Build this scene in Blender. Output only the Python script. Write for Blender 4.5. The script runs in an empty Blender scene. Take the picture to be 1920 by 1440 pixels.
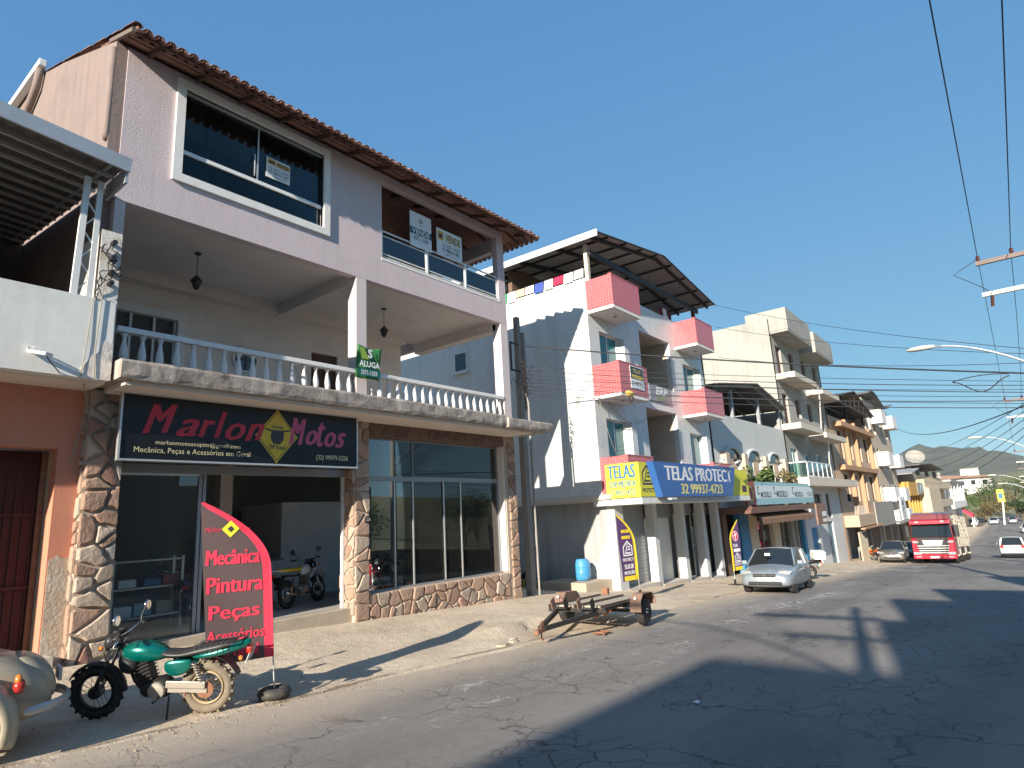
import bpy, bmesh, math, random
from mathutils import Vector, Matrix
R = math.radians
random.seed(7)
sc = bpy.context.scene
COL = sc.collection

# ------------------------------------------------------------------ camera
cam = bpy.data.cameras.new('camera')
cam.sensor_width = 36.0
cam.lens = 36.0 * 1175.0 / 1920.0
cam.clip_start = 0.05
cam.clip_end = 9000.0
camo = bpy.data.objects.new('camera', cam)
COL.objects.link(camo)
camo.matrix_world = Matrix(((0.625178, -0.132237, -0.769198, 0.0),
                            (-0.778674, -0.172716, -0.603188, 0.0),
                            (-0.053089, 0.976055, -0.210947, 1.95),
                            (0, 0, 0, 1)))
sc.camera = camo

# ------------------------------------------------------------------ sky + sun
SUN = Vector((1.0, 0.21, -0.37)).normalized()      # direction the light travels
sun_el = math.asin(-SUN.z)
sun_az = math.atan2(-SUN.x, -SUN.y)                 # clockwise from +Y
world = bpy.data.worlds.new('World')
sc.world = world
world.use_nodes = True
wn = world.node_tree.nodes
wl = world.node_tree.links
wn.clear()
sky = wn.new('ShaderNodeTexSky')
sky.sky_type = 'NISHITA'
sky.sun_disc = False
sky.sun_elevation = sun_el
sky.sun_rotation = sun_az
sky.altitude = 500.0
sky.air_density = 0.5
sky.dust_density = 0.0
sky.ozone_density = 3.0
bg = wn.new('ShaderNodeBackground')
bg.inputs['Strength'].default_value = 0.15
wo = wn.new('ShaderNodeOutputWorld')
# soft shoulder on the sky's radiance (the same for every direction), as a phone camera renders it
sep = wn.new('ShaderNodeSeparateColor')
com = wn.new('ShaderNodeCombineColor')
wl.new(sky.outputs[0], sep.inputs[0])
for i, (g_, k_) in enumerate(((0.56, 0.70), (0.40, 1.20), (0.20, 1.88))):
    pw = wn.new('ShaderNodeMath')
    pw.operation = 'POWER'
    pw.inputs[1].default_value = g_
    ml = wn.new('ShaderNodeMath')
    ml.operation = 'MULTIPLY'
    ml.inputs[1].default_value = k_
    wl.new(sep.outputs[i], pw.inputs[0])
    wl.new(pw.outputs[0], ml.inputs[0])
    wl.new(ml.outputs[0], com.inputs[i])
wl.new(com.outputs[0], bg.inputs['Color'])
wl.new(bg.outputs[0], wo.inputs['Surface'])
sl = bpy.data.lights.new('sun', 'SUN')
sl.energy = 5.0
sl.angle = R(0.55)
sl.color = (1.0, 0.91, 0.78)
so = bpy.data.objects.new('sun', sl)
COL.objects.link(so)
so.rotation_euler = SUN.to_track_quat('-Z', 'Y').to_euler()
so.location = (-20, -10, 40)
vs = sc.view_settings
vs.view_transform = 'Standard'
vs.look = 'None'
vs.gamma = 1.0
vs.use_curve_mapping = False
vs.exposure = 0.95
sc.cycles.max_bounces = 8
sc.cycles.transparent_max_bounces = 12
sc.cycles.use_denoising = True

# ------------------------------------------------------------------ helpers
def sstep(a, b, x):
    t = max(0.0, min(1.0, (x - a) / (b - a)))
    return t * t * (3 - 2 * t)

def prof(x):
    if x < 14:
        return -0.036 * x
    if x < 24:
        t = x - 14
        return -0.504 - 0.036 * t - 0.00095 * t * t
    z24 = -0.504 - 0.36 - 0.095
    if x < 62:
        return z24 - 0.055 * (x - 24)
    z62 = z24 - 0.055 * 38
    if x < 130:
        t = x - 62
        return z62 - 0.055 * t + 0.055 * t * t / 136.0
    return z62 - 0.055 * 34

def gz(x, y):
    z = prof(x)
    if y <= 7.7:
        return z
    r = 0.28 - 0.2 * sstep(14, 21, x)
    a = sstep(9.2, 10.4, x) * (1 - sstep(19, 20.5, x))
    dlow = 1 - sstep(4.2, 7.0, x)
    base = 0.25 * sstep(7.7 + 1.4 * dlow, 8.7 + 1.3 * dlow, y) + 0.75 * sstep(8.6 + 1.1 * dlow, 11.6, y)
    yc = 8.75 + 0.12 * math.sin(x * 1.7) + 0.05 * math.sin(x * 5.1)
    curb = 0.14 * sstep(7.7, 8.5, y) + 0.5 * sstep(yc, yc + 0.06, y) + 0.36 * sstep(8.9, 11.6, y)
    return z + r * (base * (1 - a) + curb * a)

def wloc(o):
    v = Vector((0, 0, 0))
    while o is not None:
        v += o.location
        o = o.parent
    return v

def thing(name, label, cat, loc=(0, 0, 0), group=None):
    o = bpy.data.objects.new(name, None)
    o.empty_display_size = 0.2
    COL.objects.link(o)
    o.location = loc
    tag(o, label, cat, group)
    return o

def tag(o, label, cat, group=None, kind=None):
    if label:
        o['label'] = label
    if cat:
        o['category'] = cat
    if group:
        o['group'] = group
    if kind:
        o['kind'] = kind
    return o

def copy_tree(o, parent=None):
    c = o.copy()
    COL.objects.link(c)
    c.parent = parent
    for ch in list(o.children):
        copy_tree(ch, c)
    return c

class MB:
    def __init__(self):
        self.v = []
        self.f = []

    def add(self, vs_, fs_):
        n = len(self.v)
        self.v += [tuple(p) for p in vs_]
        self.f += [tuple(i + n for i in f) for f in fs_]
        return self

    def box(self, x0, x1, y0, y1, z0, z1):
        return self.add([(x0, y0, z0), (x1, y0, z0), (x1, y1, z0), (x0, y1, z0),
                         (x0, y0, z1), (x1, y0, z1), (x1, y1, z1), (x0, y1, z1)],
                        [(0, 3, 2, 1), (4, 5, 6, 7), (0, 1, 5, 4), (1, 2, 6, 5), (2, 3, 7, 6), (3, 0, 4, 7)])

    def bar(self, p0, p1, w, h=None, up=(0, 0, 1)):
        h = h or w
        p0, p1, up = Vector(p0), Vector(p1), Vector(up)
        d = (p1 - p0).normalized()
        s = d.cross(up)
        if s.length < 1e-4:
            s = d.cross(Vector((0, 1, 0)))
        s.normalize()
        u = s.cross(d)
        vs_ = []
        for p in (p0, p1):
            for a, b in ((-1, -1), (1, -1), (1, 1), (-1, 1)):
                vs_.append(p + s * a * w / 2 + u * b * h / 2)
        return self.add(vs_, [(0, 3, 2, 1), (4, 5, 6, 7), (0, 1, 5, 4), (1, 2, 6, 5), (2, 3, 7, 6), (3, 0, 4, 7)])

    def prism(self, poly, axis, a0, a1):
        # poly in the two remaining axes (order x,y,z without axis)
        n = len(poly)
        def mk(p, a):
            if axis == 'x':
                return (a, p[0], p[1])
            if axis == 'y':
                return (p[0], a, p[1])
            return (p[0], p[1], a)
        vs_ = [mk(p, a0) for p in poly] + [mk(p, a1) for p in poly]
        fs_ = [tuple(range(n - 1, -1, -1)), tuple(range(n, 2 * n))]
        for i in range(n):
            j = (i + 1) % n
            fs_.append((i, j, n + j, n + i))
        return self.add(vs_, fs_)

    def tube(self, pts, r, n=6, closed=False):
        pts = [Vector(p) for p in pts]
        k = len(pts)
        rings = []
        prev = None
        for i, p in enumerate(pts):
            if closed:
                d = pts[(i + 1) % k] - pts[i - 1]
            else:
                d = pts[min(i + 1, k - 1)] - pts[max(i - 1, 0)]
            d.normalize()
            if prev is None:
                s = d.cross(Vector((0, 0, 1)))
                if s.length < 1e-3:
                    s = d.cross(Vector((0, 1, 0)))
            else:
                s = prev - d * prev.dot(d)
            s.normalize()
            prev = s
            u = s.cross(d)
            rr = r[i] if isinstance(r, (list, tuple)) else r
            rings.append([p + (s * math.cos(2 * math.pi * j / n) + u * math.sin(2 * math.pi * j / n)) * rr for j in range(n)])
        vs_ = [q for ring in rings for q in ring]
        fs_ = []
        m = k if closed else k - 1
        for i in range(m):
            a, b = i * n, ((i + 1) % k) * n
            for j in range(n):
                jj = (j + 1) % n
                fs_.append((a + j, b + j, b + jj, a + jj))
        if not closed:
            fs_.append(tuple(range(n)))
            fs_.append(tuple(range((k - 1) * n + n - 1, (k - 1) * n - 1, -1)))
        return self.add(vs_, fs_)

    def cyl(self, p0, p1, r, n=12):
        return self.tube([p0, p1], r, n)

    def lathe(self, prof_, c=(0, 0, 0), n=14, axis='z'):
        vs_ = []
        for r, z in prof_:
            for j in range(n):
                a = 2 * math.pi * j / n
                x, y = r * math.cos(a), r * math.sin(a)
                if axis == 'z':
                    q = (c[0] + x, c[1] + y, c[2] + z)
                elif axis == 'y':
                    q = (c[0] + x, c[1] + z, c[2] + y)
                else:
                    q = (c[0] + z, c[1] + x, c[2] + y)
                vs_.append(q)
        fs_ = []
        k = len(prof_)
        for i in range(k - 1):
            for j in range(n):
                jj = (j + 1) % n
                fs_.append((i * n + j, i * n + jj, (i + 1) * n + jj, (i + 1) * n + j))
        fs_.append(tuple(range(n - 1, -1, -1)))
        fs_.append(tuple(range((k - 1) * n, k * n)))
        return self.add(vs_, fs_)

    def torus(self, c, axis, R_, r, n=28, m=8):
        c = Vector(c)
        ax = {'x': Vector((1, 0, 0)), 'y': Vector((0, 1, 0)), 'z': Vector((0, 0, 1))}[axis]
        u = Vector((0, 0, 1)) if axis != 'z' else Vector((1, 0, 0))
        w = ax.cross(u)
        vs_ = []
        for i in range(n):
            a = 2 * math.pi * i / n
            d = u * math.cos(a) + w * math.sin(a)
            for j in range(m):
                b = 2 * math.pi * j / m
                rx = r if not isinstance(r, tuple) else r[0]
                ry = r if not isinstance(r, tuple) else r[1]
                vs_.append(c + d * (R_ + rx * math.cos(b)) + ax * (ry * math.sin(b)))
        fs_ = []
        for i in range(n):
            for j in range(m):
                fs_.append((i * m + j, ((i + 1) % n) * m + j, ((i + 1) % n) * m + (j + 1) % m, i * m + (j + 1) % m))
        return self.add(vs_, fs_)

    def loft(self, rings, cap=True, closed=True):
        n = len(rings[0])
        vs_ = [q for r_ in rings for q in r_]
        fs_ = []
        for i in range(len(rings) - 1):
            for j in range(n if closed else n - 1):
                jj = (j + 1) % n
                fs_.append((i * n + j, i * n + jj, (i + 1) * n + jj, (i + 1) * n + j))
        if cap:
            fs_.append(tuple(range(n - 1, -1, -1)))
            k = (len(rings) - 1) * n
            fs_.append(tuple(range(k, k + n)))
        return self.add(vs_, fs_)

    def grid(self, xs, ys, fz):
        nx, ny = len(xs), len(ys)
        vs_ = [(x, y, fz(x, y)) for x in xs for y in ys]
        fs_ = []
        for i in range(nx - 1):
            for j in range(ny - 1):
                fs_.append((i * ny + j, (i + 1) * ny + j, (i + 1) * ny + j + 1, i * ny + j + 1))
        return self.add(vs_, fs_)

    def wall(self, axis, a0, a1, z0, z1, t0, t1, holes=()):
        """wall running along axis ('x' or 'y') from a0..a1, z0..z1, thickness t0..t1, with rectangular holes"""
        as_ = sorted(set([a0, a1] + [min(max(h[i], a0), a1) for h in holes for i in (0, 1)]))
        zs_ = sorted(set([z0, z1] + [min(max(h[i], z0), z1) for h in holes for i in (2, 3)]))
        def solid(i, k):
            if i < 0 or k < 0 or i >= len(as_) - 1 or k >= len(zs_) - 1:
                return False
            am, zm = (as_[i] + as_[i + 1]) / 2, (zs_[k] + zs_[k + 1]) / 2
            for h in holes:
                if h[0] < am < h[1] and h[2] < zm < h[3]:
                    return False
            return True
        def P(a, t, z):
            return (a, t, z) if axis == 'x' else (t, a, z)
        fl = axis == 'y'
        def q(*ps):
            ps = list(ps)
            if fl:
                ps.reverse()
            self.add(ps, [(0, 1, 2, 3)])
        for i in range(len(as_) - 1):
            for k in range(len(zs_) - 1):
                if not solid(i, k):
                    continue
                A, B, C, D = as_[i], as_[i + 1], zs_[k], zs_[k + 1]
                q(P(A, t0, C), P(B, t0, C), P(B, t0, D), P(A, t0, D))
                q(P(B, t1, C), P(A, t1, C), P(A, t1, D), P(B, t1, D))
                if not solid(i - 1, k):
                    q(P(A, t1, C), P(A, t0, C), P(A, t0, D), P(A, t1, D))
                if not solid(i + 1, k):
                    q(P(B, t0, C), P(B, t1, C), P(B, t1, D), P(B, t0, D))
                if not solid(i, k - 1):
                    q(P(A, t1, C), P(B, t1, C), P(B, t0, C), P(A, t0, C))
                if not solid(i, k + 1):
                    q(P(A, t0, D), P(B, t0, D), P(B, t1, D), P(A, t1, D))
        return self

    def frame(self, axis, a0, a1, z0, z1, t0, t1, w):
        return self.wall(axis, a0, a1, z0, z1, t0, t1, [(a0 + w, a1 - w, z0 + w, z1 - w)])

    def build(self, name, mat, parent=None, smooth=False, bevel=0, subsurf=0, solid=0):
        me = bpy.data.meshes.new(name)
        off = wloc(parent) if parent is not None else Vector((0, 0, 0))
        me.from_pydata([tuple(Vector(p) - off) for p in self.v], [], self.f)
        me.materials.append(M[mat] if isinstance(mat, str) else mat)
        me.update()
        if smooth:
            me.polygons.foreach_set('use_smooth', [True] * len(me.polygons))
        o = bpy.data.objects.new(name, me)
        COL.objects.link(o)
        if parent is not None:
            o.parent = parent
        if solid:
            m = o.modifiers.new('solid', 'SOLIDIFY')
            m.thickness = solid
            m.offset = 0
        if bevel:
            m = o.modifiers.new('bevel', 'BEVEL')
            m.width = bevel
            m.segments = 2
            m.limit_method = 'ANGLE'
        if subsurf:
            m = o.modifiers.new('sub', 'SUBSURF')
            m.levels = subsurf
            m.render_levels = subsurf
        return o

def B(*a):
    return MB().box(*a)

def struct(o):
    o['kind'] = 'structure'
    return o

# ------------------------------------------------------------------ materials
M = {}
def nt(name):
    m = bpy.data.materials.new(name)
    m.use_nodes = True
    t = m.node_tree
    for n in list(t.nodes):
        t.nodes.remove(n)
    out = t.nodes.new('ShaderNodeOutputMaterial')
    p = t.nodes.new('ShaderNodeBsdfPrincipled')
    t.links.new(p.outputs[0], out.inputs['Surface'])
    M[name] = m
    return m, t, p, out

def c4(c):
    return (c[0], c[1], c[2], 1.0)

def noise(t, vec, scale, detail=5, rough=0.55, stretch=None, dist=0.0):
    if stretch:
        mp = t.nodes.new('ShaderNodeMapping')
        mp.inputs['Scale'].default_value = stretch
        t.links.new(vec, mp.inputs['Vector'])
        vec = mp.outputs[0]
    n = t.nodes.new('ShaderNodeTexNoise')
    n.inputs['Scale'].default_value = scale
    n.inputs['Detail'].default_value = detail
    n.inputs['Roughness'].default_value = rough
    n.inputs['Distortion'].default_value = dist
    t.links.new(vec, n.inputs['Vector'])
    return n.outputs['Fac']

def ramp(t, fac, p0, p1, c0=(0, 0, 0), c1=(1, 1, 1)):
    r = t.nodes.new('ShaderNodeValToRGB')
    r.color_ramp.elements[0].position = p0
    r.color_ramp.elements[0].color = c4(c0)
    r.color_ramp.elements[1].position = p1
    r.color_ramp.elements[1].color = c4(c1)
    t.links.new(fac, r.inputs[0])
    return r.outputs[0]

def mixc(t, fac, a, b, mode='MIX'):
    m = t.nodes.new('ShaderNodeMix')
    m.data_type = 'RGBA'
    m.blend_type = mode
    for s, val in ((m.inputs[0], fac), (m.inputs[6], a), (m.inputs[7], b)):
        if isinstance(val, (int, float)):
            s.default_value = val
        elif isinstance(val, (tuple, list)):
            s.default_value = c4(val)
        else:
            t.links.new(val, s)
    return m.outputs[2]

def math_(t, op, a, b=0.0):
    m = t.nodes.new('ShaderNodeMath')
    m.operation = op
    for s, val in ((m.inputs[0], a), (m.inputs[1], b)):
        if isinstance(val, (int, float)):
            s.default_value = val
        else:
            t.links.new(val, s)
    return m.outputs[0]

def coord(t, kind='Object'):
    tc = t.nodes.new('ShaderNodeTexCoord')
    return tc.outputs[kind]

def bumpn(t, p, h, strength=0.3, dist=0.02):
    b = t.nodes.new('ShaderNodeBump')
    b.inputs['Strength'].default_value = strength
    b.inputs['Distance'].default_value = dist
    t.links.new(h, b.inputs['Height'])
    t.links.new(b.outputs[0], p.inputs['Normal'])
    return b

def pm(name, col, rough=0.8, var=0.12, scale=3.0, bump=0.15, bscale=30.0, bdist=0.01, metal=0.0,
       dirt=None, dirt_amt=0.5, dirt_scale=1.2, streak=None, streak_amt=0.5, spec=0.4, coat=0.0, piece=0.0):
    m, t, p, out = nt(name)
    v = coord(t)
    n1 = noise(t, v, scale)
    lo = tuple(max(0, c * (1 - var)) for c in col)
    hi = tuple(min(1, c * (1 + var)) for c in col)
    c = mixc(t, n1, lo, hi)
    if dirt:
        d = ramp(t, noise(t, v, dirt_scale, 7, 0.65), 0.5, 0.72)
        c = mixc(t, math_(t, 'MULTIPLY', d, dirt_amt), c, dirt)
    if streak:
        s = ramp(t, noise(t, v, 1.0, 5, 0.6, stretch=(5, 5, 0.35)), 0.48, 0.72)
        c = mixc(t, math_(t, 'MULTIPLY', s, streak_amt), c, streak)
    if piece:
        oi = t.nodes.new('ShaderNodeObjectInfo')
        hsv = t.nodes.new('ShaderNodeHueSaturation')
        val = math_(t, 'ADD', math_(t, 'MULTIPLY', oi.outputs['Random'], 2 * piece), 1 - piece)
        t.links.new(val, hsv.inputs['Value'])
        t.links.new(c, hsv.inputs['Color'])
        c = hsv.outputs[0]
    t.links.new(c, p.inputs['Base Color'])
    p.inputs['Roughness'].default_value = rough
    p.inputs['Metallic'].default_value = metal
    p.inputs['Specular IOR Level'].default_value = spec
    p.inputs['Coat Weight'].default_value = coat
    p.inputs['Coat Roughness'].default_value = 0.06
    if bump:
        bumpn(t, p, noise(t, v, bscale, 6, 0.6), bump, bdist)
    return m

def glass(name, tint, base=0.06, ior=1.5, rough=0.0, mult=1.5, dust=0.0):
    """window glass: tinted see-through sheet with Fresnel reflection"""
    m, t, p, out = nt(name)
    t.nodes.remove(p)
    tr = t.nodes.new('ShaderNodeBsdfTransparent')
    tr.inputs[0].default_value = c4(tint)
    gl = t.nodes.new('ShaderNodeBsdfGlossy')
    gl.inputs['Roughness'].default_value = rough
    fr = t.nodes.new('ShaderNodeFresnel')
    fr.inputs['IOR'].default_value = ior
    f2 = math_(t, 'ADD', math_(t, 'MULTIPLY', fr.outputs[0], mult), base)
    f2 = math_(t, 'MINIMUM', f2, 1.0)
    mx = t.nodes.new('ShaderNodeMixShader')
    t.links.new(f2, mx.inputs[0])
    t.links.new(tr.outputs[0], mx.inputs[1])
    t.links.new(gl.outputs[0], mx.inputs[2])
    last = mx.outputs[0]
    if dust:
        df_ = t.nodes.new('ShaderNodeBsdfDiffuse')
        df_.inputs[0].default_value = (0.55, 0.54, 0.52, 1)
        m2 = t.nodes.new('ShaderNodeMixShader')
        v = coord(t)
        t.links.new(math_(t, 'MULTIPLY', math_(t, 'ADD', noise(t, v, 2.5, 5, 0.6), 0.5), dust), m2.inputs[0])
        t.links.new(last, m2.inputs[1])
        t.links.new(df_.outputs[0], m2.inputs[2])
        last = m2.outputs[0]
    t.links.new(last, out.inputs['Surface'])
    return m

def tilemat(name, col, grout, w, h, axis='xz', mortar=0.03, rough=0.35, var=0.08, offset=0.0, bump=0.4, streak=0.12):
    m, t, p, out = nt(name)
    v = coord(t)
    sp = t.nodes.new('ShaderNodeSeparateXYZ')
    t.links.new(v, sp.inputs[0])
    cb = t.nodes.new('ShaderNodeCombineXYZ')
    s = math_(t, 'ADD', sp.outputs[0], sp.outputs[1])
    t.links.new(s, cb.inputs[0])
    t.links.new(sp.outputs[2], cb.inputs[1])
    br = t.nodes.new('ShaderNodeTexBrick')
    br.offset = offset
    br.inputs['Scale'].default_value = 1.0
    br.inputs['Brick Width'].default_value = w
    br.inputs['Row Height'].default_value = h
    br.inputs['Mortar Size'].default_value = mortar
    br.inputs['Color1'].default_value = c4(tuple(c * (1 - var) for c in col))
    br.inputs['Color2'].default_value = c4(tuple(min(1, c * (1 + var)) for c in col))
    br.inputs['Mortar'].default_value = c4(grout)
    t.links.new(cb.outputs[0], br.inputs['Vector'])
    c = mixc(t, math_(t, 'MULTIPLY', ramp(t, noise(t, v, 1.4, 6), 0.45, 0.8), 0.2), br.outputs['Color'], tuple(x * 0.6 for x in col))
    s_ = ramp(t, noise(t, v, 1.0, 6, 0.65, stretch=(2.2, 2.2, 0.22)), 0.5, 0.75)
    c = mixc(t, math_(t, 'MULTIPLY', s_, streak), c, tuple(x * 0.45 for x in col))
    t.links.new(c, p.inputs['Base Color'])
    p.inputs['Roughness'].default_value = rough
    bumpn(t, p, math_(t, 'SUBTRACT', 1.0, br.outputs['Fac']), bump, 0.004)
    return m

# walls and buildings
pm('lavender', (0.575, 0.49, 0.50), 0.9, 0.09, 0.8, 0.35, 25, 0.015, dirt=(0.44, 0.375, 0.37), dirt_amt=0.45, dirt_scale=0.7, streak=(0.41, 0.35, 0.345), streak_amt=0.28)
pm('lavender_sun_dimmed', (0.255, 0.195, 0.172), 0.9, 0.12, 1.6, 0.4, 12, 0.02, dirt=(0.185, 0.148, 0.128), dirt_amt=0.8, dirt_scale=0.9, streak=(0.11, 0.085, 0.075), streak_amt=0.35)  # same lavender, darkened to offset the strong sun on the side wall
pm('pillar_paint', (0.60, 0.53, 0.51), 0.85, 0.06, 2, 0.15, 40, dirt=(0.48, 0.41, 0.40), dirt_amt=0.3)
pm('cream_paint', (0.72, 0.64, 0.57), 0.9, 0.05, 1.5, 0.1, 40, dirt=(0.42, 0.37, 0.33), dirt_amt=0.3)
pm('white_paint', (0.74, 0.72, 0.69), 0.75, 0.05, 3, 0.1, 40, dirt=(0.5, 0.46, 0.42), dirt_amt=0.35, dirt_scale=4)
pm('white_pvc', (0.78, 0.78, 0.76), 0.4, 0.04, 3, 0.05)
pm('old_concrete', (0.30, 0.26, 0.225), 0.95, 0.35, 7, 0.5, 16, 0.02, dirt=(0.06, 0.05, 0.045), dirt_amt=0.95, dirt_scale=3.4, streak=(0.60, 0.56, 0.50), streak_amt=0.55)
pm('raw_concrete', (0.37, 0.36, 0.325), 0.92, 0.22, 0.9, 0.3, 14, 0.02, dirt=(0.22, 0.21, 0.185), dirt_amt=0.8, dirt_scale=0.45, streak=(0.22, 0.21, 0.185), streak_amt=0.4)
pm('concrete_edge', (0.60, 0.54, 0.45), 0.9, 0.1, 1.5, 0.2, 16, dirt=(0.40, 0.36, 0.30), dirt_amt=0.4)
pm('orange_wall', (0.56, 0.23, 0.145), 0.9, 0.14, 1.4, 0.3, 26, dirt=(0.42, 0.25, 0.175), dirt_amt=0.4, streak=(0.50, 0.30, 0.22), streak_amt=0.2)
pm('bare_plaster', (0.46, 0.37, 0.28), 0.95, 0.18, 5, 0.6, 18, 0.03, dirt=(0.62, 0.56, 0.47), dirt_amt=0.7, dirt_scale=3)
pm('offwhite_wall', (0.74, 0.74, 0.70), 0.88, 0.05, 1.5, 0.15, 30, dirt=(0.42, 0.40, 0.36), dirt_amt=0.4, dirt_scale=1.2, streak=(0.40, 0.38, 0.34), streak_amt=0.25)
pm('peeling', (0.70, 0.66, 0.60), 0.9, 0.12, 5, 0.4, 18, 0.02, dirt=(0.36, 0.29, 0.22), dirt_amt=0.9, dirt_scale=3.2)
pm('gray_wall', (0.58, 0.595, 0.57), 0.88, 0.06, 1.2, 0.12, 30, dirt=(0.46, 0.47, 0.45), dirt_amt=0.35, streak=(0.42, 0.42, 0.40), streak_amt=0.25)
pm('alley_wall_shaded', (0.36, 0.36, 0.355), 0.9, 0.12, 1.2, 0.2, 20, dirt=(0.24, 0.23, 0.22), dirt_amt=0.6, dirt_scale=0.8, streak=(0.22, 0.21, 0.2), streak_amt=0.4)  # wall grey darkened to stand in for the alley's shade
pm('pale_gray_wall', (0.58, 0.59, 0.58), 0.88, 0.06, 1.2, 0.12, 30, dirt=(0.42, 0.41, 0.39), dirt_amt=0.4)
pm('orange_plaster', (0.43, 0.26, 0.15), 0.9, 0.08, 1.0, 0.12, 20, dirt=(0.48, 0.27, 0.13), dirt_amt=0.3)
pm('peach_plaster', (0.48, 0.36, 0.26), 0.9, 0.08, 1.0, 0.12, 20, dirt=(0.50, 0.38, 0.28), dirt_amt=0.3)
pm('cream_plaster', (0.50, 0.41, 0.32), 0.9, 0.07, 0.9, 0.12, 20, dirt=(0.52, 0.43, 0.35), dirt_amt=0.35)
pm('beige_plaster', (0.58, 0.47, 0.33), 0.9, 0.08, 0.9, 0.12, 20, dirt=(0.45, 0.36, 0.27), dirt_amt=0.35)
pm('yellow_plaster', (0.55, 0.31, 0.08), 0.85, 0.08, 1, 0.1, 20)
pm('brown_wall', (0.17, 0.105, 0.075), 0.8, 0.15, 2, 0.2, 20)
pm('cement_gray', (0.30, 0.28, 0.25), 0.9, 0.12, 2, 0.2, 20)
pm('mortar', (0.46, 0.38, 0.30), 0.95, 0.2, 8, 0.5, 40, 0.02)
pm('stone_a', (0.36, 0.235, 0.17), 0.85, 0.28, 6, 0.7, 14, 0.03, dirt=(0.22, 0.14, 0.11), dirt_amt=0.5, dirt_scale=5, piece=0.22)
pm('stone_b', (0.40, 0.32, 0.25), 0.85, 0.25, 6, 0.7, 14, 0.03, dirt=(0.27, 0.2, 0.15), dirt_amt=0.5, dirt_scale=5, piece=0.2)
pm('stone_c', (0.33, 0.31, 0.28), 0.85, 0.2, 5, 0.7, 14, 0.03, dirt=(0.46, 0.43, 0.38), dirt_amt=0.5, dirt_scale=4, piece=0.2)
pm('stone_d', (0.30, 0.17, 0.13), 0.85, 0.25, 6, 0.7, 14, 0.03, dirt=(0.4, 0.27, 0.2), dirt_amt=0.5, dirt_scale=5, piece=0.2)
pm('stone_tan', (0.40, 0.275, 0.20), 0.85, 0.2, 6, 0.7, 14, 0.03, dirt=(0.29, 0.19, 0.135), dirt_amt=0.5, dirt_scale=5, piece=0.16)
pm('brown_tile', (0.16, 0.095, 0.072), 0.6, 0.25, 5, 0.4, 16, 0.02, piece=0.2)
pm('roof_tile', (0.25, 0.13, 0.095), 0.85, 0.3, 6, 0.5, 30, 0.01, dirt=(0.10, 0.07, 0.06), dirt_amt=0.7, dirt_scale=5, piece=0.32)
pm('dark_wood', (0.10, 0.055, 0.038), 0.8, 0.25, 5, 0.3, 20)
pm('baluster', (0.70, 0.67, 0.64), 0.7, 0.06, 6, 0.15, 40, dirt=(0.42, 0.37, 0.33), dirt_amt=0.45, dirt_scale=6)
pm('interior_dark', (0.10, 0.095, 0.09), 0.9, 0.1, 2, 0)
pm('interior_wall', (0.34, 0.32, 0.29), 0.9, 0.1, 2, 0)
pm('shop_floor', (0.48, 0.45, 0.41), 0.5, 0.12, 3, 0.05)
pm('steel_gray', (0.30, 0.31, 0.32), 0.5, 0.1, 4, 0.05, metal=0.3)
pm('aluminium', (0.62, 0.62, 0.60), 0.35, 0.08, 4, 0.05, metal=0.6)
pm('galvanised', (0.42, 0.44, 0.46), 0.5, 0.12, 3, 0.1, metal=0.5, dirt=(0.28, 0.27, 0.26), dirt_amt=0.4)
pm('sheet_under', (0.15, 0.145, 0.14), 0.7, 0.15, 2, 0.1, metal=0.2)
pm('sheet_pale', (0.36, 0.35, 0.335), 0.6, 0.1, 2, 0.1, dirt=(0.25, 0.24, 0.22), dirt_amt=0.4)
pm('white_metal', (0.70, 0.71, 0.70), 0.45, 0.08, 5, 0.05, dirt=(0.42, 0.32, 0.24), dirt_amt=0.35, dirt_scale=6)
pm('black_metal', (0.025, 0.023, 0.022), 0.5, 0.2, 5, 0.1)
pm('black_plastic', (0.022, 0.022, 0.023), 0.45, 0.2, 8, 0.1)
pm('dusty_black', (0.05, 0.046, 0.042), 0.7, 0.3, 8, 0.15, dirt=(0.20, 0.16, 0.12), dirt_amt=0.4, dirt_scale=6)
pm('rubber', (0.03, 0.028, 0.026), 0.9, 0.3, 12, 0.3, 60, dirt=(0.12, 0.10, 0.08), dirt_amt=0.5, dirt_scale=8)
pm('dusty_rubber', (0.20, 0.165, 0.12), 0.95, 0.35, 14, 0.4, 60, dirt=(0.08, 0.068, 0.055), dirt_amt=0.7, dirt_scale=8)
pm('rust', (0.25, 0.12, 0.07), 0.9, 0.35, 8, 0.4, 30, dirt=(0.36, 0.20, 0.12), dirt_amt=0.6, dirt_scale=4)
pm('rusty_brown', (0.22, 0.135, 0.10), 0.75, 0.25, 6, 0.2, 30, dirt=(0.33, 0.2, 0.13), dirt_amt=0.6, dirt_scale=3)
pm('chrome', (0.62, 0.62, 0.62), 0.18, 0.05, 4, 0.0, metal=1.0)
pm('dull_alloy', (0.44, 0.40, 0.34), 0.55, 0.2, 8, 0.2, metal=0.6, dirt=(0.3, 0.22, 0.14), dirt_amt=0.6, dirt_scale=8)
pm('tan_rim', (0.46, 0.36, 0.22), 0.7, 0.2, 10, 0.2, metal=0.3)
pm('seat_vinyl', (0.035, 0.034, 0.034), 0.42, 0.2, 10, 0.25, 40)
pm('teal_paint', (0.0, 0.13, 0.105), 0.25, 0.1, 3, 0.0, metal=0.35, coat=0.8)
pm('silver_paint', (0.27, 0.315, 0.35), 0.36, 0.03, 2, 0.0, metal=0.3, coat=0.6)
pm('beetle_paint', (0.36, 0.315, 0.225), 0.42, 0.08, 2, 0.05, 20, coat=0.25, dirt=(0.27, 0.225, 0.16), dirt_amt=0.6, dirt_scale=2.5)
pm('red_paint', (0.42, 0.018, 0.04), 0.3, 0.06, 2, 0.0, coat=0.7)
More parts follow.
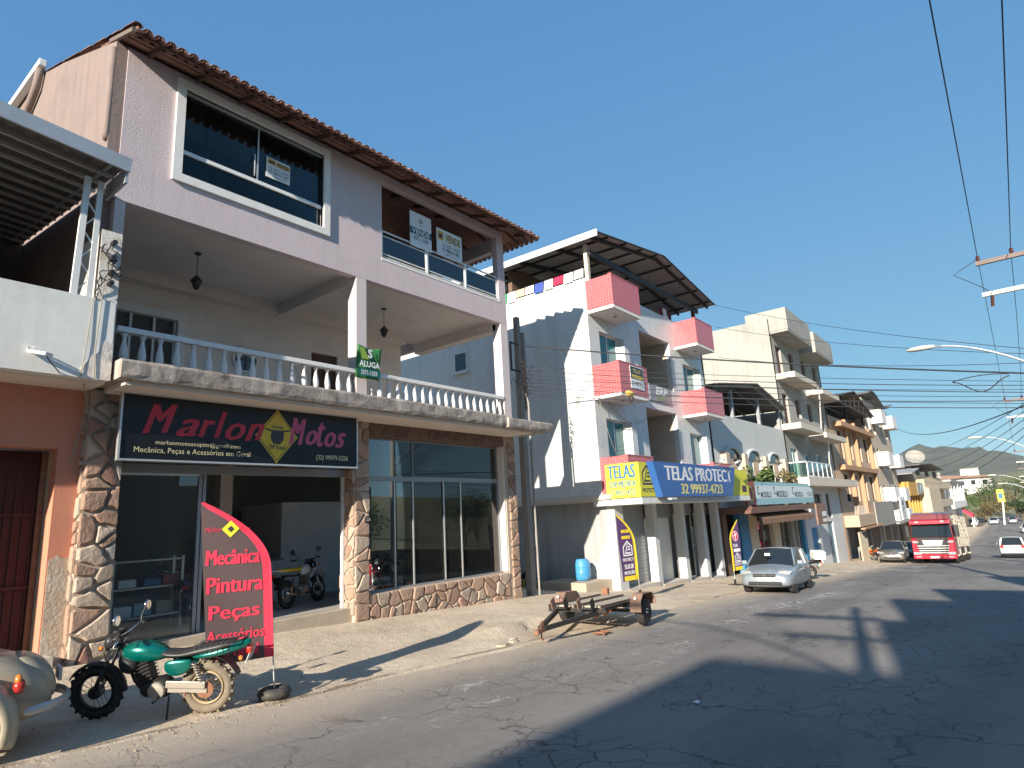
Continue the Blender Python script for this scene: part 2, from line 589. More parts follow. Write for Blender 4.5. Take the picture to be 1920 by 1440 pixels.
pm('maroon_paint', (0.16, 0.025, 0.03), 0.35, 0.06, 2, 0.0, coat=0.5)
pm('white_car_paint', (0.74, 0.75, 0.76), 0.28, 0.03, 2, 0.0, coat=0.7)
pm('gray_car_paint', (0.22, 0.21, 0.195), 0.32, 0.05, 2, 0.0, metal=0.4, coat=0.6)
pm('navy_paint', (0.02, 0.03, 0.06), 0.28, 0.05, 2, 0.0, coat=0.8)
pm('orange_paint', (0.75, 0.17, 0.02), 0.35, 0.06, 2, 0.0, coat=0.5)
pm('blue_paint', (0.02, 0.03, 0.14), 0.3, 0.06, 2, 0.0, coat=0.6)
pm('black_paint', (0.012, 0.012, 0.013), 0.25, 0.06, 2, 0.0, coat=0.7)
pm('car_glass', (0.018, 0.022, 0.024), 0.06, 0.05, 2, 0.0, spec=0.8)
pm('lamp_lens', (0.34, 0.35, 0.35), 0.12, 0.05, 5, 0.0, spec=0.7)
pm('red_lens', (0.40, 0.03, 0.02), 0.2, 0.05, 5, 0.0, spec=0.6)
pm('amber_lens', (0.62, 0.20, 0.03), 0.25, 0.05, 5, 0.0, spec=0.6)
pm('plate_white', (0.72, 0.72, 0.70), 0.5, 0.04, 5, 0.0)
pm('plate_gray', (0.45, 0.45, 0.44), 0.5, 0.1, 8, 0.0)
pm('mirror_glass', (0.75, 0.80, 0.84), 0.03, 0.01, 2, 0.0, metal=1.0)
pm('truck_body', (0.38, 0.345, 0.28), 0.85, 0.2, 2, 0.3, 10, dirt=(0.26, 0.22, 0.17), dirt_amt=0.6)
pm('plank', (0.46, 0.40, 0.30), 0.9, 0.2, 6, 0.4, 20, streak=(0.32, 0.26, 0.19), streak_amt=0.4)
pm('blue_plastic', (0.06, 0.27, 0.50), 0.45, 0.12, 4, 0.1, dirt=(0.3, 0.36, 0.4), dirt_amt=0.4)
pm('pole_concrete', (0.24, 0.225, 0.205), 0.9, 0.12, 3, 0.2, 25)
pm('cable', (0.025, 0.026, 0.03), 0.6, 0.1, 4, 0.0)
pm('cable_light', (0.30, 0.27, 0.22), 0.7, 0.1, 4, 0.0)
pm('insulator', (0.10, 0.04, 0.03), 0.3, 0.1, 4, 0.0)
pm('arm_wood', (0.20, 0.155, 0.14), 0.85, 0.2, 5, 0.2)
pm('arm_pale', (0.52, 0.50, 0.45), 0.8, 0.1, 5, 0.1)
# sign colours
def flat(n, c, r=0.55, coat=0.0):
    pm(n, c, r, 0.03, 4, 0.0, coat=coat)
flat('sign_black', (0.008, 0.009, 0.011), 0.38, 0.0)
flat('sign_blue', (0.035, 0.12, 0.36), 0.35)
flat('sign_yellow', (0.72, 0.66, 0.05), 0.5)
flat('diamond_yellow', (0.62, 0.46, 0.04), 0.4)
flat('letter_red', (0.50, 0.03, 0.05), 0.4)
flat('letter_magenta', (0.50, 0.09, 0.20), 0.4)
flat('letter_cream', (0.66, 0.60, 0.36), 0.5)
flat('letter_white', (0.78, 0.78, 0.77), 0.5)
flat('letter_blue', (0.035, 0.15, 0.30), 0.5)
flat('letter_dark', (0.05, 0.05, 0.06), 0.5)
flat('letter_gold', (0.70, 0.50, 0.10), 0.5)
flat('letter_yellow', (0.75, 0.66, 0.22), 0.5)
flat('banner_dark', (0.10, 0.066, 0.066), 0.8)
flat('banner_red', (0.72, 0.045, 0.09), 0.75)
flat('banner_purple', (0.10, 0.045, 0.14), 0.8)
flat('banner_yellow', (0.80, 0.60, 0.03), 0.8)
flat('banner_white', (0.78, 0.78, 0.78), 0.8)
flat('sign_white', (0.72, 0.74, 0.74), 0.5)
flat('sign_teal', (0.01, 0.12, 0.11), 0.5)
flat('sign_green', (0.03, 0.16, 0.05), 0.6)
flat('sign_lime', (0.25, 0.38, 0.06), 0.6)
flat('sign_amber', (0.62, 0.36, 0.05), 0.5)
flat('sign_aqua', (0.30, 0.50, 0.54), 0.5)
flat('sign_pale', (0.62, 0.70, 0.70), 0.5)
flat('sign_redbrown', (0.35, 0.07, 0.06), 0.5)
flat('cloth_red', (0.55, 0.03, 0.08), 0.9)
flat('cloth_green', (0.04, 0.35, 0.13), 0.9)
flat('cloth_blue', (0.05, 0.09, 0.35), 0.9)
flat('cloth_white', (0.72, 0.70, 0.68), 0.9)
flat('cloth_maroon', (0.14, 0.02, 0.03), 0.9)
flat('blue_door', (0.03, 0.20, 0.38), 0.6)
flat('door_slate', (0.16, 0.24, 0.29), 0.6)
flat('brown_cloth', (0.20, 0.115, 0.07), 0.9)
flat('red_door', (0.09, 0.025, 0.018), 0.7)
glass('glass_shop', (0.88, 0.92, 0.92), 0.03, mult=1.15, dust=0.02)
glass('glass_dark', (0.30, 0.42, 0.44), 0.0, mult=0.75)
pm('glass_teal', (0.02, 0.17, 0.18), 0.12, 0.15, 1.5, 0.0, spec=0.7)
glass('glass_green', (0.62, 0.84, 0.80), 0.10)
glass('glass_rail', (0.78, 0.82, 0.82), 0.05)
tilemat('pink_tile', (0.55, 0.115, 0.125), (0.55, 0.24, 0.24), 0.115, 0.115, mortar=0.007, rough=0.3)
tilemat('white_tile', (0.66, 0.67, 0.65), (0.52, 0.52, 0.50), 0.24, 0.075, mortar=0.004, rough=0.4, offset=0.5, var=0.04, bump=0.25, streak=0.35)
# ------------------------------------------------------------------ ground materials
def road_material():
    m, t, p, out = nt('asphalt')
    v = coord(t)
    sp = t.nodes.new('ShaderNodeSeparateXYZ')
    t.links.new(v, sp.inputs[0])
    Y = sp.outputs[1]
    n1 = noise(t, v, 0.55, 6, 0.6, stretch=(0.35, 1.3, 1))
    n2 = noise(t, v, 38, 3, 0.7)
    c = mixc(t, ramp(t, n1, 0.35, 0.7), (0.185, 0.170, 0.155), (0.275, 0.250, 0.225))
    c = mixc(t, math_(t, 'MULTIPLY', ramp(t, n2, 0.55, 0.75), 0.5), c, (0.36, 0.33, 0.30))
    # smooth darker patches of newer asphalt
    pt = ramp(t, noise(t, v, 0.23, 2, 0.4, stretch=(0.5, 1.4, 1)), 0.60, 0.64)
    c = mixc(t, math_(t, 'MULTIPLY', pt, 0.45), c, (0.125, 0.119, 0.113))
    # fatigue cracks
    def cracks(scale, width, stretch, warp):
        w = t.nodes.new('ShaderNodeTexNoise')
        w.inputs['Scale'].default_value = 2.4
        w.inputs['Detail'].default_value = 6
        t.links.new(v, w.inputs['Vector'])
        ad = t.nodes.new('ShaderNodeVectorMath')
        ad.operation = 'MULTIPLY_ADD'
        ad.inputs[1].default_value = (warp, warp, 0)
        t.links.new(w.outputs['Color'], ad.inputs[0])
        t.links.new(v, ad.inputs[2])
        mp = t.nodes.new('ShaderNodeMapping')
        mp.inputs['Scale'].default_value = stretch
        t.links.new(ad.outputs[0], mp.inputs['Vector'])
        vo = t.nodes.new('ShaderNodeTexVoronoi')
        vo.feature = 'DISTANCE_TO_EDGE'
        vo.inputs['Scale'].default_value = scale
        t.links.new(mp.outputs[0], vo.inputs['Vector'])
        return ramp(t, vo.outputs['Distance'], width * 0.25, width, (1, 1, 1), (0, 0, 0))
    ck = cracks(2.7, 0.036, (1.0, 1.2, 1), 0.42)
    ck = math_(t, 'MULTIPLY', ck, ramp(t, noise(t, v, 0.42, 3, 0.5), 0.48, 0.66))
    ck2 = cracks(0.62, 0.013, (1.0, 1.0, 1), 1.0)
    ck2 = math_(t, 'MULTIPLY', ck2, ramp(t, noise(t, v, 0.9, 3, 0.5), 0.40, 0.55))
    dk = math_(t, 'MAXIMUM', ck, ck2)
    # two tyre-polished lanes and oil-dark lane centres along the street
    wv = t.nodes.new('ShaderNodeMath')
    wv.operation = 'SINE'
    t.links.new(math_(t, 'MULTIPLY', math_(t, 'ADD', Y, math_(t, 'MULTIPLY', noise(t, v, 0.15, 3, 0.5), 0.8)), 3.4), wv.inputs[0])
    ln = math_(t, 'MULTIPLY', math_(t, 'ADD', wv.outputs[0], 1.0), 0.5)
    ln = math_(t, 'MULTIPLY', ln, ramp(t, noise(t, v, 0.35, 4, 0.6, stretch=(0.25, 1, 1)), 0.35, 0.7))
    c = mixc(t, math_(t, 'MULTIPLY', ln, 0.28), c, (0.30, 0.28, 0.255))
    oil = ramp(t, noise(t, v, 1.7, 5, 0.65, stretch=(0.4, 1, 1)), 0.66, 0.75)
    c = mixc(t, math_(t, 'MULTIPLY', oil, 0.45), c, (0.06, 0.056, 0.054))
    c = mixc(t, math_(t, 'MULTIPLY', dk, 0.7), c, (0.045, 0.042, 0.04))
    # pale sediment filling cracks along the wheel track beside the kerb
    wk = cracks(3.4, 0.085, (0.6, 1.9, 1), 0.7)
    band = math_(t, 'MULTIPLY', ramp(t, Y, 0.0, 1.0), 1.0)
    mr = t.nodes.new('ShaderNodeMapRange')
    mr.inputs['From Min'].default_value = 4.6
    mr.inputs['From Max'].default_value = 5.4
    t.links.new(Y, mr.inputs['Value'])
    mr2 = t.nodes.new('ShaderNodeMapRange')
    mr2.inputs['From Min'].default_value = 7.0
    mr2.inputs['From Max'].default_value = 6.4
    t.links.new(Y, mr2.inputs['Value'])
    bm_ = math_(t, 'MULTIPLY', mr.outputs[0], mr2.outputs[0])
    bm_ = math_(t, 'MULTIPLY', bm_, ramp(t, noise(t, v, 0.8, 4, 0.6, stretch=(0.5, 1.4, 1)), 0.53, 0.66))
    c = mixc(t, math_(t, 'MULTIPLY', math_(t, 'MULTIPLY', wk, bm_), 0.9), c, (0.60, 0.58, 0.54))
    # dust and grit drifting in from the kerb
    e = math_(t, 'ADD', Y, math_(t, 'MULTIPLY', noise(t, v, 0.7, 6, 0.6), 1.3))
    mr3 = t.nodes.new('ShaderNodeMapRange')
    mr3.inputs['From Min'].default_value = 6.9
    mr3.inputs['From Max'].default_value = 8.2
    t.links.new(e, mr3.inputs['Value'])
    du = math_(t, 'MULTIPLY', mr3.outputs[0], 0.85)
    c = mixc(t, du, c, (0.52, 0.43, 0.325))
    t.links.new(c, p.inputs['Base Color'])
    p.inputs['Roughness'].default_value = 0.88
    p.inputs['Specular IOR Level'].default_value = 0.3
    h = math_(t, 'SUBTRACT', math_(t, 'MULTIPLY', noise(t, v, 90, 3, 0.7), 0.35), math_(t, 'MULTIPLY', dk, 0.25))
    h = math_(t, 'ADD', h, math_(t, 'MULTIPLY', noise(t, v, 3.0, 4, 0.6), 0.8))
    bumpn(t, p, h, 0.55, 0.025)

def pavement_material():
    m, t, p, out = nt('pavement')
    v = coord(t)
    n1 = noise(t, v, 0.8, 7, 0.65)
    n2 = noise(t, v, 9, 6, 0.7)
    c = mixc(t, ramp(t, n1, 0.35, 0.68), (0.50, 0.40, 0.295), (0.70, 0.585, 0.445))
    c = mixc(t, math_(t, 'MULTIPLY', ramp(t, n2, 0.5, 0.72), 0.5), c, (0.68, 0.59, 0.46))
    st = ramp(t, noise(t, v, 0.5, 4, 0.6, stretch=(0.6, 1.2, 1)), 0.60, 0.72)
    c = mixc(t, math_(t, 'MULTIPLY', st, 0.45), c, (0.33, 0.25, 0.175))
    sp = t.nodes.new('ShaderNodeSeparateXYZ')
    t.links.new(v, sp.inputs[0])
    e = math_(t, 'ABSOLUTE', math_(t, 'SUBTRACT', math_(t, 'ADD', sp.outputs[1], math_(t, 'MULTIPLY', noise(t, v, 0.6, 5, 0.6), 0.5)), 8.12))
    lo_ = ramp(t, e, 0.02, 0.09, (1, 1, 1), (0, 0, 0))
    lo_ = math_(t, 'MULTIPLY', lo_, ramp(t, noise(t, v, 0.55, 4, 0.6), 0.47, 0.56))
    c = mixc(t, math_(t, 'MULTIPLY', lo_, 0.75), c, (0.15, 0.10, 0.065))
    g = ramp(t, noise(t, v, 60, 2, 0.6), 0.60, 0.70)
    c = mixc(t, math_(t, 'MULTIPLY', g, 0.35), c, (0.22, 0.175, 0.13))
    t.links.new(c, p.inputs['Base Color'])
    p.inputs['Roughness'].default_value = 0.95
    p.inputs['Specular IOR Level'].default_value = 0.2
    h = math_(t, 'ADD', noise(t, v, 26, 5, 0.7), math_(t, 'MULTIPLY', noise(t, v, 5, 5, 0.6), 1.5))
    bumpn(t, p, h, 0.7, 0.035)

road_material()
pavement_material()
pm('earth', (0.20, 0.155, 0.10), 0.95, 0.25, 0.05, 0.3, 4)
pm('gravel', (0.34, 0.27, 0.20), 0.95, 0.3, 20, 0.3, 40)
pm('slab_pale', (0.50, 0.46, 0.40), 0.9, 0.15, 4, 0.3, 20)
pm('slab_tan', (0.42, 0.35, 0.27), 0.92, 0.2, 4, 0.4, 20, 0.02)

def frange(a, b, s):
    n = max(1, int(round((b - a) / s)))
    return [a + (b - a) * i / n for i in range(n + 1)]

# ------------------------------------------------------------------ terrain
xs = frange(-60, 62, 1.0) + frange(64, 260, 4.0)
struct(MB().grid(xs, [-2.0, 0, 2, 4, 6, 7.9], lambda x, y: prof(x)).build('road', 'asphalt', smooth=True))
random.seed(3)
_wob = [random.uniform(-1, 1) for _ in range(400)]
def edge_y(x):
    i = (x + 60) * 2.0
    k = int(i)
    f_ = i - k
    return 7.62 + 0.07 * (_wob[k % 400] * (1 - f_) + _wob[(k + 1) % 400] * f_) + 0.10 * math.sin(x * 0.43)
def pave_z(x, y):
    return gz(x, y) + 0.012 * math.sin(x * 2.3 + y * 1.7) * math.sin(y * 3.1 - x * 0.7) + 0.004
pv = MB()
xs = frange(-40, 4, 1.0) + frange(4.25, 32, 0.25) + frange(33, 64, 1.0) + frange(66, 170, 4.0)
rows = [0.0, 0.03, 0.08, 0.15, 0.22, 0.26, 0.29, 0.31, 0.33, 0.36, 0.42, 0.52, 0.65, 0.8, 0.93, 1.0]
vv, ff = [], []
for x in xs:
    e = edge_y(x) if x < 60 else 7.7
    for k, r_ in enumerate(rows):
        y = e + (12.4 - e) * r_
        z = pave_z(x, y) if k else prof(x) - 0.05
        if k == 1:
            z = prof(x) + 0.018 + 0.012 * _wob[int(x * 7) % 400]
        vv.append((x, y, z))
n = len(rows)
for i in range(len(xs) - 1):
    for j in range(n - 1):
        ff.append((i * n + j, (i + 1) * n + j, (i + 1) * n + j + 1, i * n + j + 1))
pv.add(vv, ff)
struct(pv.build('pavement', 'pavement', smooth=True))
# alley floor running back between the two houses
struct(MB().grid(frange(14.7, 19.6, 0.7), frange(12.3, 26, 1.0), lambda x, y: gz(x, 12.4) + 0.03 * (y - 12.3) + 0.002).build('alley_path', 'pavement', smooth=True))
# pavement on the camera's side with a real kerb
pr = MB()
for a, b in zip(frange(-60, 120, 6)[:-1], frange(-60, 120, 6)[1:]):
    pr.add([(a, -2.0, prof(a) - 0.05), (b, -2.0, prof(b) - 0.05), (b, -2.0, prof(b) + 0.14), (a, -2.0, prof(a) + 0.14),
            (b, -4.5, prof(b) + 0.16), (a, -4.5, prof(a) + 0.16)], [(0, 1, 2, 3), (3, 2, 4, 5)])
struct(pr.build('pavement_right', 'pavement'))
# wide ground under everything
gx = frange(-400, -60, 40) + frange(-56, 260, 6) + [300, 400, 600, 900, 1500, 2500, 4500]
gy = [-3000, -1000, -400, -120, -40, -10, 0, 8, 12, 20, 40, 120, 400, 1000, 3000]
struct(MB().grid(gx, gy, lambda x, y: prof(max(-60, x)) - 0.32 + 0.02 * max(0, y - 12) - (0.01 * max(0, -10 - y) if y > -400 else 4)).build('ground', 'earth', smooth=True))

# loose grit and rubble along the kerb line (nobody could count it)
random.seed(11)
gr = MB()
def pebble(mb, x, y, z, s):
    vs_ = []
    for dx, dy, dz in ((1, 0, 0), (-1, 0, 0), (0, 1, 0), (0, -1, 0), (0, 0, 1), (0, 0, -0.6)):
        k = s * random.uniform(0.6, 1.2)
        vs_.append((x + dx * k, y + dy * k, z + dz * k * 0.7))
    mb.add(vs_, [(0, 2, 4), (2, 1, 4), (1, 3, 4), (3, 0, 4), (2, 0, 5), (1, 2, 5), (3, 1, 5), (0, 3, 5)])
for i in range(1500):
    x = random.uniform(1.0, 30)
    if random.random() < 0.5:
        y = edge_y(x) + random.gauss(0.06, 0.12)
    elif random.random() < 0.6:
        y = random.uniform(8.4, 9.3)
    else:
        y = random.uniform(7.2, 11.4)
    z = pave_z(x, y) if y > edge_y(x) + 0.1 else prof(x) + 0.01
    pebble(gr, x, y, z, random.choice((0.006, 0.008, 0.010, 0.012, 0.02)) * random.uniform(0.7, 1.3))
gr = gr.build('grit', 'gravel')
tag(gr, 'loose grit and pebbles strewn along the pavement edge', 'grit', kind='stuff')

# broken flat cement lumps on the verge beside the trailer
random.seed(5)
def lump(x, y, s, label):
    k = random.randint(5, 7)
    poly = [(x + s * random.uniform(.7, 1.2) * math.cos(2 * math.pi * i / k), y + 0.6 * s * random.uniform(.7, 1.2) * math.sin(2 * math.pi * i / k)) for i in range(k)]
    z = pave_z(x, y)
    o = MB().prism(poly, 'z', z - 0.03, z + 0.035).build('cement_lump', 'slab_tan', bevel=0.01)
    tag(o, label, 'rubble', 'cement lumps on the verge')
for x, y, s, lb in ((9.45, 7.95, 0.15, 'largest broken cement lump on the verge left of the trailer hitch'), (9.85, 8.02, 0.11, 'mid-sized cement lump between the largest lump and the trailer hitch'),
                (10.05, 8.2, 0.08, 'smallest cement lump on the verge by the trailer hitch'), (13.1, 7.9, 0.12, 'cement lump on the verge beside the trailer wheel')):
    lump(x, y, s, lb)
o = MB().prism([(0, 0), (0.1, 0.02), (0.12, 0.07), (0.03, 0.08)], 'z', 0, 0.006).build('litter', 'sign_white')
o.location = (7.45, 3.35, prof(7.45) + 0.01)
tag(o, 'scrap of white litter lying on the shaded road', 'litter')

# ------------------------------------------------------------------ lettering
def text_mesh(body, mat, parent, O, U, V, u0, u1, v0, v1, lift=0.004, shear=0.0, bold=0.0, name='lettering', keep=False, skew=0.0, warp=None, thick=0.0):
    """writes body into the rectangle u0..u1, v0..v1 of the plane O + u U + v V (metres)"""
    cu = bpy.data.curves.new('txt', 'FONT')
    cu.body = body
    cu.size = 1.0
    cu.shear = shear
    cu.offset = bold
    cu.resolution_u = 2
    cu.extrude = 0.0
    ob = bpy.data.objects.new('txt', cu)
    me = bpy.data.meshes.new_from_object(ob)
    bpy.data.objects.remove(ob)
    bpy.data.curves.remove(cu)
    vs_ = [v.co.copy() for v in me.vertices]
    fs_ = [tuple(p.vertices) for p in me.polygons]
    bpy.data.meshes.remove(me)
    if not vs_:
        return None
    x0, x1 = min(v.x for v in vs_), max(v.x for v in vs_)
    y0, y1 = min(v.y for v in vs_), max(v.y for v in vs_)
    O, U, V = Vector(O), Vector(U).normalized(), Vector(V).normalized()
    N = U.cross(V)
    sx, sy = (u1 - u0) / (x1 - x0), (v1 - v0) / (y1 - y0)
    if keep:
        s = min(sx, sy)
        cx_, cy_ = (u0 + u1) / 2, (v0 + v1) / 2
        u0, u1 = cx_ - s * (x1 - x0) / 2, cx_ + s * (x1 - x0) / 2
        v0, v1 = cy_ - s * (y1 - y0) / 2, cy_ + s * (y1 - y0) / 2
        sx = sy = s
    mb = MB()
    for kk in ((-1, 0, 1) if thick else (0,)):
        ps = []
        for v in vs_:
            a = u0 + (v.x - x0) * sx + kk * thick
            b = v0 + (v.y - y0) * sy + skew * (v.x - x0) * sx
            ps.append(O + U * a + V * b + N * (lift + 0.0006 * kk - (warp(a, b) if warp else 0.0)))
        mb.add(ps, fs_)
    return mb.build(name, mat, parent)

def patch(poly, mat, parent, O, U, V, lift=0.003, name='print', warp=None):
    """flat printed shape: polygon in u,v on a sign's face"""
    O, U, V = Vector(O), Vector(U).normalized(), Vector(V).normalized()
    N = U.cross(V)
    mb = MB().add([O + U * a + V * b + N * (lift - (warp(a, b) if warp else 0.0)) for a, b in poly], [tuple(range(len(poly)))])
    return mb.build(name, mat, parent)

def rect(u0, u1, v0, v1):
    return [(u0, v0), (u1, v0), (u1, v1), (u0, v1)]

# ------------------------------------------------------------------ stone cladding
def clip(poly, a, b, c):
    """keep a*x+b*y<=c"""
    res = []
    n_ = len(poly)
    for i in range(n_):
        p, q = poly[i], poly[(i + 1) % n_]
        dp, dq = a * p[0] + b * p[1] - c, a * q[0] + b * q[1] - c
        if dp <= 0:
            res.append(p)
        if (dp < 0 < dq) or (dq < 0 < dp):
            s = dp / (dp - dq)
            res.append((p[0] + s * (q[0] - p[0]), p[1] + s * (q[1] - p[1])))
    return res

def stones(parent, O, U, V, outline, size, depth, mats, gap=0.016, seed=1, jitter=0.48, aspect=1.0, name='stone'):
    """Voronoi field stones over a convex outline in u,v; every stone is its own object"""
    rnd = random.Random(seed)
    O, U, V = Vector(O), Vector(U).normalized(), Vector(V).normalized()
    N = U.cross(V)
    u0, u1 = min(p[0] for p in outline), max(p[0] for p in outline)
    v0, v1 = min(p[1] for p in outline), max(p[1] for p in outline)
    nu, nv = max(1, round((u1 - u0) / (size * aspect))), max(1, round((v1 - v0) / size))
    seeds = []
    for i in range(nu):
        for j in range(nv):
            du, dv = (u1 - u0) / nu, (v1 - v0) / nv
            sh = 0.5 * (j % 2) if nu > 1 else 0
            seeds.append((u0 + (i + 0.5 + sh * 0.5 - 0.12 + rnd.uniform(-jitter, jitter)) * du, v0 + (j + 0.5 + rnd.uniform(-jitter, jitter)) * dv))
    for _ in range(len(seeds) // 4):
        seeds.append((rnd.uniform(u0, u1), rnd.uniform(v0, v1)))
    for s in seeds:
        poly = list(outline)
        for q in seeds:
            if q is s:
                continue
            a, b = q[0] - s[0], q[1] - s[1]
            L = math.hypot(a, b)
            if L < 1e-6 or L > 5 * size * max(1, aspect):
                continue
            c = (a * (s[0] + q[0]) + b * (s[1] + q[1])) / 2 - gap * L * 0.5
            poly = clip(poly, a, b, c)
            if len(poly) < 3:
                break
        if len(poly) < 3:
            continue
        # drop tiny slivers, roughen the outline
        pts = []
        for i in range(len(poly)):
            p, q = poly[i], poly[(i + 1) % len(poly)]
            L = math.hypot(q[0] - p[0], q[1] - p[1])
            if L < 0.02:
                continue
            pts.append(p)
            if L > 0.16:
                k = rnd.uniform(0.35, 0.65)
                w = rnd.uniform(-0.028, 0.008)
                mx, my = p[0] + (q[0] - p[0]) * k, p[1] + (q[1] - p[1]) * k
                cx_, cy_ = s[0] - mx, s[1] - my
                cl = math.hypot(cx_, cy_) or 1
                pts.append((mx - cx_ / cl * w, my - cy_ / cl * w))
        if len(pts) < 3:
            continue
        cc = []
        for i in range(len(pts)):
            p, q = pts[i], pts[(i + 1) % len(pts)]
            cc.append((p[0] * .78 + q[0] * .22, p[1] * .78 + q[1] * .22))
            cc.append((p[0] * .22 + q[0] * .78, p[1] * .22 + q[1] * .78))
        pts = cc
        cx_, cy_ = sum(p[0] for p in pts) / len(pts), sum(p[1] for p in pts) / len(pts)
        d = depth * rnd.uniform(0.65, 1.25)
        tu, tv = rnd.uniform(-0.03, 0.03), rnd.uniform(-0.03, 0.03)
        ring = lambda k, h: [O + U * (cx_ + (p[0] - cx_) * k) + V * (cy_ + (p[1] - cy_) * k) + N * (h + tu * (p[0] - cx_) + tv * (p[1] - cy_)) for p in pts]
        m_ = len(pts)
        vs_ = ring(1.0, 0.0) + ring(0.97, d * 0.65) + ring(0.84, d) + [O + U * cx_ + V * cy_ + N * (d * 1.08)]
        fs_ = []
        for lv in (0, 1):
            for i in range(m_):
                j = (i + 1) % m_
                fs_.append((lv * m_ + i, lv * m_ + j, (lv + 1) * m_ + j, (lv + 1) * m_ + i))
        for i in range(m_):
            fs_.append((2 * m_ + i, 2 * m_ + (i + 1) % m_, 3 * m_))
        mb = MB().add(vs_, fs_)
        mb.build(name, rnd.choice(mats), parent)

# ------------------------------------------------------------------ wires
def cable(name, label, p0, p1, sag, r, mat='cable', group=None, n=18, cat='cable'):
    p0, p1 = Vector(p0), Vector(p1)
    pts = []
    for i in range(n + 1):
        t_ = i / n
        q = p0.lerp(p1, t_)
        q.z -= sag * 4 * t_ * (1 - t_)
        pts.append(q)
    o = MB().tube(pts, r, 5).build(name, mat, smooth=True)
    tag(o, label, cat, group)
    return o
# ================================================================== motorbike shop house
D = 11.7
H = thing('shop_house', 'three-storey lilac house with tiled roof, baluster balcony and stone-clad motorbike shop', 'building', (9.2, D, 0.0))
# --- walls
MB().prism([(11.9, -0.5), (20.5, -0.5), (20.5, 14.0), (16.4, 13.0), (11.72, 11.08), (11.72, 7.93), (11.9, 7.93)], 'x', 3.55, 3.75).build('side_wall', 'lavender_sun_dimmed', H)
WIN = (4.82, 8.05, 8.86, 10.75)
VER = (9.83, 14.5, 8.67, 10.82)
MB().wall('x', 3.752, 14.83, 7.93, 11.06, 11.7, 11.9, [WIN, VER]).build('front_wall', 'lavender', H)
B(3.75, 9.83, 11.9, 15.2, 8.45, 8.6).build('floor_slab', 'cream_paint', H)
# verandah: floor, inner walls in dark tones that stand in for shade
B(9.7, 14.83, 11.9, 15.3, 8.35, 8.52).build('verandah_floor', 'cement_gray', H)
MB().wall('x', 9.83, 14.83, 8.52, 11.6, 15.1, 15.25, [(10.6, 11.5, 8.52, 10.6)]).build('verandah_back_wall', 'interior_dark', H)
B(9.6, 9.83, 11.9, 15.2, 8.52, 11.4).build('verandah_side_wall', 'brown_wall', H)
B(10.62, 11.48, 15.12, 15.18, 8.53, 10.58).build('verandah_door', 'dark_wood', H)
MB().wall('y', 11.9, 20.0, 7.93, 10.9, 14.63, 14.83, [(12.0, 15.1, 8.7, 10.45)]).build('right_wall', 'lavender', H)
# --- loggia on the middle floor
B(3.75, 14.83, 11.9, 15.6, 8.08, 8.3).build('loggia_ceiling', 'cream_paint', H)
B(8.99, 9.31, 11.9, 15.3, 7.78, 8.08).build('beam', 'cream_paint', H)
B(14.5, 14.83, 11.9, 15.6, 7.74, 8.08).build('beam', 'cream_paint', H)
B(3.75, 8.99, 15.0, 15.3, 7.80, 8.08).build('beam', 'cream_paint', H)
B(9.31, 13.6, 15.0, 15.3, 7.80, 8.08).build('beam', 'cream_paint', H)
MB().wall('x', 3.75, 13.6, 4.75, 8.08, 15.3, 15.5, [(4.9, 6.45, 4.95, 7.1), (10.2, 11.1, 4.95, 7.0)]).build('loggia_back_wall', 'cream_paint', H)
B(13.4, 13.6, 15.5, 20.0, 4.4, 8.08).build('loggia_inner_wall', 'cream_paint', H)
dr = B(4.9, 6.45, 15.42, 15.46, 4.95, 7.1).build('glazed_door', 'interior_dark', H)
for xx in (4.9, 5.42, 5.93, 6.40):
    B(xx, xx + 0.05, 15.36, 15.42, 4.95, 7.1).build('door_bar', 'white_metal', dr)
fr = MB()
fr.wall('x', 4.72, 6.63, 4.95, 7.28, 15.24, 15.3, [(4.9, 6.45, 4.9, 7.1)])
fr.build('door_frame', 'white_paint', dr)
d2 = B(10.2, 11.1, 15.40, 15.45, 4.95, 7.0).build('panel_door', 'dark_wood', H)
for a, b in ((5.1, 5.9), (6.05, 6.85)):
    B(10.3, 10.62, 15.37, 15.40, a, b).build('door_panel', 'dark_wood', d2)
    B(10.68, 11.0, 15.37, 15.40, a, b).build('door_panel', 'dark_wood', d2)
rw = MB().lathe([(0.30, 0.0), (0.30, 0.03)], (8.2, 15.27, 6.42), 24, 'y').build('round_window', 'car_glass', H)
MB().torus((8.2, 15.27, 6.42), 'y', 0.33, 0.04, 28, 8).build('rim', 'white_paint', rw, smooth=True)
MB().box(7.9, 8.5, 15.25, 15.28, 6.41, 6.43).box(8.19, 8.21, 15.245, 15.285, 6.12, 6.72).build('glazing_bar', 'dark_wood', rw)
for xa, xb, ya, yb in ((9.02, 9.32, 11.7, 12.02), (14.5, 14.83, 11.7, 12.02)):
    B(xa, xb, ya + 0.003, yb, 4.75, 7.93).build('pillar', 'pillar_paint', H)
B(3.75, 3.92, 11.72, 12.0, 4.75, 7.93).build('pillar', 'pillar_paint', H)
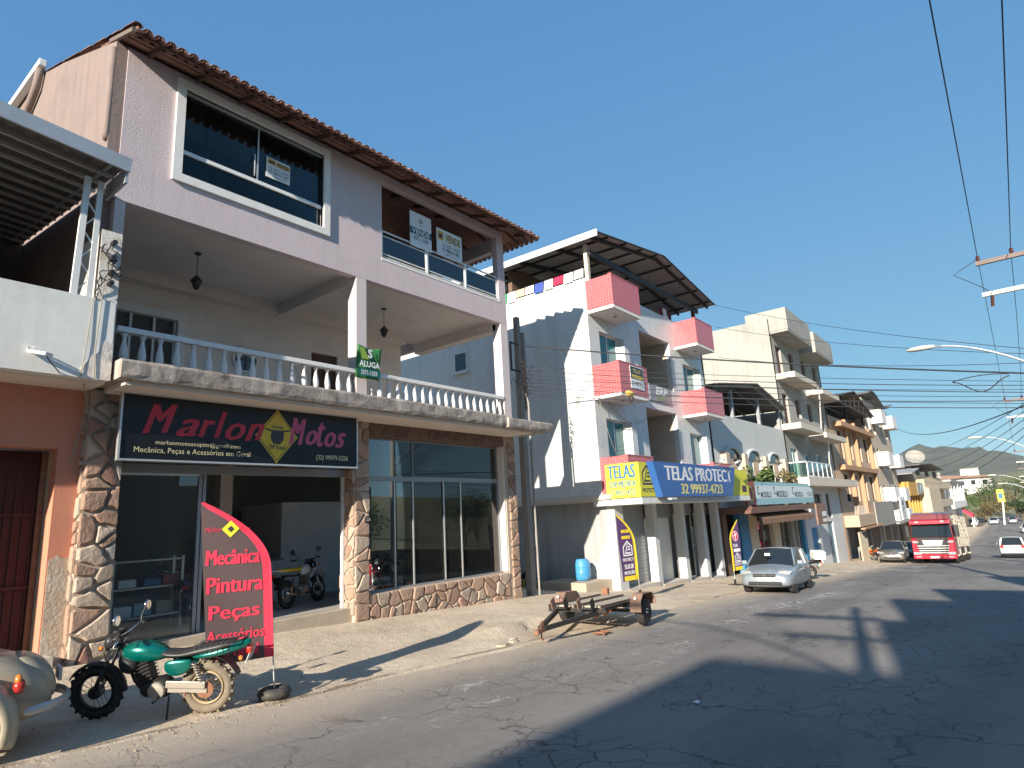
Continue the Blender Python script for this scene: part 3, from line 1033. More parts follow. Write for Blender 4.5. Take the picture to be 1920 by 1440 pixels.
# --- balcony slab
sl_ = MB()
random.seed(21)
def rough_slab(mb, xa, xb, yf, yb, z0, z1, step=0.22):
    xs_ = frange(xa, xb, step)
    rings = []
    for x in xs_:
        j = lambda s: random.uniform(-s, s) * .6
        rings.append([(x, yb, z0), (x, yf + 0.02 + j(.012), z0 + j(.018)), (x, yf + j(.014), z0 + 0.06 + j(.02)), (x, yf + j(.014), z1 - 0.05 + j(.012)), (x, yf + 0.03 + j(.01), z1 + j(.012)), (x, yb, z1)])
    mb.loft(rings)
rough_slab(sl_, 3.68, 13.2, 10.6, 11.72, 4.44, 4.75)
slab = sl_.build('balcony_slab', 'old_concrete', H)
sl_ = MB()
rough_slab(sl_, 13.2, 15.28, 10.52, 11.72, 4.42, 4.68)
sl_.build('balcony_slab', 'old_concrete', H)
B(3.75, 14.83, 11.72, 15.3, 4.46, 4.78).build('balcony_floor', 'cream_paint', H)
B(3.8, 14.6, 10.75, 11.7, 4.36, 4.437).build('slab_soffit', 'cream_paint', H)
# --- balustrade: hand rail and each baluster
def balprofile():
    return [(0.055, 0.0), (0.055, 0.03), (0.035, 0.045), (0.03, 0.08), (0.045, 0.10), (0.066, 0.18), (0.072, 0.25), (0.062, 0.34), (0.042, 0.44), (0.03, 0.52), (0.03, 0.55), (0.045, 0.58), (0.055, 0.60), (0.055, 0.63)]
bal = None
for xa, xb, cnt in ((3.95, 8.99, 17), (9.62, 14.48, 17)):
    rail = B(xa, xb, 11.68, 11.84, 5.50, 5.60).build('hand_rail', 'white_paint', H, bevel=0.012)
    if xa < 5:
        B(xa, xb, 11.70, 11.82, 4.782, 4.86).build('plinth_rail', 'white_paint', rail)
    for i in range(cnt):
        x = xa + 0.14 + (xb - xa - 0.28) * i / (cnt - 1)
        if bal is None:
            me_o = MB().lathe(balprofile(), (0, 0, 0), 10).build('baluster', 'baluster', None, smooth=True)
            bal = me_o.data
            o = me_o
        else:
            o = bpy.data.objects.new('baluster', bal)
            COL.objects.link(o)
        o.parent = rail
        o.location = Vector((x, 11.76, 4.862)) - wloc(rail)
o = bpy.data.objects.new('baluster', bal)
COL.objects.link(o)
o.parent = H
o.location = Vector((9.5, 11.76, 4.80)) - wloc(H)
o.scale = (0.8, 0.8, 0.62)
# --- roof: boarding, rafters, and the clay tiles that show along the eaves
PITCH = 0.36
def rz(y):
    return 10.83 + PITCH * (y - 10.9)
rb = MB()
XR, XL, YE = 15.7, 3.62, 10.9
ridge_y, rz_r = 16.4, rz(16.4)
hipx = XR - (ridge_y - YE)
rb.add([(XL, YE + 0.35, rz(YE + 0.35) + 0.03), (XR - 0.35, YE + 0.35, rz(YE + 0.35) + 0.03), (hipx, ridge_y, rz_r + 0.03), (XL, ridge_y, rz_r + 0.03),
        (XR - 0.35, 21.4, rz(YE + 0.35) + 0.03), (XL, 21.4, rz(YE + 0.35) + 0.03)],
       [(0, 1, 2, 3), (1, 4, 2), (3, 2, 4, 5)])
roof = rb.build('roof', 'roof_tile', H, solid=0.02)
for i in range(13):
    x = 4.1 + i * 0.92
    yt = min(ridge_y, YE + (XR - x))
    MB().bar((x, YE + 0.14, rz(YE + 0.14) - 0.035), (x, min(13.2, yt), rz(min(13.2, yt)) - 0.035), 0.06, 0.09).build('rafter', 'dark_wood', roof)
for k in range(4):
    y = YE + 0.12 + 0.34 * k
    MB().bar((XL, y, rz(y) + 0.016), (XR - 0.1 - 0.34 * k, y, rz(y) + 0.016), 0.05, 0.025).build('batten', 'dark_wood', roof)
for i in range(9):
    y = 11.6 + i * 0.9
    MB().bar((XR - 0.14, y, rz(YE + 0.14) - 0.03), (XR - 1.2, y, rz(YE + 1.2) - 0.03), 0.06, 0.09).build('rafter', 'dark_wood', roof)
# one barrel tile mesh (arch up), eave at local y=0 running back along +y
def tile_mesh(r0, r1, L, up=1, segs=5):
    mb = MB()
    vs_, fs_ = [], []
    for (r_, yy, th) in ((r0, 0.0, 0.0), (r1, L, 0.0), (r0 - 0.016, 0.0, 1), (r1 - 0.016, L, 1)):
        for j in range(segs + 1):
            a = math.pi * j / segs
            vs_.append((r_ * math.cos(a), yy, up * (r_ * math.sin(a) * 0.75) + yy * PITCH))
    n_ = segs + 1
    for j in range(segs):
        fs_.append((j, n_ + j, n_ + j + 1, j + 1))
        fs_.append((2 * n_ + j, 2 * n_ + j + 1, 3 * n_ + j + 1, 3 * n_ + j))
        fs_.append((j, j + 1, 2 * n_ + j + 1, 2 * n_ + j))
        fs_.append((n_ + j, 3 * n_ + j, 3 * n_ + j + 1, n_ + j + 1))
    mb.add(vs_, fs_)
    return mb.build('tile', 'roof_tile', None, smooth=False).data, None
cap_me, _ = tile_mesh(0.088, 0.074, 0.46, 1)
pan_me, _ = tile_mesh(0.088, 0.078, 0.46, -1)
for o in [o for o in bpy.data.objects if o.name.startswith('tile') and o.parent is None]:
    bpy.data.objects.remove(o)
random.seed(9)
hw = wloc(H)
def put_tile(me, x, y, z, rot=0.0):
    o = bpy.data.objects.new('tile', me)
    COL.objects.link(o)
    o.parent = roof
    o.location = Vector((x, y, z)) - hw
    o.rotation_euler = (random.uniform(-.02, .02), random.uniform(-.03, .03), rot + random.uniform(-.03, .03))
TW = 0.205
ncol = int((XR - XL) / TW)
for i in range(ncol + 1):
    x = XL + 0.05 + i * TW
    for k in range(2):
        y = YE - 0.06 + 0.36 * k + random.uniform(-.015, .015)
        if x > XR - 0.36 * k:
            continue
        put_tile(pan_me, x, y, rz(y) + 0.095)
        put_tile(cap_me, x + TW / 2, y + 0.015, rz(y) + 0.085)
rest = MB()
def tile_into(mb, me, x, y, z, rot):
    mt = Matrix.Translation((x, y, z)) @ Matrix.Rotation(rot, 4, 'Z')
    mb.add([mt @ v.co for v in me.vertices], [tuple(p.vertices) for p in me.polygons])
for i in range(52):
    y = YE + 0.1 + i * TW
    for k in range(2):
        x = XR + 0.06 - 0.36 * k
        z = rz(YE - 0.06 + 0.36 * k)
        if y < YE + 0.36 * k:
            continue
        if i < 12 and k == 0:
            put_tile(pan_me, x, y, z + 0.095, R(90))
            put_tile(cap_me, x, y + TW / 2, z + 0.085, R(90))
        else:
            tile_into(rest, pan_me, x, y, z + 0.095, R(90))
            tile_into(rest, cap_me, x, y + TW / 2, z + 0.085, R(90))
for i in range(0, ncol + 1):
    x = XL + 0.05 + i * TW
    for k in range(2, 5):
        y = YE - 0.06 + 0.36 * k
        if x > XR - 0.36 * k:
            continue
        tile_into(rest, pan_me, x, y, rz(y) + 0.095, 0)
        tile_into(rest, cap_me, x + TW / 2, y, rz(y) + 0.085, 0)
rs = rest.build('roof_tiles', 'roof_tile', roof)
rs['kind'] = 'stuff'
for k in range(14):
    y = YE - 0.04 + 0.38 * k
    if y > ridge_y - 0.2:
        break
    put_tile(cap_me, XL - 0.02, y, rz(y) + 0.13)
MB().tube([(XL - 0.07, YE - 0.0, rz(YE) + 0.02), (XL - 0.07, 12.0, rz(12.0) + 0.02)], 0.045, 6).build('verge_board', 'lavender_sun_dimmed', roof)
# rear roof gutter and the down pipes on the side wall
gt = MB()
gt.prism([(-0.09, -0.08), (0.06, -0.08), (0.06, 0.08), (-0.09, 0.08)], 'y', 0, 0)
gutter = MB().bar((3.45, 16.2, 13.05), (3.45, 20.6, 13.15), 0.16, 0.18).build('gutter', 'white_metal', H, bevel=0.02)
MB().tube([(3.44, 16.35, 12.95), (3.44, 16.5, 12.55), (3.46, 18.3, 11.6), (3.46, 19.5, 11.0)], 0.085, 10).build('down_pipe', 'lavender_sun_dimmed', H, smooth=True)
MB().tube([(3.53, 11.78, 10.95), (3.53, 11.78, 9.15), (3.56, 11.80, 9.05)], 0.065, 10).build('down_pipe', 'lavender_sun_dimmed', H, smooth=True)
# --- big upstairs window
wd = MB().frame('x', 4.65, 8.22, 8.69, 10.92, 11.64, 11.78, 0.17).build('window', 'white_paint', H, bevel=0.006)
for a, b in ((4.83, 6.45), (6.42, 8.04)):
    ya = 11.80 if a < 5 else 11.775
    B(a, b, ya, ya + 0.008, 9.44, 10.72).build('pane', 'glass_dark', wd)
B(4.83, 8.04, 11.79, 11.798, 8.87, 9.36).build('pane', 'glass_dark', wd)
B(4.821, 8.049, 11.745, 11.80, 9.36, 9.44).build('transom', 'white_pvc', wd)
B(4.821, 8.049, 11.745, 11.80, 10.70, 10.749).build('track', 'aluminium', wd)
B(6.415, 6.45, 11.765, 11.774, 9.44, 10.70).build('stile', 'aluminium', wd)
MB().tube([(6.36, 11.76, 9.52), (6.34, 11.72, 9.56), (6.34, 11.72, 10.0), (6.36, 11.76, 10.04)], 0.014, 6).build('handle', 'aluminium', wd)
B(3.76, 9.6, 14.6, 14.75, 8.6, 11.6).build('room_wall', 'interior_dark', H)
B(5.6, 5.68, 12.4, 12.5, 8.6, 10.9).build('room_post', 'interior_wall', H)
# --- verandah railing
rl = B(9.84, 14.49, 11.74, 11.78, 9.42, 9.46).build('railing', 'white_metal', H)
for x in (9.87, 11.42, 11.5, 12.98, 13.06, 14.46):
    B(x - 0.02, x + 0.02, 11.742, 11.778, 8.74, 9.42).build('post', 'white_metal', rl)
B(11.44, 11.48, 11.73, 11.79, 8.67, 9.46).build('post', 'white_metal', rl)
B(13.0, 13.04, 11.73, 11.79, 8.67, 9.46).build('post', 'white_metal', rl)
for z in (8.72, 8.8, 9.3):
    B(9.84, 14.49, 11.745, 11.775, z, z + 0.028).build('bar', 'white_metal', rl)
for a, b in ((9.9, 11.4), (11.52, 12.96), (13.08, 14.44)):
    B(a, b, 11.757, 11.763, 8.83, 9.3).build('pane', 'glass_rail', rl)
B(14.68, 14.74, 12.02, 15.1, 9.42, 9.46).build('railing', 'white_metal', H)
B(9.80, 14.55, 11.69, 11.72, 8.60, 8.67).build('sill', 'white_paint', H)
# --- lanterns hanging from the loggia ceiling
def lantern(x, y, label):
    t_ = thing('hanging_lantern', label, 'lantern', (x, y, 7.3), 'loggia lanterns')
    MB().lathe([(0.07, 0), (0.07, 0.025)], (x, y, 8.05), 12).build('ceiling_rose', 'black_metal', t_)
    MB().cyl((x, y, 8.05), (x, y, 7.55), 0.008, 6).build('chain', 'black_metal', t_)
    MB().lathe([(0.02, 0.30), (0.05, 0.27), (0.135, 0.17), (0.13, 0.16), (0.115, 0.155), (0.06, 0.0), (0.02, -0.03)], (x, y, 7.25), 6).build('lamp_body', 'black_metal', t_)
    for k in range(6):
        a = math.pi * 2 * (k + 0.5) / 6
        p0 = Vector((x + 0.052 * math.cos(a), y + 0.052 * math.sin(a), 7.27))
        p1 = Vector((x + 0.098 * math.cos(a), y + 0.098 * math.sin(a), 7.395))
        MB().bar(p0, p1, 0.05, 0.006, up=(math.cos(a), math.sin(a), 0)).build('pane', 'insulator', t_)
lantern(5.95, 13.3, 'black hexagonal lantern hanging over the left half of the loggia')
lantern(11.3, 13.4, 'black hexagonal lantern hanging over the right half of the loggia')

# ------------------------------------------------------------------ ground floor: stone piers, shop front, show window
def gzt(x):
    return gz(x, D) - 0.15
MIX = ['stone_a', 'stone_a', 'stone_b', 'stone_c', 'stone_d', 'stone_b']
TAN = ['stone_tan', 'stone_tan', 'stone_b', 'stone_a']
pl = B(3.62, 4.16, 11.66, 12.1, -0.3, 4.44).build('stone_pier', 'mortar', H)
stones(pl, (3.62, 11.66, 0), (1, 0, 0), (0, 0, 1), [(0.0, -0.1), (0.54, -0.1), (0.54, 4.42), (0.0, 4.42)], 0.34, 0.06, MIX, 0.03, 2)
stones(pl, (3.62, 12.1, 0), (0, -1, 0), (0, 0, 1), [(0.0, -0.1), (0.44, -0.1), (0.44, 4.42), (0.0, 4.42)], 0.36, 0.045, ['stone_b', 'stone_a'], 0.025, 3)
pm_ = B(8.97, 9.36, 11.70, 12.2, -0.4, 4.44).build('stone_pier', 'mortar', H)
stones(pm_, (8.97, 11.70, 0), (1, 0, 0), (0, 0, 1), [(0.0, -0.05), (0.39, -0.05), (0.39, 4.42), (0.0, 4.42)], 0.27, 0.045, MIX + TAN, 0.022, 5)
stones(pm_, (8.97, 12.2, 0), (0, -1, 0), (0, 0, 1), [(0.0, 0.1), (0.5, 0.1), (0.5, 4.42), (0.0, 4.42)], 0.27, 0.045, TAN, 0.022, 6)
pr_ = B(14.36, 14.83, 11.70, 12.2, -0.6, 4.44).build('stone_pier', 'mortar', H)
stones(pr_, (14.36, 11.70, 0), (1, 0, 0), (0, 0, 1), [(0.12, -0.4), (0.47, -0.4), (0.47, 4.42), (0.12, 4.42)], 0.26, 0.045, TAN, 0.022, 7)
B(14.30, 14.36, 11.72, 12.2, 0.52, 4.1).build('window_reveal', 'cream_paint', H)
lw = B(9.36, 14.36, 11.72, 12.05, -0.7, 0.485).build('stone_wall', 'mortar', H)
stones(lw, (9.36, 11.72, 0), (1, 0, 0), (0, 0, 1), [(0.0, gzt(9.4)), (5.0, gzt(14.4)), (5.0, 0.485), (0.0, 0.485)], 0.30, 0.05, TAN, 0.02, 8, aspect=1.15)
lt = B(9.36, 14.36, 11.72, 12.05, 4.06, 4.44).build('lintel', 'brown_wall', H)
stones(lt, (9.36, 11.72, 0), (1, 0, 0), (0, 0, 1), [(0, 4.07), (5.0, 4.07), (5.0, 4.43), (0, 4.43)], 0.19, 0.02, ['brown_tile'], 0.02, 9, jitter=0.15, aspect=2.2, name='cladding_tile')
# show window
sw = MB().frame('x', 9.37, 14.29, 0.49, 4.05, 11.93, 11.99, 0.04).build('show_window', 'steel_gray', H)
B(9.41, 14.25, 11.925, 11.985, 3.02, 3.13).build('transom', 'steel_gray', sw)
xs_ = (9.41, 10.94, 12.03, 12.68, 14.25)
for i, (a, b) in enumerate(zip(xs_[:-1], xs_[1:])):
    B(a + 0.01, b - 0.01, 11.955 + 0.012 * (i % 2), 11.963 + 0.012 * (i % 2), 0.53, 3.02).build('pane', 'glass_shop', sw)
for a, b in ((9.42, 10.93), (10.95, 14.24)):
    B(a, b, 11.958, 11.966, 3.13, 4.01).build('pane', 'glass_shop', sw)
for x in (10.34, 10.94, 12.03, 12.68):
    B(x - 0.018, x + 0.018, 11.93, 11.954, 0.53, 3.02).build('mullion', 'aluminium', sw)
B(10.93, 10.95, 11.93, 11.956, 3.13, 4.01).build('mullion', 'steel_gray', sw)
# shop door opening
FZ = 0.25
st_ = MB().box(4.16, 8.97, 11.80, 12.15, -0.4, FZ).build('door_step', 'slab_tan', H, bevel=0.012)
df = MB().box(4.16, 8.95, 12.02, 12.10, 3.10, 3.26).build('shop_front', 'steel_gray', H)
B(4.16, 8.95, 12.03, 12.09, 3.28, 4.44).build('panel', 'steel_gray', df)
for x in (4.18, 5.64, 5.72, 8.88):
    B(x, x + 0.06, 12.025, 12.095, FZ + 0.001, 3.10).build('jamb', 'steel_gray' if x < 8 else 'white_metal', df)
B(4.24, 5.64, 12.05, 12.058, FZ + 0.02, 3.06).build('pane', 'glass_shop', df)
B(4.24, 5.64, 12.03, 12.08, 3.06, 3.10).build('head_rail', 'aluminium', df)
# interior
B(3.75, 14.7, 12.11, 18.6, FZ - 0.1, FZ).build('shop_floor', 'shop_floor', H)
B(3.75, 14.7, 18.4, 18.6, FZ, 4.44).build('shop_back_wall', 'interior_wall', H)
B(3.75, 3.9, 12.11, 18.4, FZ, 4.44).build('shop_side_wall', 'interior_wall', H)
B(14.63, 14.83, 12.2, 20.0, -0.7, 7.93 - 3.2).build('right_ground_wall', 'cream_paint', H)
B(3.9, 14.63, 12.11, 18.4, 4.36, 4.45).build('shop_ceiling', 'interior_wall', H)
B(7.35, 7.65, 14.6, 14.9, FZ, 4.36).build('shop_pillar', 'cream_paint', H)
B(9.5, 11.4, 15.5, 17.6, FZ, 2.72).build('office_box', 'white_paint', H)

sf = thing('shelf_unit', 'metal shelf unit with boxes standing behind the shop door glass', 'shelf', (5.4, 13.5, FZ))
for x in (4.75, 6.0):
    for y in (13.35, 13.75):
        B(x, x + .05, y, y + .05, FZ, FZ + 1.35).build('upright', 'aluminium', sf)
for z in (FZ + .25, FZ + .78, FZ + 1.28):
    B(4.78, 6.02, 13.36, 13.79, z, z + .03).build('shelf_board', 'aluminium', sf)
random.seed(12)
for i, (z, x) in enumerate(((FZ + .29, 4.85), (FZ + .29, 5.2), (FZ + .29, 5.6), (FZ + .82, 4.9), (FZ + .82, 5.35), (FZ + .82, 5.7))):
    o = B(x, x + .3, 13.42, 13.7, z, z + random.uniform(.12, .28)).build('stock_box', ['sign_white', 'sign_aqua', 'plank', 'sign_white', 'letter_blue', 'sign_redbrown'][i])
    tag(o, ['white box left on the lower shop shelf', 'aqua box in the middle of the lower shop shelf', 'brown carton right on the lower shop shelf', 'white box left on the upper shop shelf', 'blue box in the middle of the upper shop shelf', 'red box right on the upper shop shelf'][i], 'box', 'boxes on the shop shelf')
ct = thing('shop_counter', 'white counter with a printer on top inside the shop doorway', 'counter', (8.4, 15.2, FZ))
B(7.75, 9.2, 15.0, 15.5, FZ, FZ + 1.0).build('body', 'white_paint', ct)
B(7.7, 9.25, 14.95, 15.55, FZ + 1.0, FZ + 1.04).build('top', 'steel_gray', ct)
B(7.9, 8.5, 15.05, 15.4, FZ + 1.04, FZ + 1.25).build('printer', 'sign_white', ct)
# ================================================================== neighbour house on the left edge
N0 = thing('orange_house', 'orange-walled house with white parapet and corrugated metal terrace roof at the left edge', 'building', (0.5, D, 0))
MB().wall('x', -4.5, 3.61, -0.2, 4.42, 11.78, 12.05, [(0.6, 3.28, -0.2, 3.43)]).build('front_wall', 'orange_wall', N0)
# peeled base plaster
random.seed(4)
pts = [(3.3, 0.05), (3.605, 0.05), (3.605, 1.75), (3.5, 1.72), (3.4, 1.78), (3.3, 1.7)]
MB().prism(pts, 'y', 11.772, 11.785).build('plaster_patch', 'bare_plaster', N0)
MB().prism([(12.04, 0.1), (12.3, 0.1), (12.3, 3.43), (12.04, 3.43)], 'x', 3.281, 3.30).build('door_jamb', 'peach_plaster', N0)
gt_ = B(0.6, 3.28, 12.3, 12.34, 0.0, 3.43).build('gate', 'red_door', N0)
for i in range(9):
    B(2.2 + i * 0.12, 2.222 + i * 0.12, 12.27, 12.30, 0.05, 3.40).build('slat', 'red_door', gt_)
for z in (0.3, 1.3, 2.4):
    B(2.1, 3.27, 12.255, 12.27, z, z + 0.05).build('rail', 'red_door', gt_)
B(3.20, 3.27, 12.20, 12.25, 0.05, 3.42).build('gate_post', 'rust', N0)
B(0.5, 3.4, 11.5, 12.4, -0.2, gz(3, 11.8) + 0.16).build('door_step', 'slab_pale', N0)
# overhanging parapet
MB().prism([(-4.5, 4.42), (3.62, 4.42), (3.62, 5.70), (3.50, 5.72), (-4.5, 5.76)], 'y', 10.88, 11.08).build('parapet', 'offwhite_wall', N0)
MB().prism([(3.15, 4.415), (3.63, 4.415), (3.63, 5.0), (3.52, 5.05), (3.44, 4.86), (3.33, 4.75), (3.24, 4.60)], 'y', 10.872, 10.9).build('peeled_patch', 'peeling', N0)
B(-4.5, 3.62, 11.08, 12.1, 4.40, 4.56).build('terrace_floor', 'cream_paint', N0)
B(-4.5, 3.55, 16.5, 16.7, 4.56, 9.4).build('back_wall', 'interior_dark', N0)  # added with the side wall to keep the terrace dark
B(-4.7, -4.5, 10.4, 16.7, -0.2, 9.6).build('sun_block_wall', 'orange_wall', N0)  # unseen wall added to keep the low sun out of the terrace
wp = MB().box(3.36, 3.66, 10.95, 11.88, 4.56, 6.94).build('corner_pier', 'peeling', N0)
# terrace roof
fz0, fz1 = 8.10, 7.72
rf = MB().bar((-4.5, 10.42, 8.62), (3.52, 10.42, 7.92), 0.04, 0.24).build('terrace_roof', 'galvanised', N0)
def sheet_wave(mb, x0, x1, y0, y1, zf, amp=0.03, pitch=0.2, th=0.0):
    k = int((x1 - x0) / (pitch / 2))
    xs__ = [x0 + (x1 - x0) * i / k for i in range(k + 1)]
    vs_ = []
    for i, x in enumerate(xs__):
        a = amp * (1 if i % 2 else -1)
        vs_.append((x, y0, zf(x, y0) + a))
        vs_.append((x, y1, zf(x, y1) + a))
    mb.add(vs_, [(2 * i, 2 * i + 2, 2 * i + 3, 2 * i + 1) for i in range(k)])
    return mb
zr = lambda x, y: 7.96 - 0.087 * (x - 3.5) + 0.10 * (y - 10.42)
sheet_wave(MB(), -4.5, 3.5, 10.42, 16.6, zr, 0.025, 0.25).build('roof_sheet', 'sheet_under', rf)
MB().box(3.46, 3.50, 10.45, 11.3, 7.62, 7.9).build('roof_end', 'galvanised', rf)
for y in [10.95 + .42 * k for k in range(13)]:
    MB().bar((-4.5, y, zr(-4.5, y) - 0.12), (3.45, y, zr(3.45, y) - 0.12), 0.05, 0.05).build('purlin', 'sheet_pale', rf)
for i in range(3):
    x = 3.3 - i * 2.4
    MB().bar((x, 10.6, zr(x, 10.6) - 0.06), (x, 16.4, zr(x, 16.4) - 0.06), 0.04, 0.05).build('roof_batten', 'galvanised', rf)
tp = MB().bar((3.05, 10.98, 5.72), (3.10, 10.98, 7.78), 0.06, 0.09).build('lattice_post', 'white_metal', N0)
MB().bar((3.26, 10.98, 5.72), (3.29, 10.98, 7.76), 0.05, 0.08).build('chord', 'white_metal', tp)
for i in range(7):
    z = 5.8 + i * 0.27
    a, b = ((3.07, z), (3.27, z + 0.26)) if i % 2 == 0 else ((3.27, z), (3.09, z + 0.26))
    MB().bar((a[0], 10.98, a[1]), (b[0], 10.98, b[1]), 0.018, 0.02).build('lacing', 'white_metal', tp)
# meter tangle on the corner pier
mt_ = thing('wire_tangle', 'tangle of black service wires on the peeling white corner pier', 'wires', (3.5, 10.93, 6.2))
random.seed(8)
for i in range(11):
    p = Vector((3.46 + random.uniform(-.04, .14), 10.90, 6.75 - random.uniform(0, .7)))
    pts = [p]
    for k in range(6):
        p = p + Vector((random.uniform(-.12, .12), random.uniform(-.03, .02), random.uniform(-.16, .09)))
        p.x = min(3.68, max(3.33, p.x))
        p.y = min(10.93, max(10.82, p.y))
        pts.append(p.copy())
    MB().tube(pts, 0.009, 5).build('wire', 'cable', mt_)
for z in (6.72, 6.45, 6.2, 6.02):
    MB().cyl((3.52, 10.95, z), (3.52, 10.82, z), 0.04, 8).build('spool', 'black_plastic', mt_)
MB().tube([(3.42, 10.86, 6.0), (3.40, 10.86, 5.4), (3.38, 10.86, 4.8), (3.40, 10.86, 4.45), (3.40, 11.3, 4.39), (3.57, 11.62, 4.2), (3.5, 11.66, 3.6), (3.44, 11.7, 3.2)], 0.008, 5).build('wire', 'cable_light', mt_)
MB().tube([(3.30, 10.87, 5.68), (3.26, 10.86, 5.0), (3.22, 10.86, 4.42)], 0.006, 5).build('wire', 'cable_light', mt_)
fl = thing('flood_lamp', 'small white floodlight fixed low on the white parapet', 'lamp', (2.55, 10.87, 4.7))
MB().bar((2.56, 10.85, 4.70), (2.72, 10.55, 4.62), 0.13, 0.05).build('lamp_head', 'white_metal', fl, bevel=0.01)
MB().tube([(2.55, 10.88, 4.74), (2.52, 10.80, 4.78), (2.60, 10.75, 4.74)], 0.014, 6).build('bracket', 'aluminium', fl)
MB().tube([(2.7, 10.7, 4.66), (2.85, 10.8, 4.52), (2.98, 10.9, 4.43)], 0.008, 5).build('wire', 'cable', fl)

# ================================================================== signs on the shop house
UX, UZ = Vector((1, 0, 0)), Vector((0, 0, 1))
S1 = thing('shop_sign', 'long black shop sign with red script lettering and yellow diamond under the balcony', 'sign', (6.3, 11.3, 3.25))
x0, z0, W_, Hh = 3.98, 3.25, 4.73, 1.10
B(x0, x0 + W_, 11.30, 11.36, z0, z0 + Hh).build('panel', 'sign_black', S1)
MB().frame('x', x0 - 0.025, x0 + W_ + 0.025, z0 - 0.025, z0 + Hh + 0.02, 11.28, 11.365, 0.032).build('frame', 'aluminium', S1)
O = (x0, 11.30, z0)
dcx, dcz = 2.80, 0.555
patch([(dcx - .46, dcz), (dcx, dcz - .53), (dcx + .46, dcz), (dcx, dcz + .53)], 'diamond_yellow', S1, O, UX, UZ, 0.003)
patch([(dcx - .43, dcz), (dcx, dcz - .495), (dcx + .43, dcz), (dcx, dcz + .495)], 'letter_dark', S1, O, UX, UZ, 0.0045)
patch([(dcx - .41, dcz), (dcx, dcz - .472), (dcx + .41, dcz), (dcx, dcz + .472)], 'diamond_yellow', S1, O, UX, UZ, 0.006)
# handlebar emblem
patch([(dcx - .13, dcz + .06), (dcx - .14, dcz - .05), (dcx - .08, dcz - .15), (dcx + .06, dcz - .16), (dcx + .14, dcz - .06), (dcx + .15, dcz + .07), (dcx + .06, dcz + .11), (dcx - .06, dcz + .11)], 'letter_dark', S1, O, UX, UZ, 0.008)
patch([(dcx - .27, dcz + .15), (dcx - .26, dcz + .12), (dcx - .1, dcz + .08), (dcx + .1, dcz + .08), (dcx + .28, dcz + .11), (dcx + .29, dcz + .14), (dcx + .1, dcz + .12), (dcx - .1, dcz + .12)], 'letter_dark', S1, O, UX, UZ, 0.0085)
text_mesh('Street', 'letter_dark', S1, O, UX, UZ, dcx - .12, dcx + .13, dcz + .15, dcz + .22, 0.008, 0.2, 0.02)
text_mesh('Off Road', 'letter_dark', S1, O, UX, UZ, dcx - .18, dcx + .18, dcz - .26, dcz - .17, 0.008, 0.2, 0.02)
def script(word, mat, u0, u1, v0, v1, seed):
    """hand-lettered word: each letter tilted and sized a little differently"""
    rnd = random.Random(seed)
    widths = {'M': 1.45, 'l': 0.55, 'r': 0.75, 't': 0.7}
    ws = [widths.get(c, 1.0) for c in word]
    tot = sum(ws)
    u = u0
    for c, w in zip(word, ws):
        du = (u1 - u0) * w / tot
        tall = c in 'Mlt'
        hh = (v1 - v0) * (1.0 if tall else 0.62) * rnd.uniform(0.95, 1.05)
        dv = rnd.uniform(-.015, .02)
        text_mesh(c, mat, S1, O, UX, UZ, u + du * 0.02, u + du * 0.94, v0 + dv, v0 + dv + hh, 0.0095, 0.42, 0.0, thick=0.022, skew=rnd.uniform(-.03, .12), name='letter')
        u += du
script('Marlon', 'letter_red', 0.34, 2.52, 0.43, 0.94, 1)
script('Motos', 'letter_magenta', 3.07, 4.44, 0.40, 0.92, 2)
text_mesh('marlonmotoscupim@gmail.com', 'letter_cream', S1, O, UX, UZ, 0.55, 2.05, 0.245, 0.345, 0.006)
text_mesh('Mecânica, Peças e Acessórios em Geral', 'letter_cream', S1, O, UX, UZ, 0.22, 2.25, 0.10, 0.215, 0.006)
text_mesh('(32) 99979-5256', 'letter_cream', S1, O, UX, UZ, 3.70, 4.50, 0.10, 0.235, 0.006, 0, 0.015)
# house number plate on the stone pier
hn = thing('number_plate', 'small black house number plate on the stone pier', 'sign', (9.28, 11.64, 2.1))
B(9.21, 9.36, 11.62, 11.635, 2.05, 2.19).build('panel', 'sign_black', hn)
text_mesh('222A', 'letter_white', hn, (9.21, 11.62, 2.05), UX, UZ, 0.02, 0.13, 0.04, 0.11, 0.003)

def cloth_sign(name, label, cat, x0, x1, z0, z1, y, mat, sag=0.0, group=None):
    t_ = thing(name, label, cat, ((x0 + x1) / 2, y, z0), group)
    B(x0, x1, y, y + 0.012, z0, z1).build('panel', mat, t_)
    return t_, (x0, y, z0)
# window sale sign
s, O = cloth_sign('sale_sign', 'sale sign with amber panel stuck inside the big upstairs window', 'sign', 6.62, 7.20, 9.62, 10.10, 11.745, 'sign_white')
patch(rect(0.03, 0.22, 0.32, 0.46), 'sign_amber', s, O, UX, UZ)
patch(rect(0.05, 0.20, 0.36, 0.42), 'letter_dark', s, O, UX, UZ, 0.0045)
patch(rect(0.235, 0.56, 0.32, 0.44), 'sign_amber', s, O, UX, UZ)
text_mesh('VENDE', 'letter_dark', s, O, UX, UZ, 0.245, 0.55, 0.335, 0.43, 0.005, 0, 0.02)
text_mesh('32 3571-2410', 'letter_dark', s, O, UX, UZ, 0.06, 0.54, 0.20, 0.27, 0.004)
text_mesh('32 98818-1482', 'letter_dark', s, O, UX, UZ, 0.06, 0.54, 0.11, 0.18, 0.004)
text_mesh('CRECI 3410', 'letter_dark', s, O, UX, UZ, 0.16, 0.46, 0.04, 0.075, 0.004)
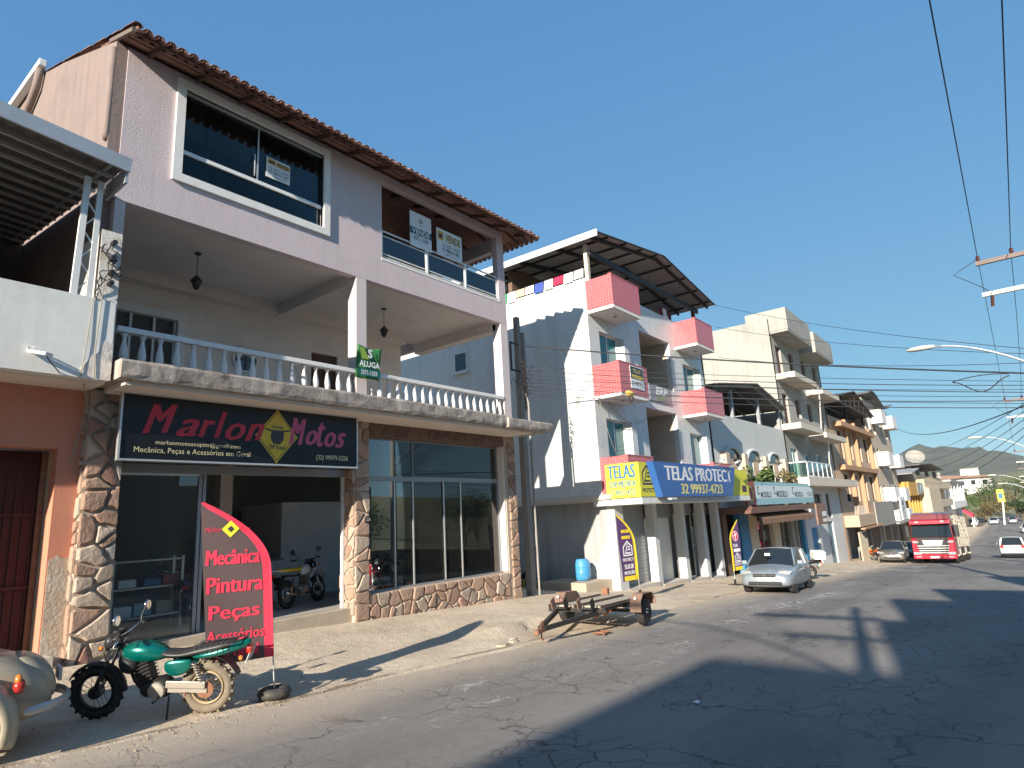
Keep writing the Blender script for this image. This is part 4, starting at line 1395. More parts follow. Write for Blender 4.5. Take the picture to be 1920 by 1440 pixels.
# verandah signs
s, O = cloth_sign('sale_sign', 'tall white sale sign with dark teal band tied to the verandah railing', 'sign', 10.82, 11.62, 9.36, 10.38, 11.71, 'sign_white')
patch(rect(0.0, 0.80, 0.36, 0.56), 'sign_teal', s, O, UX, UZ)
text_mesh('VENDE', 'letter_white', s, O, UX, UZ, 0.07, 0.73, 0.385, 0.535, 0.005, 0, 0.02)
text_mesh('3571-1559', 'letter_dark', s, O, UX, UZ, 0.12, 0.68, 0.20, 0.32, 0.004, 0, 0.01)
rgn = [(0.40 + 0.065 * math.cos(a * math.pi / 8), 0.80 + 0.065 * math.sin(a * math.pi / 8)) for a in range(16)]
patch(rgn, 'sign_teal', s, O, UX, UZ, 0.003)
patch([(0.40 + (p[0] - .40) * .5, 0.80 + (p[1] - .80) * .5) for p in rgn], 'sign_white', s, O, UX, UZ, 0.0045)
text_mesh('Imóveis', 'letter_dark', s, O, UX, UZ, 0.32, 0.48, 0.65, 0.695, 0.004)
s, O = cloth_sign('sale_sign', 'wide white sale sign with gold lettering tied to the verandah railing', 'sign', 11.82, 12.86, 9.40, 10.22, 11.70, 'sign_white')
patch(rect(0.04, 0.27, 0.47, 0.74), 'sign_amber', s, O, UX, UZ)
patch(rect(0.08, 0.23, 0.54, 0.66), 'letter_dark', s, O, UX, UZ, 0.0045)
text_mesh('VENDE', 'letter_gold', s, O, UX, UZ, 0.33, 0.98, 0.46, 0.72, 0.004, 0, 0.045)
text_mesh('VENDE', 'letter_dark', s, O, UX, UZ, 0.345, 0.965, 0.485, 0.695, 0.006, 0, 0.0)
text_mesh('32 3571-2410', 'letter_dark', s, O, UX, UZ, 0.22, 0.92, 0.29, 0.40, 0.004)
text_mesh('32 98818-1482', 'letter_dark', s, O, UX, UZ, 0.22, 0.92, 0.15, 0.26, 0.004, 0, 0.015)
text_mesh('CRECI 3410', 'letter_dark', s, O, UX, UZ, 0.3, 0.84, 0.06, 0.105, 0.004)
s, O = cloth_sign('sale_sign', 'crumpled sale sign hanging behind the railing glass', 'sign', 11.85, 12.62, 8.86, 9.40, 11.80, 'sign_white')
patch(rect(0.0, 0.30, 0.30, 0.54), 'letter_dark', s, O, UX, UZ)
text_mesh('VE', 'letter_white', s, O, UX, UZ, 0.03, 0.26, 0.36, 0.50, 0.005, 0, 0.02)
text_mesh('3571', 'letter_dark', s, O, UX, UZ, 0.03, 0.34, 0.16, 0.26, 0.004)
# green rent banner tied to the loggia pillar, slightly crumpled
bn = thing('rent_banner', 'dark green rent banner tied to the loggia pillar above the balusters', 'banner', (9.2, 11.6, 5.35))
mb = MB()
k = 12
vs_ = []
for i in range(k + 1):
    for j in range(k + 1):
        u, v = i / k, j / k
        vs_.append((8.93 + 0.70 * u + 0.02 * v, 11.60 + 0.03 * math.sin(u * 7 + v * 4) - 0.02 * v, 5.38 + 0.80 * v - 0.05 * (4 * u * (1 - u)) * v + 0.0 * u))
fs_ = []
for i in range(k):
    for j in range(k):
        fs_.append((i * (k + 1) + j, (i + 1) * (k + 1) + j, (i + 1) * (k + 1) + j + 1, i * (k + 1) + j + 1))
mb.add(vs_, fs_)
mb.build('cloth', 'sign_green', bn, smooth=True, solid=0.004)
O = (8.93, 11.545, 5.38)
text_mesh('ALUGA', 'letter_white', bn, O, UX, UZ, 0.05, 0.66, 0.27, 0.42, 0.004, 0, 0.03)
patch(rect(0.03, 0.68, 0.05, 0.23), 'sign_teal', bn, O, UX, UZ)
text_mesh('3571-1559', 'letter_white', bn, O, UX, UZ, 0.10, 0.58, 0.08, 0.19, 0.006, 0, 0.01)
patch([(0.12, 0.46), (0.34, 0.46), (0.2, 0.72), (0.06, 0.74)], 'sign_lime', bn, O, UX, UZ)
text_mesh('S', 'sign_white', bn, O, UX, UZ, 0.30, 0.44, 0.50, 0.72, 0.005, 0, 0.03)

# ================================================================== feather flags
FWAVE = lambda u, z: 0.010 * math.sin(z * 4 + u * 6)
def feather_flag(name, label, base, height, width, side, body, edge, lift=0.9, lean=0.0, group='feather flags', rot=0.0, kind='weight'):
    """pole with a bowed cloth; side=-1 puts the cloth to the -x side of the pole; local frame then rotated about z"""
    t_ = thing(name, label, 'flag', (0, 0, 0), group)
    N_ = 22
    pole, inner = [], []
    for i in range(N_ + 1):
        s_ = i / N_
        z = lift + (height - lift) * s_
        bow = 0.0 if s_ < 0.55 else ((s_ - 0.55) / 0.45) ** 2.1
        pole.append((side * width * 0.97 * bow - lean * z, z - 0.02 * bow))
    for i in range(N_ + 1):
        s_ = i / N_
        z = lift + (height - lift) * s_
        inner.append((side * width * (1.0 - 0.05 * (1 - s_)) - lean * z, z))
    wave = FWAVE
    hemw = 0.10 * width + 0.02
    strip, cloth = MB(), MB()
    vs1, vs2 = [], []
    for i in range(N_ + 1):
        px, pz = pole[i]
        ix, iz = inner[i]
        h = min(hemw, abs(ix - px))
        hx = px + side * h
        for a in range(3):
            x = px + (hx - px) * a / 2
            vs1.append((x, wave(x, pz), pz))
        for a in range(7):
            x = hx + (ix - hx) * a / 6
            vs2.append((x, wave(x, pz), pz))
    f1 = [(i * 3 + a, i * 3 + a + 1, (i + 1) * 3 + a + 1, (i + 1) * 3 + a) for i in range(N_) for a in range(2)]
    f2 = [(i * 7 + a, i * 7 + a + 1, (i + 1) * 7 + a + 1, (i + 1) * 7 + a) for i in range(N_) for a in range(6)]
    strip.add(vs1, f1).build('hem', edge, t_, smooth=True)
    c_ = cloth.add(vs2, f2).build('cloth', body, t_, smooth=True)
    MB().tube([(-lean * 0, 0, 0.05), (-lean * lift, 0, lift)], 0.011, 6).build('pole', 'aluminium', t_)
    MB().tube([(p[0], wave(p[0], p[1]), p[1]) for p in pole], 0.012, 6).build('pole', edge, t_)
    if kind == 'weight':
        MB().torus((0.0, 0, 0.075), 'z', 0.13, (0.085, 0.07), 22, 8).build('base_weight', 'dusty_black', t_, smooth=True)
        MB().cyl((0, 0, 0.0), (0, 0, 0.12), 0.05, 10).build('socket', 'black_plastic', t_)
    else:
        MB().box(-0.2, 0.2, -0.2, 0.2, 0.0, 0.03).build('base_plate', 'dusty_black', t_)
        MB().box(-0.03, 0.03, -0.03, 0.03, 0.03, 0.22).build('socket', 'black_metal', t_)
    return t_

def place(o, loc, rz_=0.0, tilt=(0, 0)):
    o.location = loc
    o.rotation_euler = (tilt[0], tilt[1], rz_)

f1 = feather_flag('feather_flag', 'black feather flag with red hem and red lettering beside the teal motorbike', None, 2.55, 0.84, -1, 'banner_dark', 'banner_red', 0.52, lean=0.055)
O = (0, -0.030, 0)
def flag_text(f, body, u0, u1, v0, v1, mat, bold=0.02, lift=0.004, both=True):
    text_mesh(body, mat, f, (0, 0, 0), UX, UZ, u0, u1, v0, v1, lift + .002, 0, 0, warp=FWAVE, thick=bold * .22)
dy = -0.03
flag_text(f1, 'Mecânica', -0.88, -0.24, 1.73, 1.92, 'banner_red', 0.045)
flag_text(f1, 'Pintura', -0.86, -0.19, 1.38, 1.58, 'banner_red', 0.045)
flag_text(f1, 'Peças', -0.82, -0.22, 1.02, 1.23, 'banner_red', 0.045)
flag_text(f1, 'em Geral', -0.74, -0.22, 0.59, 0.72, 'banner_red', 0.02)
flag_text(f1, 'Acessórios', -0.84, -0.15, 0.79, 0.93, 'banner_red', 0.02)
patch([(-0.72, 2.18), (-0.61, 2.07), (-0.50, 2.18), (-0.61, 2.29)], 'sign_yellow', f1, (0, 0, 0), UX, UZ, 0.008, warp=FWAVE)
patch([(-0.65, 2.18), (-0.61, 2.14), (-0.57, 2.18), (-0.61, 2.22)], 'letter_dark', f1, (0, 0, 0), UX, UZ, 0.012, warp=FWAVE)
flag_text(f1, 'Marlon', -0.91, -0.73, 2.15, 2.21, 'banner_red', 0.0)
flag_text(f1, 'Motos', -0.49, -0.37, 2.15, 2.21, 'banner_red', 0.0)
place(f1, (4.86, 8.0, gz(4.86, 8.0) + 0.02), R(-18))

def protect_logo(par, O, U, V, cx_, cz_, s, mat, cut, lift=0.004):
    hexa = [(-.5, -.42), (.5, -.42), (.5, .18), (0, .55), (-.5, .18)]
    patch([(cx_ + a * s, cz_ + b * s) for a, b in hexa], mat, par, O, U, V, lift)
    inn = [(-.40, -.33), (.40, -.33), (.40, .13), (0, .42), (-.40, .13)]
    patch([(cx_ + a * s, cz_ + b * s) for a, b in inn], cut, par, O, U, V, lift + 0.0015)
    for poly in ([(-.33, -.28), (-.24, -.28), (.04, .34), (-.04, .34)],
                 [(-.33, -.28), (.33, -.28), (.33, -.19), (-.29, -.19)],
                 [(.0, .10), (.28, .10), (.22, .19), (.04, .19)],
                 [(-.06, -.06), (.30, -.06), (.30, .02), (-.03, .02)]):
        patch([(cx_ + a * s, cz_ + b * s) for a, b in poly], mat, par, O, U, V, lift + 0.003)

f2 = feather_flag('feather_flag', 'purple feather flag with yellow hem standing behind the trailer', None, 2.45, 0.80, -1, 'banner_purple', 'banner_yellow', 0.52, lean=0.03, kind='plate')
O = (0, -0.014, 0)
for a, b in ((1.90, 1.99), (1.72, 1.81)):
    patch(rect(-0.70, -0.28, a, b), 'banner_yellow', f2, O, UX, UZ, 0.003)
flag_text(f2, 'SEGURANÇA', -0.66, -0.30, 1.92, 1.975, 'banner_purple', 0.01, 0.005)
flag_text(f2, 'PROTEÇÃO', -0.66, -0.30, 1.74, 1.795, 'banner_purple', 0.01, 0.005)
protect_logo(f2, O, UX, UZ, -0.45, 1.42, 0.46, 'banner_white', 'banner_purple')
flag_text(f2, 'PROTECT', -0.70, -0.18, 1.08, 1.17, 'banner_white', 0.02)
flag_text(f2, 'TELAS DE', -0.66, -0.20, 0.86, 0.99, 'banner_white', 0.03)
flag_text(f2, 'PROTEÇÃO', -0.68, -0.15, 0.68, 0.82, 'banner_white', 0.03)
patch(rect(-0.71, -0.12, 0.53, 0.66), 'banner_yellow', f2, O, UX, UZ, 0.003)
flag_text(f2, '32 99937-4723', -0.68, -0.16, 0.56, 0.63, 'banner_purple', 0.0, 0.005)
place(f2, (17.55, 9.35, gz(17.55, 9.35) + 0.01), R(-8))
f3 = feather_flag('feather_flag', 'purple feather flag with yellow hem and pink disc beside the silver car', None, 2.45, 0.70, 1, 'banner_purple', 'banner_yellow', 0.52, kind='plate')
disc = [(0.36 + 0.20 * math.cos(a * math.pi / 10), 1.82 + 0.20 * math.sin(a * math.pi / 10)) for a in range(20)]
patch(disc, 'banner_white', f3, O, UX, UZ, 0.003)
patch([(0.36 + (p[0] - .36) * .86, 1.82 + (p[1] - 1.82) * .86) for p in disc], 'banner_red', f3, O, UX, UZ, 0.0045)
patch([(0.33, 1.68), (0.38, 1.68), (0.40, 1.84), (0.48, 1.88), (0.46, 1.92), (0.38, 1.90), (0.36, 1.97), (0.32, 1.96), (0.33, 1.88), (0.24, 1.84), (0.26, 1.80), (0.34, 1.82)], 'banner_white', f3, O, UX, UZ, 0.006)
flag_text(f3, 'TELAS', 0.16, 0.48, 1.40, 1.52, 'banner_white', 0.02)
patch(rect(0.14, 0.60, 1.22, 1.34), 'banner_white', f3, O, UX, UZ, 0.003)
protect_logo(f3, O, UX, UZ, 0.36, 0.98, 0.40, 'banner_white', 'banner_purple')
flag_text(f3, 'PROTECT', 0.14, 0.60, 0.70, 0.78, 'banner_white', 0.02)
patch(rect(0.12, 0.64, 0.53, 0.66), 'banner_yellow', f3, O, UX, UZ, 0.003)
place(f3, (25.0, 9.2, gz(25.0, 9.2) + 0.01), R(-12))
# ================================================================== white house with pink balconies
def win(parent, x0, x1, z0, z1, y, mull=1, frame='white_pvc', pane='glass_teal', fw=0.06, name='window', sill=None, back=True):
    """window set in an opening: frame, panes (one per light), dark room behind; y = outer face of frame"""
    w = MB().frame('x', x0, x1, z0, z1, y, y + 0.06, fw).build(name, frame, parent)
    k = mull + 1
    for i in range(k):
        a = x0 + fw + (x1 - x0 - 2 * fw) * i / k
        b = x0 + fw + (x1 - x0 - 2 * fw) * (i + 1) / k
        B(a + (0.02 if i else 0), b - (0.02 if i < k - 1 else 0), y + 0.03 + 0.01 * (i % 2), y + 0.036 + 0.01 * (i % 2), z0 + fw, z1 - fw).build('pane', pane, w)
        if i:
            B(a - 0.02, a + 0.02, y + 0.012, y + 0.058, z0 + fw, z1 - fw).build('stile', frame, w)
    if back:
        B(x0 - 0.05, x1 + 0.05, y + 0.25, y + 0.29, z0 - 0.05, z1 + 0.05).build('room_backing', 'interior_dark', w)
    if sill:
        B(x0 - 0.06, x1 + 0.06, y - 0.12, y, z0 - 0.07, z0 - 0.004).build('sill', sill, w)
    return w

Y2 = 11.5
P2 = thing('pink_balcony_house', 'white tiled four-storey house with pink tiled balconies and metal roof canopy', 'building', (25, Y2, -0.9))
xa, xb = 19.45, 30.5
wins3 = [(20.2, 21.82, 6.3, 8.8), (27.85, 29.5, 6.3, 8.75)]
wins2 = [(20.2, 21.82, 3.0, 5.42), (27.8, 29.35, 3.0, 5.42)]
rec = [(23.55, 26.55, 6.62, 9.52), (23.55, 26.55, 3.3, 6.2)]
MB().wall('x', xa + 0.2, xb, 2.62, 10.75, Y2, Y2 + 0.22, wins3 + wins2 + rec).build('front_wall', 'white_tile', P2)
MB().prism([(Y2, 2.62), (24.0, 2.62), (24.0, 10.9), (Y2, 10.75)], 'x', xa, xa + 0.2).build('side_wall', 'white_tile', P2)
MB().prism([(Y2, 2.62), (24.0, 2.62), (24.0, 10.9), (Y2, 10.75)], 'x', xb - 0.2, xb - 0.003).build('side_wall', 'white_tile', P2)
B(xa, xb, Y2 + 0.22, 24, 2.40, 2.615).build('floor_slab', 'concrete_edge', P2)
B(xa - 0.05, xb, Y2 - 0.35, Y2 + 2.6, 2.46, 2.618).build('ledge', 'concrete_edge', P2)
B(xa + 0.2, xb - 0.2, Y2 + 1.6, Y2 + 1.8, 2.62, 10.7).build('inner_wall', 'cream_plaster', P2)
for (a, b, c, d) in rec:
    B(a - 0.12, a, Y2 + 0.22, Y2 + 1.6, c, d).build('recess_side', 'cream_plaster', P2)
    B(b, b + 0.12, Y2 + 0.22, Y2 + 1.6, c, d).build('recess_side', 'cream_plaster', P2)
    B(a - 0.12, b + 0.12, Y2 + 0.22, Y2 + 1.6, d, d + 0.12).build('recess_ceiling', 'cream_plaster', P2)
    B(a - 0.12, b + 0.12, Y2 + 0.22, Y2 + 1.6, c - 0.14, c).build('recess_floor', 'cream_plaster', P2)
    B(24.9, 24.96, Y2 + 1.52, Y2 + 1.6, c, d).build('drain_pipe', 'cement_gray', P2)
for q in wins3 + wins2:
    a, b, c, d = q
    # upper louvre-free sliding window, door height below
    win(P2, a, b, c, d, Y2 + 0.16, 1, 'white_pvc', 'glass_teal', 0.05)
    B(b + 0.02, b + 0.42, Y2 - 0.16, Y2 - 0.002, c + 0.3, d - 0.04).build('fin', 'white_tile', P2)
# a hanging curtain in two of the windows
for a, z0_, z1_ in ((21.05, 6.5, 8.5), (28.6, 4.0, 5.3), (21.2, 3.6, 5.3)):
    mb = MB()
    pts = [(a + 0.06 * i, Y2 + 0.30 + 0.03 * (i % 2)) for i in range(9)]
    mb.add([(p[0], p[1], z0_) for p in pts] + [(p[0], p[1], z1_) for p in pts], [(i, i + 1, 10 + i, 9 + i) for i in range(8)])
    mb.build('curtain', 'cloth_white', P2)
for (a, b, c, d, lab) in ((19.5, 21.66, 9.44, 10.62, 0), (27.2, 29.3, 9.44, 10.62, 0), (19.5, 21.66, 6.16, 7.30, 1), (27.35, 29.6, 6.2, 7.30, 1), (19.52, 21.5, 2.63, 3.92, 2), (27.4, 29.5, 2.63, 3.92, 2)):
    bc = MB()
    bc.wall('x', a, b, c, d, 10.40, 10.52)
    bc.wall('y', 10.52, Y2 - 0.003, c, d, a, a + 0.12)
    bc.wall('y', 10.52, Y2 - 0.003, c, d, b - 0.12, b)
    bo = bc.build('balcony', 'pink_tile', P2)
    B(a + 0.01, b - 0.01, 10.41, Y2 - 0.002, c - 0.12, c - 0.002).build('balcony_floor', 'white_paint', bo)
    B(a - 0.015, b + 0.015, 10.385, 10.535, d, d + 0.03).build('coping', 'pink_tile', bo)
    MB().lathe([(0.07, 0), (0.07, 0.03)], ((a + b) / 2, 10.95, c - 0.152), 10).build('ceiling_lamp', 'steel_gray', bo)
# rail between the balconies
B(23.5, 26.6, Y2 - 0.02, Y2 + 0.10, 6.62, 7.22).build('parapet', 'white_tile', P2)
# roof canopy: two metal slopes with the ridge running back
can = MB()
zl, zrg, zr_ = 12.12, 12.95, 12.05
cx0, cxr, cx1, cy0, cy1 = 18.95, 24.7, 30.4, 10.5, 23.5
can.add([(cx0, cy0, zl), (cxr, cy0, zrg), (cx1, cy0, zr_), (cx0, cy1, zl + .15), (cxr, cy1, zrg + .15), (cx1, cy1, zr_ + .15)], [(0, 1, 4, 3), (1, 2, 5, 4)])
cano = can.build('roof_canopy', 'sheet_pale', P2, solid=0.03)
MB().bar((cx0 - 0.02, cy0, zl - 0.02), (cx0 - 0.02, cy1, zl + 0.13), 0.04, 0.26).build('fascia', 'white_metal', cano)
MB().tube([(cx0, cy0 - 0.02, zl - 0.02), (cxr, cy0 - 0.02, zrg - 0.02), (cx1, cy0 - 0.02, zr_ - 0.02)], 0.035, 5).build('edge_trim', 'black_metal', cano)
for y in (10.85, 12.4, 14.2, 16.0, 18.0):
    k_ = 0.15 * (y - cy0) / (cy1 - cy0)
    MB().bar((cx0 + 0.1, y, zl - 0.09 + k_), (cxr, y, zrg - 0.09 + k_), 0.08, 0.14).build('rafter', 'black_metal', cano)
    MB().bar((cxr, y, zrg - 0.09 + k_), (cx1 - 0.1, y, zr_ - 0.09 + k_), 0.08, 0.14).build('rafter', 'black_metal', cano)
for f_ in (0.15, 0.4, 0.65, 0.9):
    x = cx0 + (cxr - cx0) * f_
    z = zl + (zrg - zl) * f_ - 0.05
    MB().bar((x, cy0 + .05, z), (x, cy1, z + .15), 0.06, 0.08).build('purlin', 'black_metal', cano)
    x = cxr + (cx1 - cxr) * f_
    z = zrg + (zr_ - zrg) * f_ - 0.05
    MB().bar((x, cy0 + .05, z), (x, cy1, z + .15), 0.06, 0.08).build('purlin', 'black_metal', cano)
MB().bar((19.5, 11.25, 11.7), (29.9, 11.25, 11.75), 0.10, 0.22).build('tie_beam', 'black_metal', cano)
for x, z in ((19.6, 12.1), (29.75, 12.0)):
    B(x - 0.08, x + 0.08, 11.35, 11.5, 10.62 if x < 25 else 10.5, z).build('roof_post', 'concrete_edge' if x < 25 else 'rust', P2)
B(xa + 0.3, xb - 0.3, 15.2, 15.4, 10.75, 12.4).build('attic_wall', 'brown_wall', P2)
# small window high in the side wall
MB().frame('y', 17.62, 18.38, 8.30, 9.18, xa - 0.04, xa + 0.03, 0.06).build('window', 'white_paint', P2)
B(xa - 0.012, xa - 0.005, 17.68, 18.32, 8.36, 9.12).build('pane', 'car_glass', P2)
B(xa - 0.14, xa - 0.002, 17.55, 18.45, 8.20, 8.28).build('sill', 'white_paint', P2)
# ground floor: side wall (in the alley), band, piers and shop fronts
gz2 = lambda x: gz(x, 11.3)
MB().prism([(11.62, -1.4), (23.5, -1.0), (23.5, 2.4), (11.62, 2.4)], 'x', 19.86, 20.05).build('ground_side_wall', 'alley_wall_shaded', P2)
MB().prism([(11.63, -0.75), (11.95, -0.8), (12.3, -0.6), (12.5, -0.05), (12.32, 0.3), (12.1, 0.25), (11.9, 0.9), (11.63, 1.0)], 'x', 19.845, 19.862).build('peeled_patch', 'peeling', P2)
MB().frame('y', 14.3, 16.0, -0.5, 1.7, 19.82, 19.86, 0.06).build('alley_door', 'alley_wall_shaded', P2)
B(19.84, 19.858, 14.36, 15.94, -0.45, 1.64).build('door_leaf', 'alley_wall_shaded', P2)
B(19.835, 19.86, 14.6, 15.6, 1.85, 2.1).build('vent', 'cement_gray', P2)
B(19.50, 30.45, 10.0, 11.9, 2.24, 2.46).build('fascia_band', 'offwhite_wall', P2)
B(19.86, 20.46, 11.3, 11.62, -1.6, 2.24).build('corner_pier', 'pale_gray_wall', P2)
prs = [20.46, 22.55, 25.05, 27.3, 29.4]
for i, x in enumerate((22.88, 25.5, 27.66, 29.4)):
    B(x, x + 0.33, 11.32, 11.66, prof(x) - 0.4, 2.24).build('pier', 'pale_gray_wall', P2)
bays = [(20.46, 22.88), (23.21, 25.5), (25.83, 27.66), (27.99, 29.4)]
for i, (a, b) in enumerate(bays):
    g0 = prof(a) + 0.12
    B(a, b, 11.28, 12.6, prof(b) - 0.4, g0).build('doorstep', 'slab_pale', P2)
    if i == 0:
        sh = B(a, b, 11.75, 11.80, g0, 2.24).build('roller_shutter', 'steel_gray', P2)
        for k in range(22):
            z = g0 + 0.06 + k * 0.135
            if z < 2.2:
                MB().bar((a + .02, 11.745, z), (b - .02, 11.745, z), 0.02, 0.095).build('slat', 'steel_gray', sh)
    elif i == 1:
        B(a, b, 11.92, 11.98, g0, 1.7).build('door_leaf', 'offwhite_wall', P2)
        for k in range(6):
            MB().bar((a + .02, 11.80, 1.76 + k * 0.085), (b - .02, 11.80, 1.76 + k * 0.085), 0.03, 0.07).build('slat', 'steel_gray', P2)
    else:
        w_ = MB().frame('x', a, b, g0, 1.8, 11.85, 11.9, 0.06).build('shop_window', 'aluminium', P2)
        B(a + .06, b - .06, 11.87, 11.876, g0 + .06, 1.74).build('pane', 'glass_shop', w_)
        B((a + b) / 2 - .02, (a + b) / 2 + .02, 11.84, 11.868, g0 + .06, 1.74).build('stile', 'aluminium', w_)
        for k in range(5):
            MB().bar((a + .02, 11.80, 1.86 + k * 0.085), (b - .02, 11.80, 1.86 + k * 0.085), 0.03, 0.07).build('slat', 'steel_gray', P2)
B(20.1, 30.4, 13.6, 13.8, -1.6, 2.24).build('shop_back_wall', 'interior_wall', P2)
B(20.05, 30.4, 11.95, 13.6, -1.55, -1.0).build('shop_floor', 'shop_floor', P2)
ac = thing('notice_board', 'white framed notice board inside the rightmost glazed shop bay', 'board', (28.4, 12.3, 0.3))
MB().frame('x', 28.05, 28.95, 0.25, 1.15, 12.3, 12.36, 0.09).build('frame', 'white_pvc', ac)
B(28.14, 28.86, 12.32, 12.35, 0.34, 1.06).build('panel', 'steel_gray', ac)
B(28.0, 29.0, 12.3, 12.7, -1.0, 0.2).build('cabinet', 'steel_gray', ac)

# clothes drying under the canopy
cols = ['cloth_red', 'cloth_white', 'cloth_green', 'cloth_white', 'plank', 'cloth_white', 'cloth_blue', 'cloth_white', 'cloth_red', 'cloth_white', 'cloth_white']
names = ['red', 'white', 'green', 'white', 'tan', 'white', 'blue', 'white', 'pink', 'white', 'white']
random.seed(14)
places = ['far back end', 'next to the red one', 'back part', 'beside the green one', 'middle', 'middle', 'front part', 'beside the blue one', 'front part', 'near the roof post', 'nearest the roof post']
for i in range(11):
    y0_ = 16.6 - i * 0.47
    h_ = random.uniform(0.28, 0.46)
    mb = MB()
    n_ = 5
    vs_ = []
    for k in range(n_ + 1):
        y = y0_ - 0.40 * k / n_
        vs_ += [(19.40 + 0.03 * (k % 2), y, 11.12), (19.36 + 0.05 * (k % 2), y + 0.02, 11.12 - h_)]
    mb.add(vs_, [(2 * k, 2 * k + 2, 2 * k + 3, 2 * k + 1) for k in range(n_)])
    o = mb.build('drying_cloth', cols[i], None, smooth=True)
    tag(o, '%s cloth on the clothes line under the canopy, %s' % (names[i], places[i]), 'laundry', 'laundry on the roof terrace')
for i, (c_, nm) in enumerate((('cloth_maroon', 'maroon'), ('cloth_white', 'white'), ('cloth_maroon', 'dark maroon'))):
    mb = MB()
    vs_ = []
    for k in range(5):
        x = 26.0 + i * 0.5 + 0.1 * k
        vs_ += [(x, 11.6 + 0.03 * (k % 2), 11.25), (x, 11.6 + 0.04 * (k % 2), 10.72)]
    mb.add(vs_, [(2 * k, 2 * k + 2, 2 * k + 3, 2 * k + 1) for k in range(4)])
    o = mb.build('drying_cloth', c_, None, smooth=True)
    tag(o, '%s cloth hung beside the right pink roof balcony' % nm, 'laundry', 'laundry on the roof terrace')

# signs on the white house
sg = thing('corner_sign', 'yellow corner sign with blue lettering wrapped round the low balcony', 'sign', (20.2, 10.2, 2.5))
B(19.42, 21.95, 9.98, 10.02, 2.47, 3.64).build('panel', 'sign_yellow', sg)
B(19.42, 19.46, 10.022, 11.28, 2.47, 3.64).build('panel', 'sign_yellow', sg)
MY = Vector((0, -1, 0))
O = (19.42, 11.28, 2.47)
text_mesh('TELAS', 'letter_blue', sg, O, MY, UZ, 0.10, 1.14, 0.66, 1.12, 0.004, 0, 0.0, thick=0.018)
text_mesh('SOB MEDIDA', 'letter_blue', sg, O, MY, UZ, 0.12, 1.14, 0.36, 0.58, 0.004, 0, 0.0, thick=0.008)
text_mesh('32 99937-4723', 'letter_blue', sg, O, MY, UZ, 0.12, 1.12, 0.07, 0.28, 0.004, 0, 0.0, thick=0.006)
O = (19.42, 9.98, 2.47)
protect_logo(sg, O, UX, UZ, 0.56, 0.70, 0.72, 'letter_dark', 'sign_yellow')
text_mesh('PROTECT', 'letter_dark', sg, O, UX, UZ, 0.16, 1.02, 0.14, 0.29, 0.004, 0, 0.02)
bs = thing('blue_sign', 'large blue trapezoid shop sign with white and yellow lettering', 'sign', (24.4, 9.9, 2.4))
MB().prism([(20.5, 2.44), (27.35, 2.44), (28.0, 3.66), (19.95, 3.66)], 'y', 9.7, 9.95).build('panel', 'sign_blue', bs)
O = (19.95, 9.7, 2.44)
text_mesh('TELAS PROTECT', 'letter_white', bs, O, UX, UZ, 0.9, 7.45, 0.58, 1.10, 0.004, 0, 0.0, thick=0.045)
text_mesh('32 99937-4723', 'letter_yellow', bs, O, UX, UZ, 2.15, 6.25, 0.10, 0.47, 0.004, 0, 0.0, thick=0.03)
ys = thing('yellow_sign', 'plain yellow sign panel between the blue sign and the red-ended sign', 'sign', (29.4, 10.2, 2.5))
B(27.9, 30.4, 10.0, 10.04, 2.47, 3.64).build('panel', 'sign_yellow', ys)
patch(rect(1.1, 1.7, 0.15, 0.45), 'letter_dark', ys, (28.4, 10.0, 2.47), UX, UZ, 0.003)
for (x, nm) in ((26.2, 'left'), (28.0, 'right'), (20.9, 'corner')):
    fl_ = thing('sign_lamp', {'left': 'white floodlight above the middle of the blue sign', 'right': 'white floodlight above the right end of the blue sign', 'corner': 'white floodlight strip below the yellow corner sign'}[nm], 'lamp', (x, 9.6, 3.8 if nm != 'corner' else 2.35))
    z = 3.86 if nm != 'corner' else 2.36
    MB().bar((x - 0.25, 9.52, z), (x + 0.22, 9.52, z + (0.10 if nm != 'corner' else 0)), 0.12, 0.06).build('lamp_head', 'white_metal', fl_, bevel=0.01)
    MB().tube([(x, 9.55, z), (x, 9.75, z - (0.12 if nm != 'corner' else -0.02)), (x, 9.94, z - (0.14 if nm != 'corner' else -0.02))], 0.015, 5).build('bracket', 'steel_gray', fl_)
er = thing('banner', 'grey banner with white initials hung between the upper balconies', 'banner', (24.9, 11.45, 6.5))
B(23.95, 26.0, 11.44, 11.455, 6.55, 7.25).build('panel', 'steel_gray', er)
text_mesh('ERP', 'letter_white', er, (23.95, 11.44, 6.55), UX, UZ, 0.55, 1.75, 0.30, 0.64, 0.004, 0.2, 0.04)
text_mesh('VENDE', 'sign_lime', er, (23.95, 11.44, 6.55), UX, UZ, 0.6, 1.6, 0.08, 0.22, 0.004, 0, 0.02)
B(23.5, 23.94, 11.44, 11.455, 6.55, 7.25).build('panel', 'sign_white', er)
db = thing('sale_sign', 'black and white sign tied to the front of the left pink balcony', 'sign', (20.9, 10.38, 6.3))
B(20.25, 21.28, 10.37, 10.382, 6.40, 7.25).build('panel', 'sign_white', db)
patch(rect(0.03, 1.0, 0.36, 0.82), 'letter_dark', db, (20.25, 10.37, 6.40), UX, UZ, 0.002)
patch(rect(0.1, 0.93, 0.40, 0.52), 'diamond_yellow', db, (20.25, 10.37, 6.40), UX, UZ, 0.0035)
text_mesh('TELAS', 'letter_yellow', db, (20.25, 10.37, 6.40), UX, UZ, 0.2, 0.8, 0.6, 0.74, 0.0035)
text_mesh('32 9 9937-4723', 'letter_dark', db, (20.25, 10.37, 6.40), UX, UZ, 0.08, 0.95, 0.1, 0.26, 0.003, 0, 0.01)

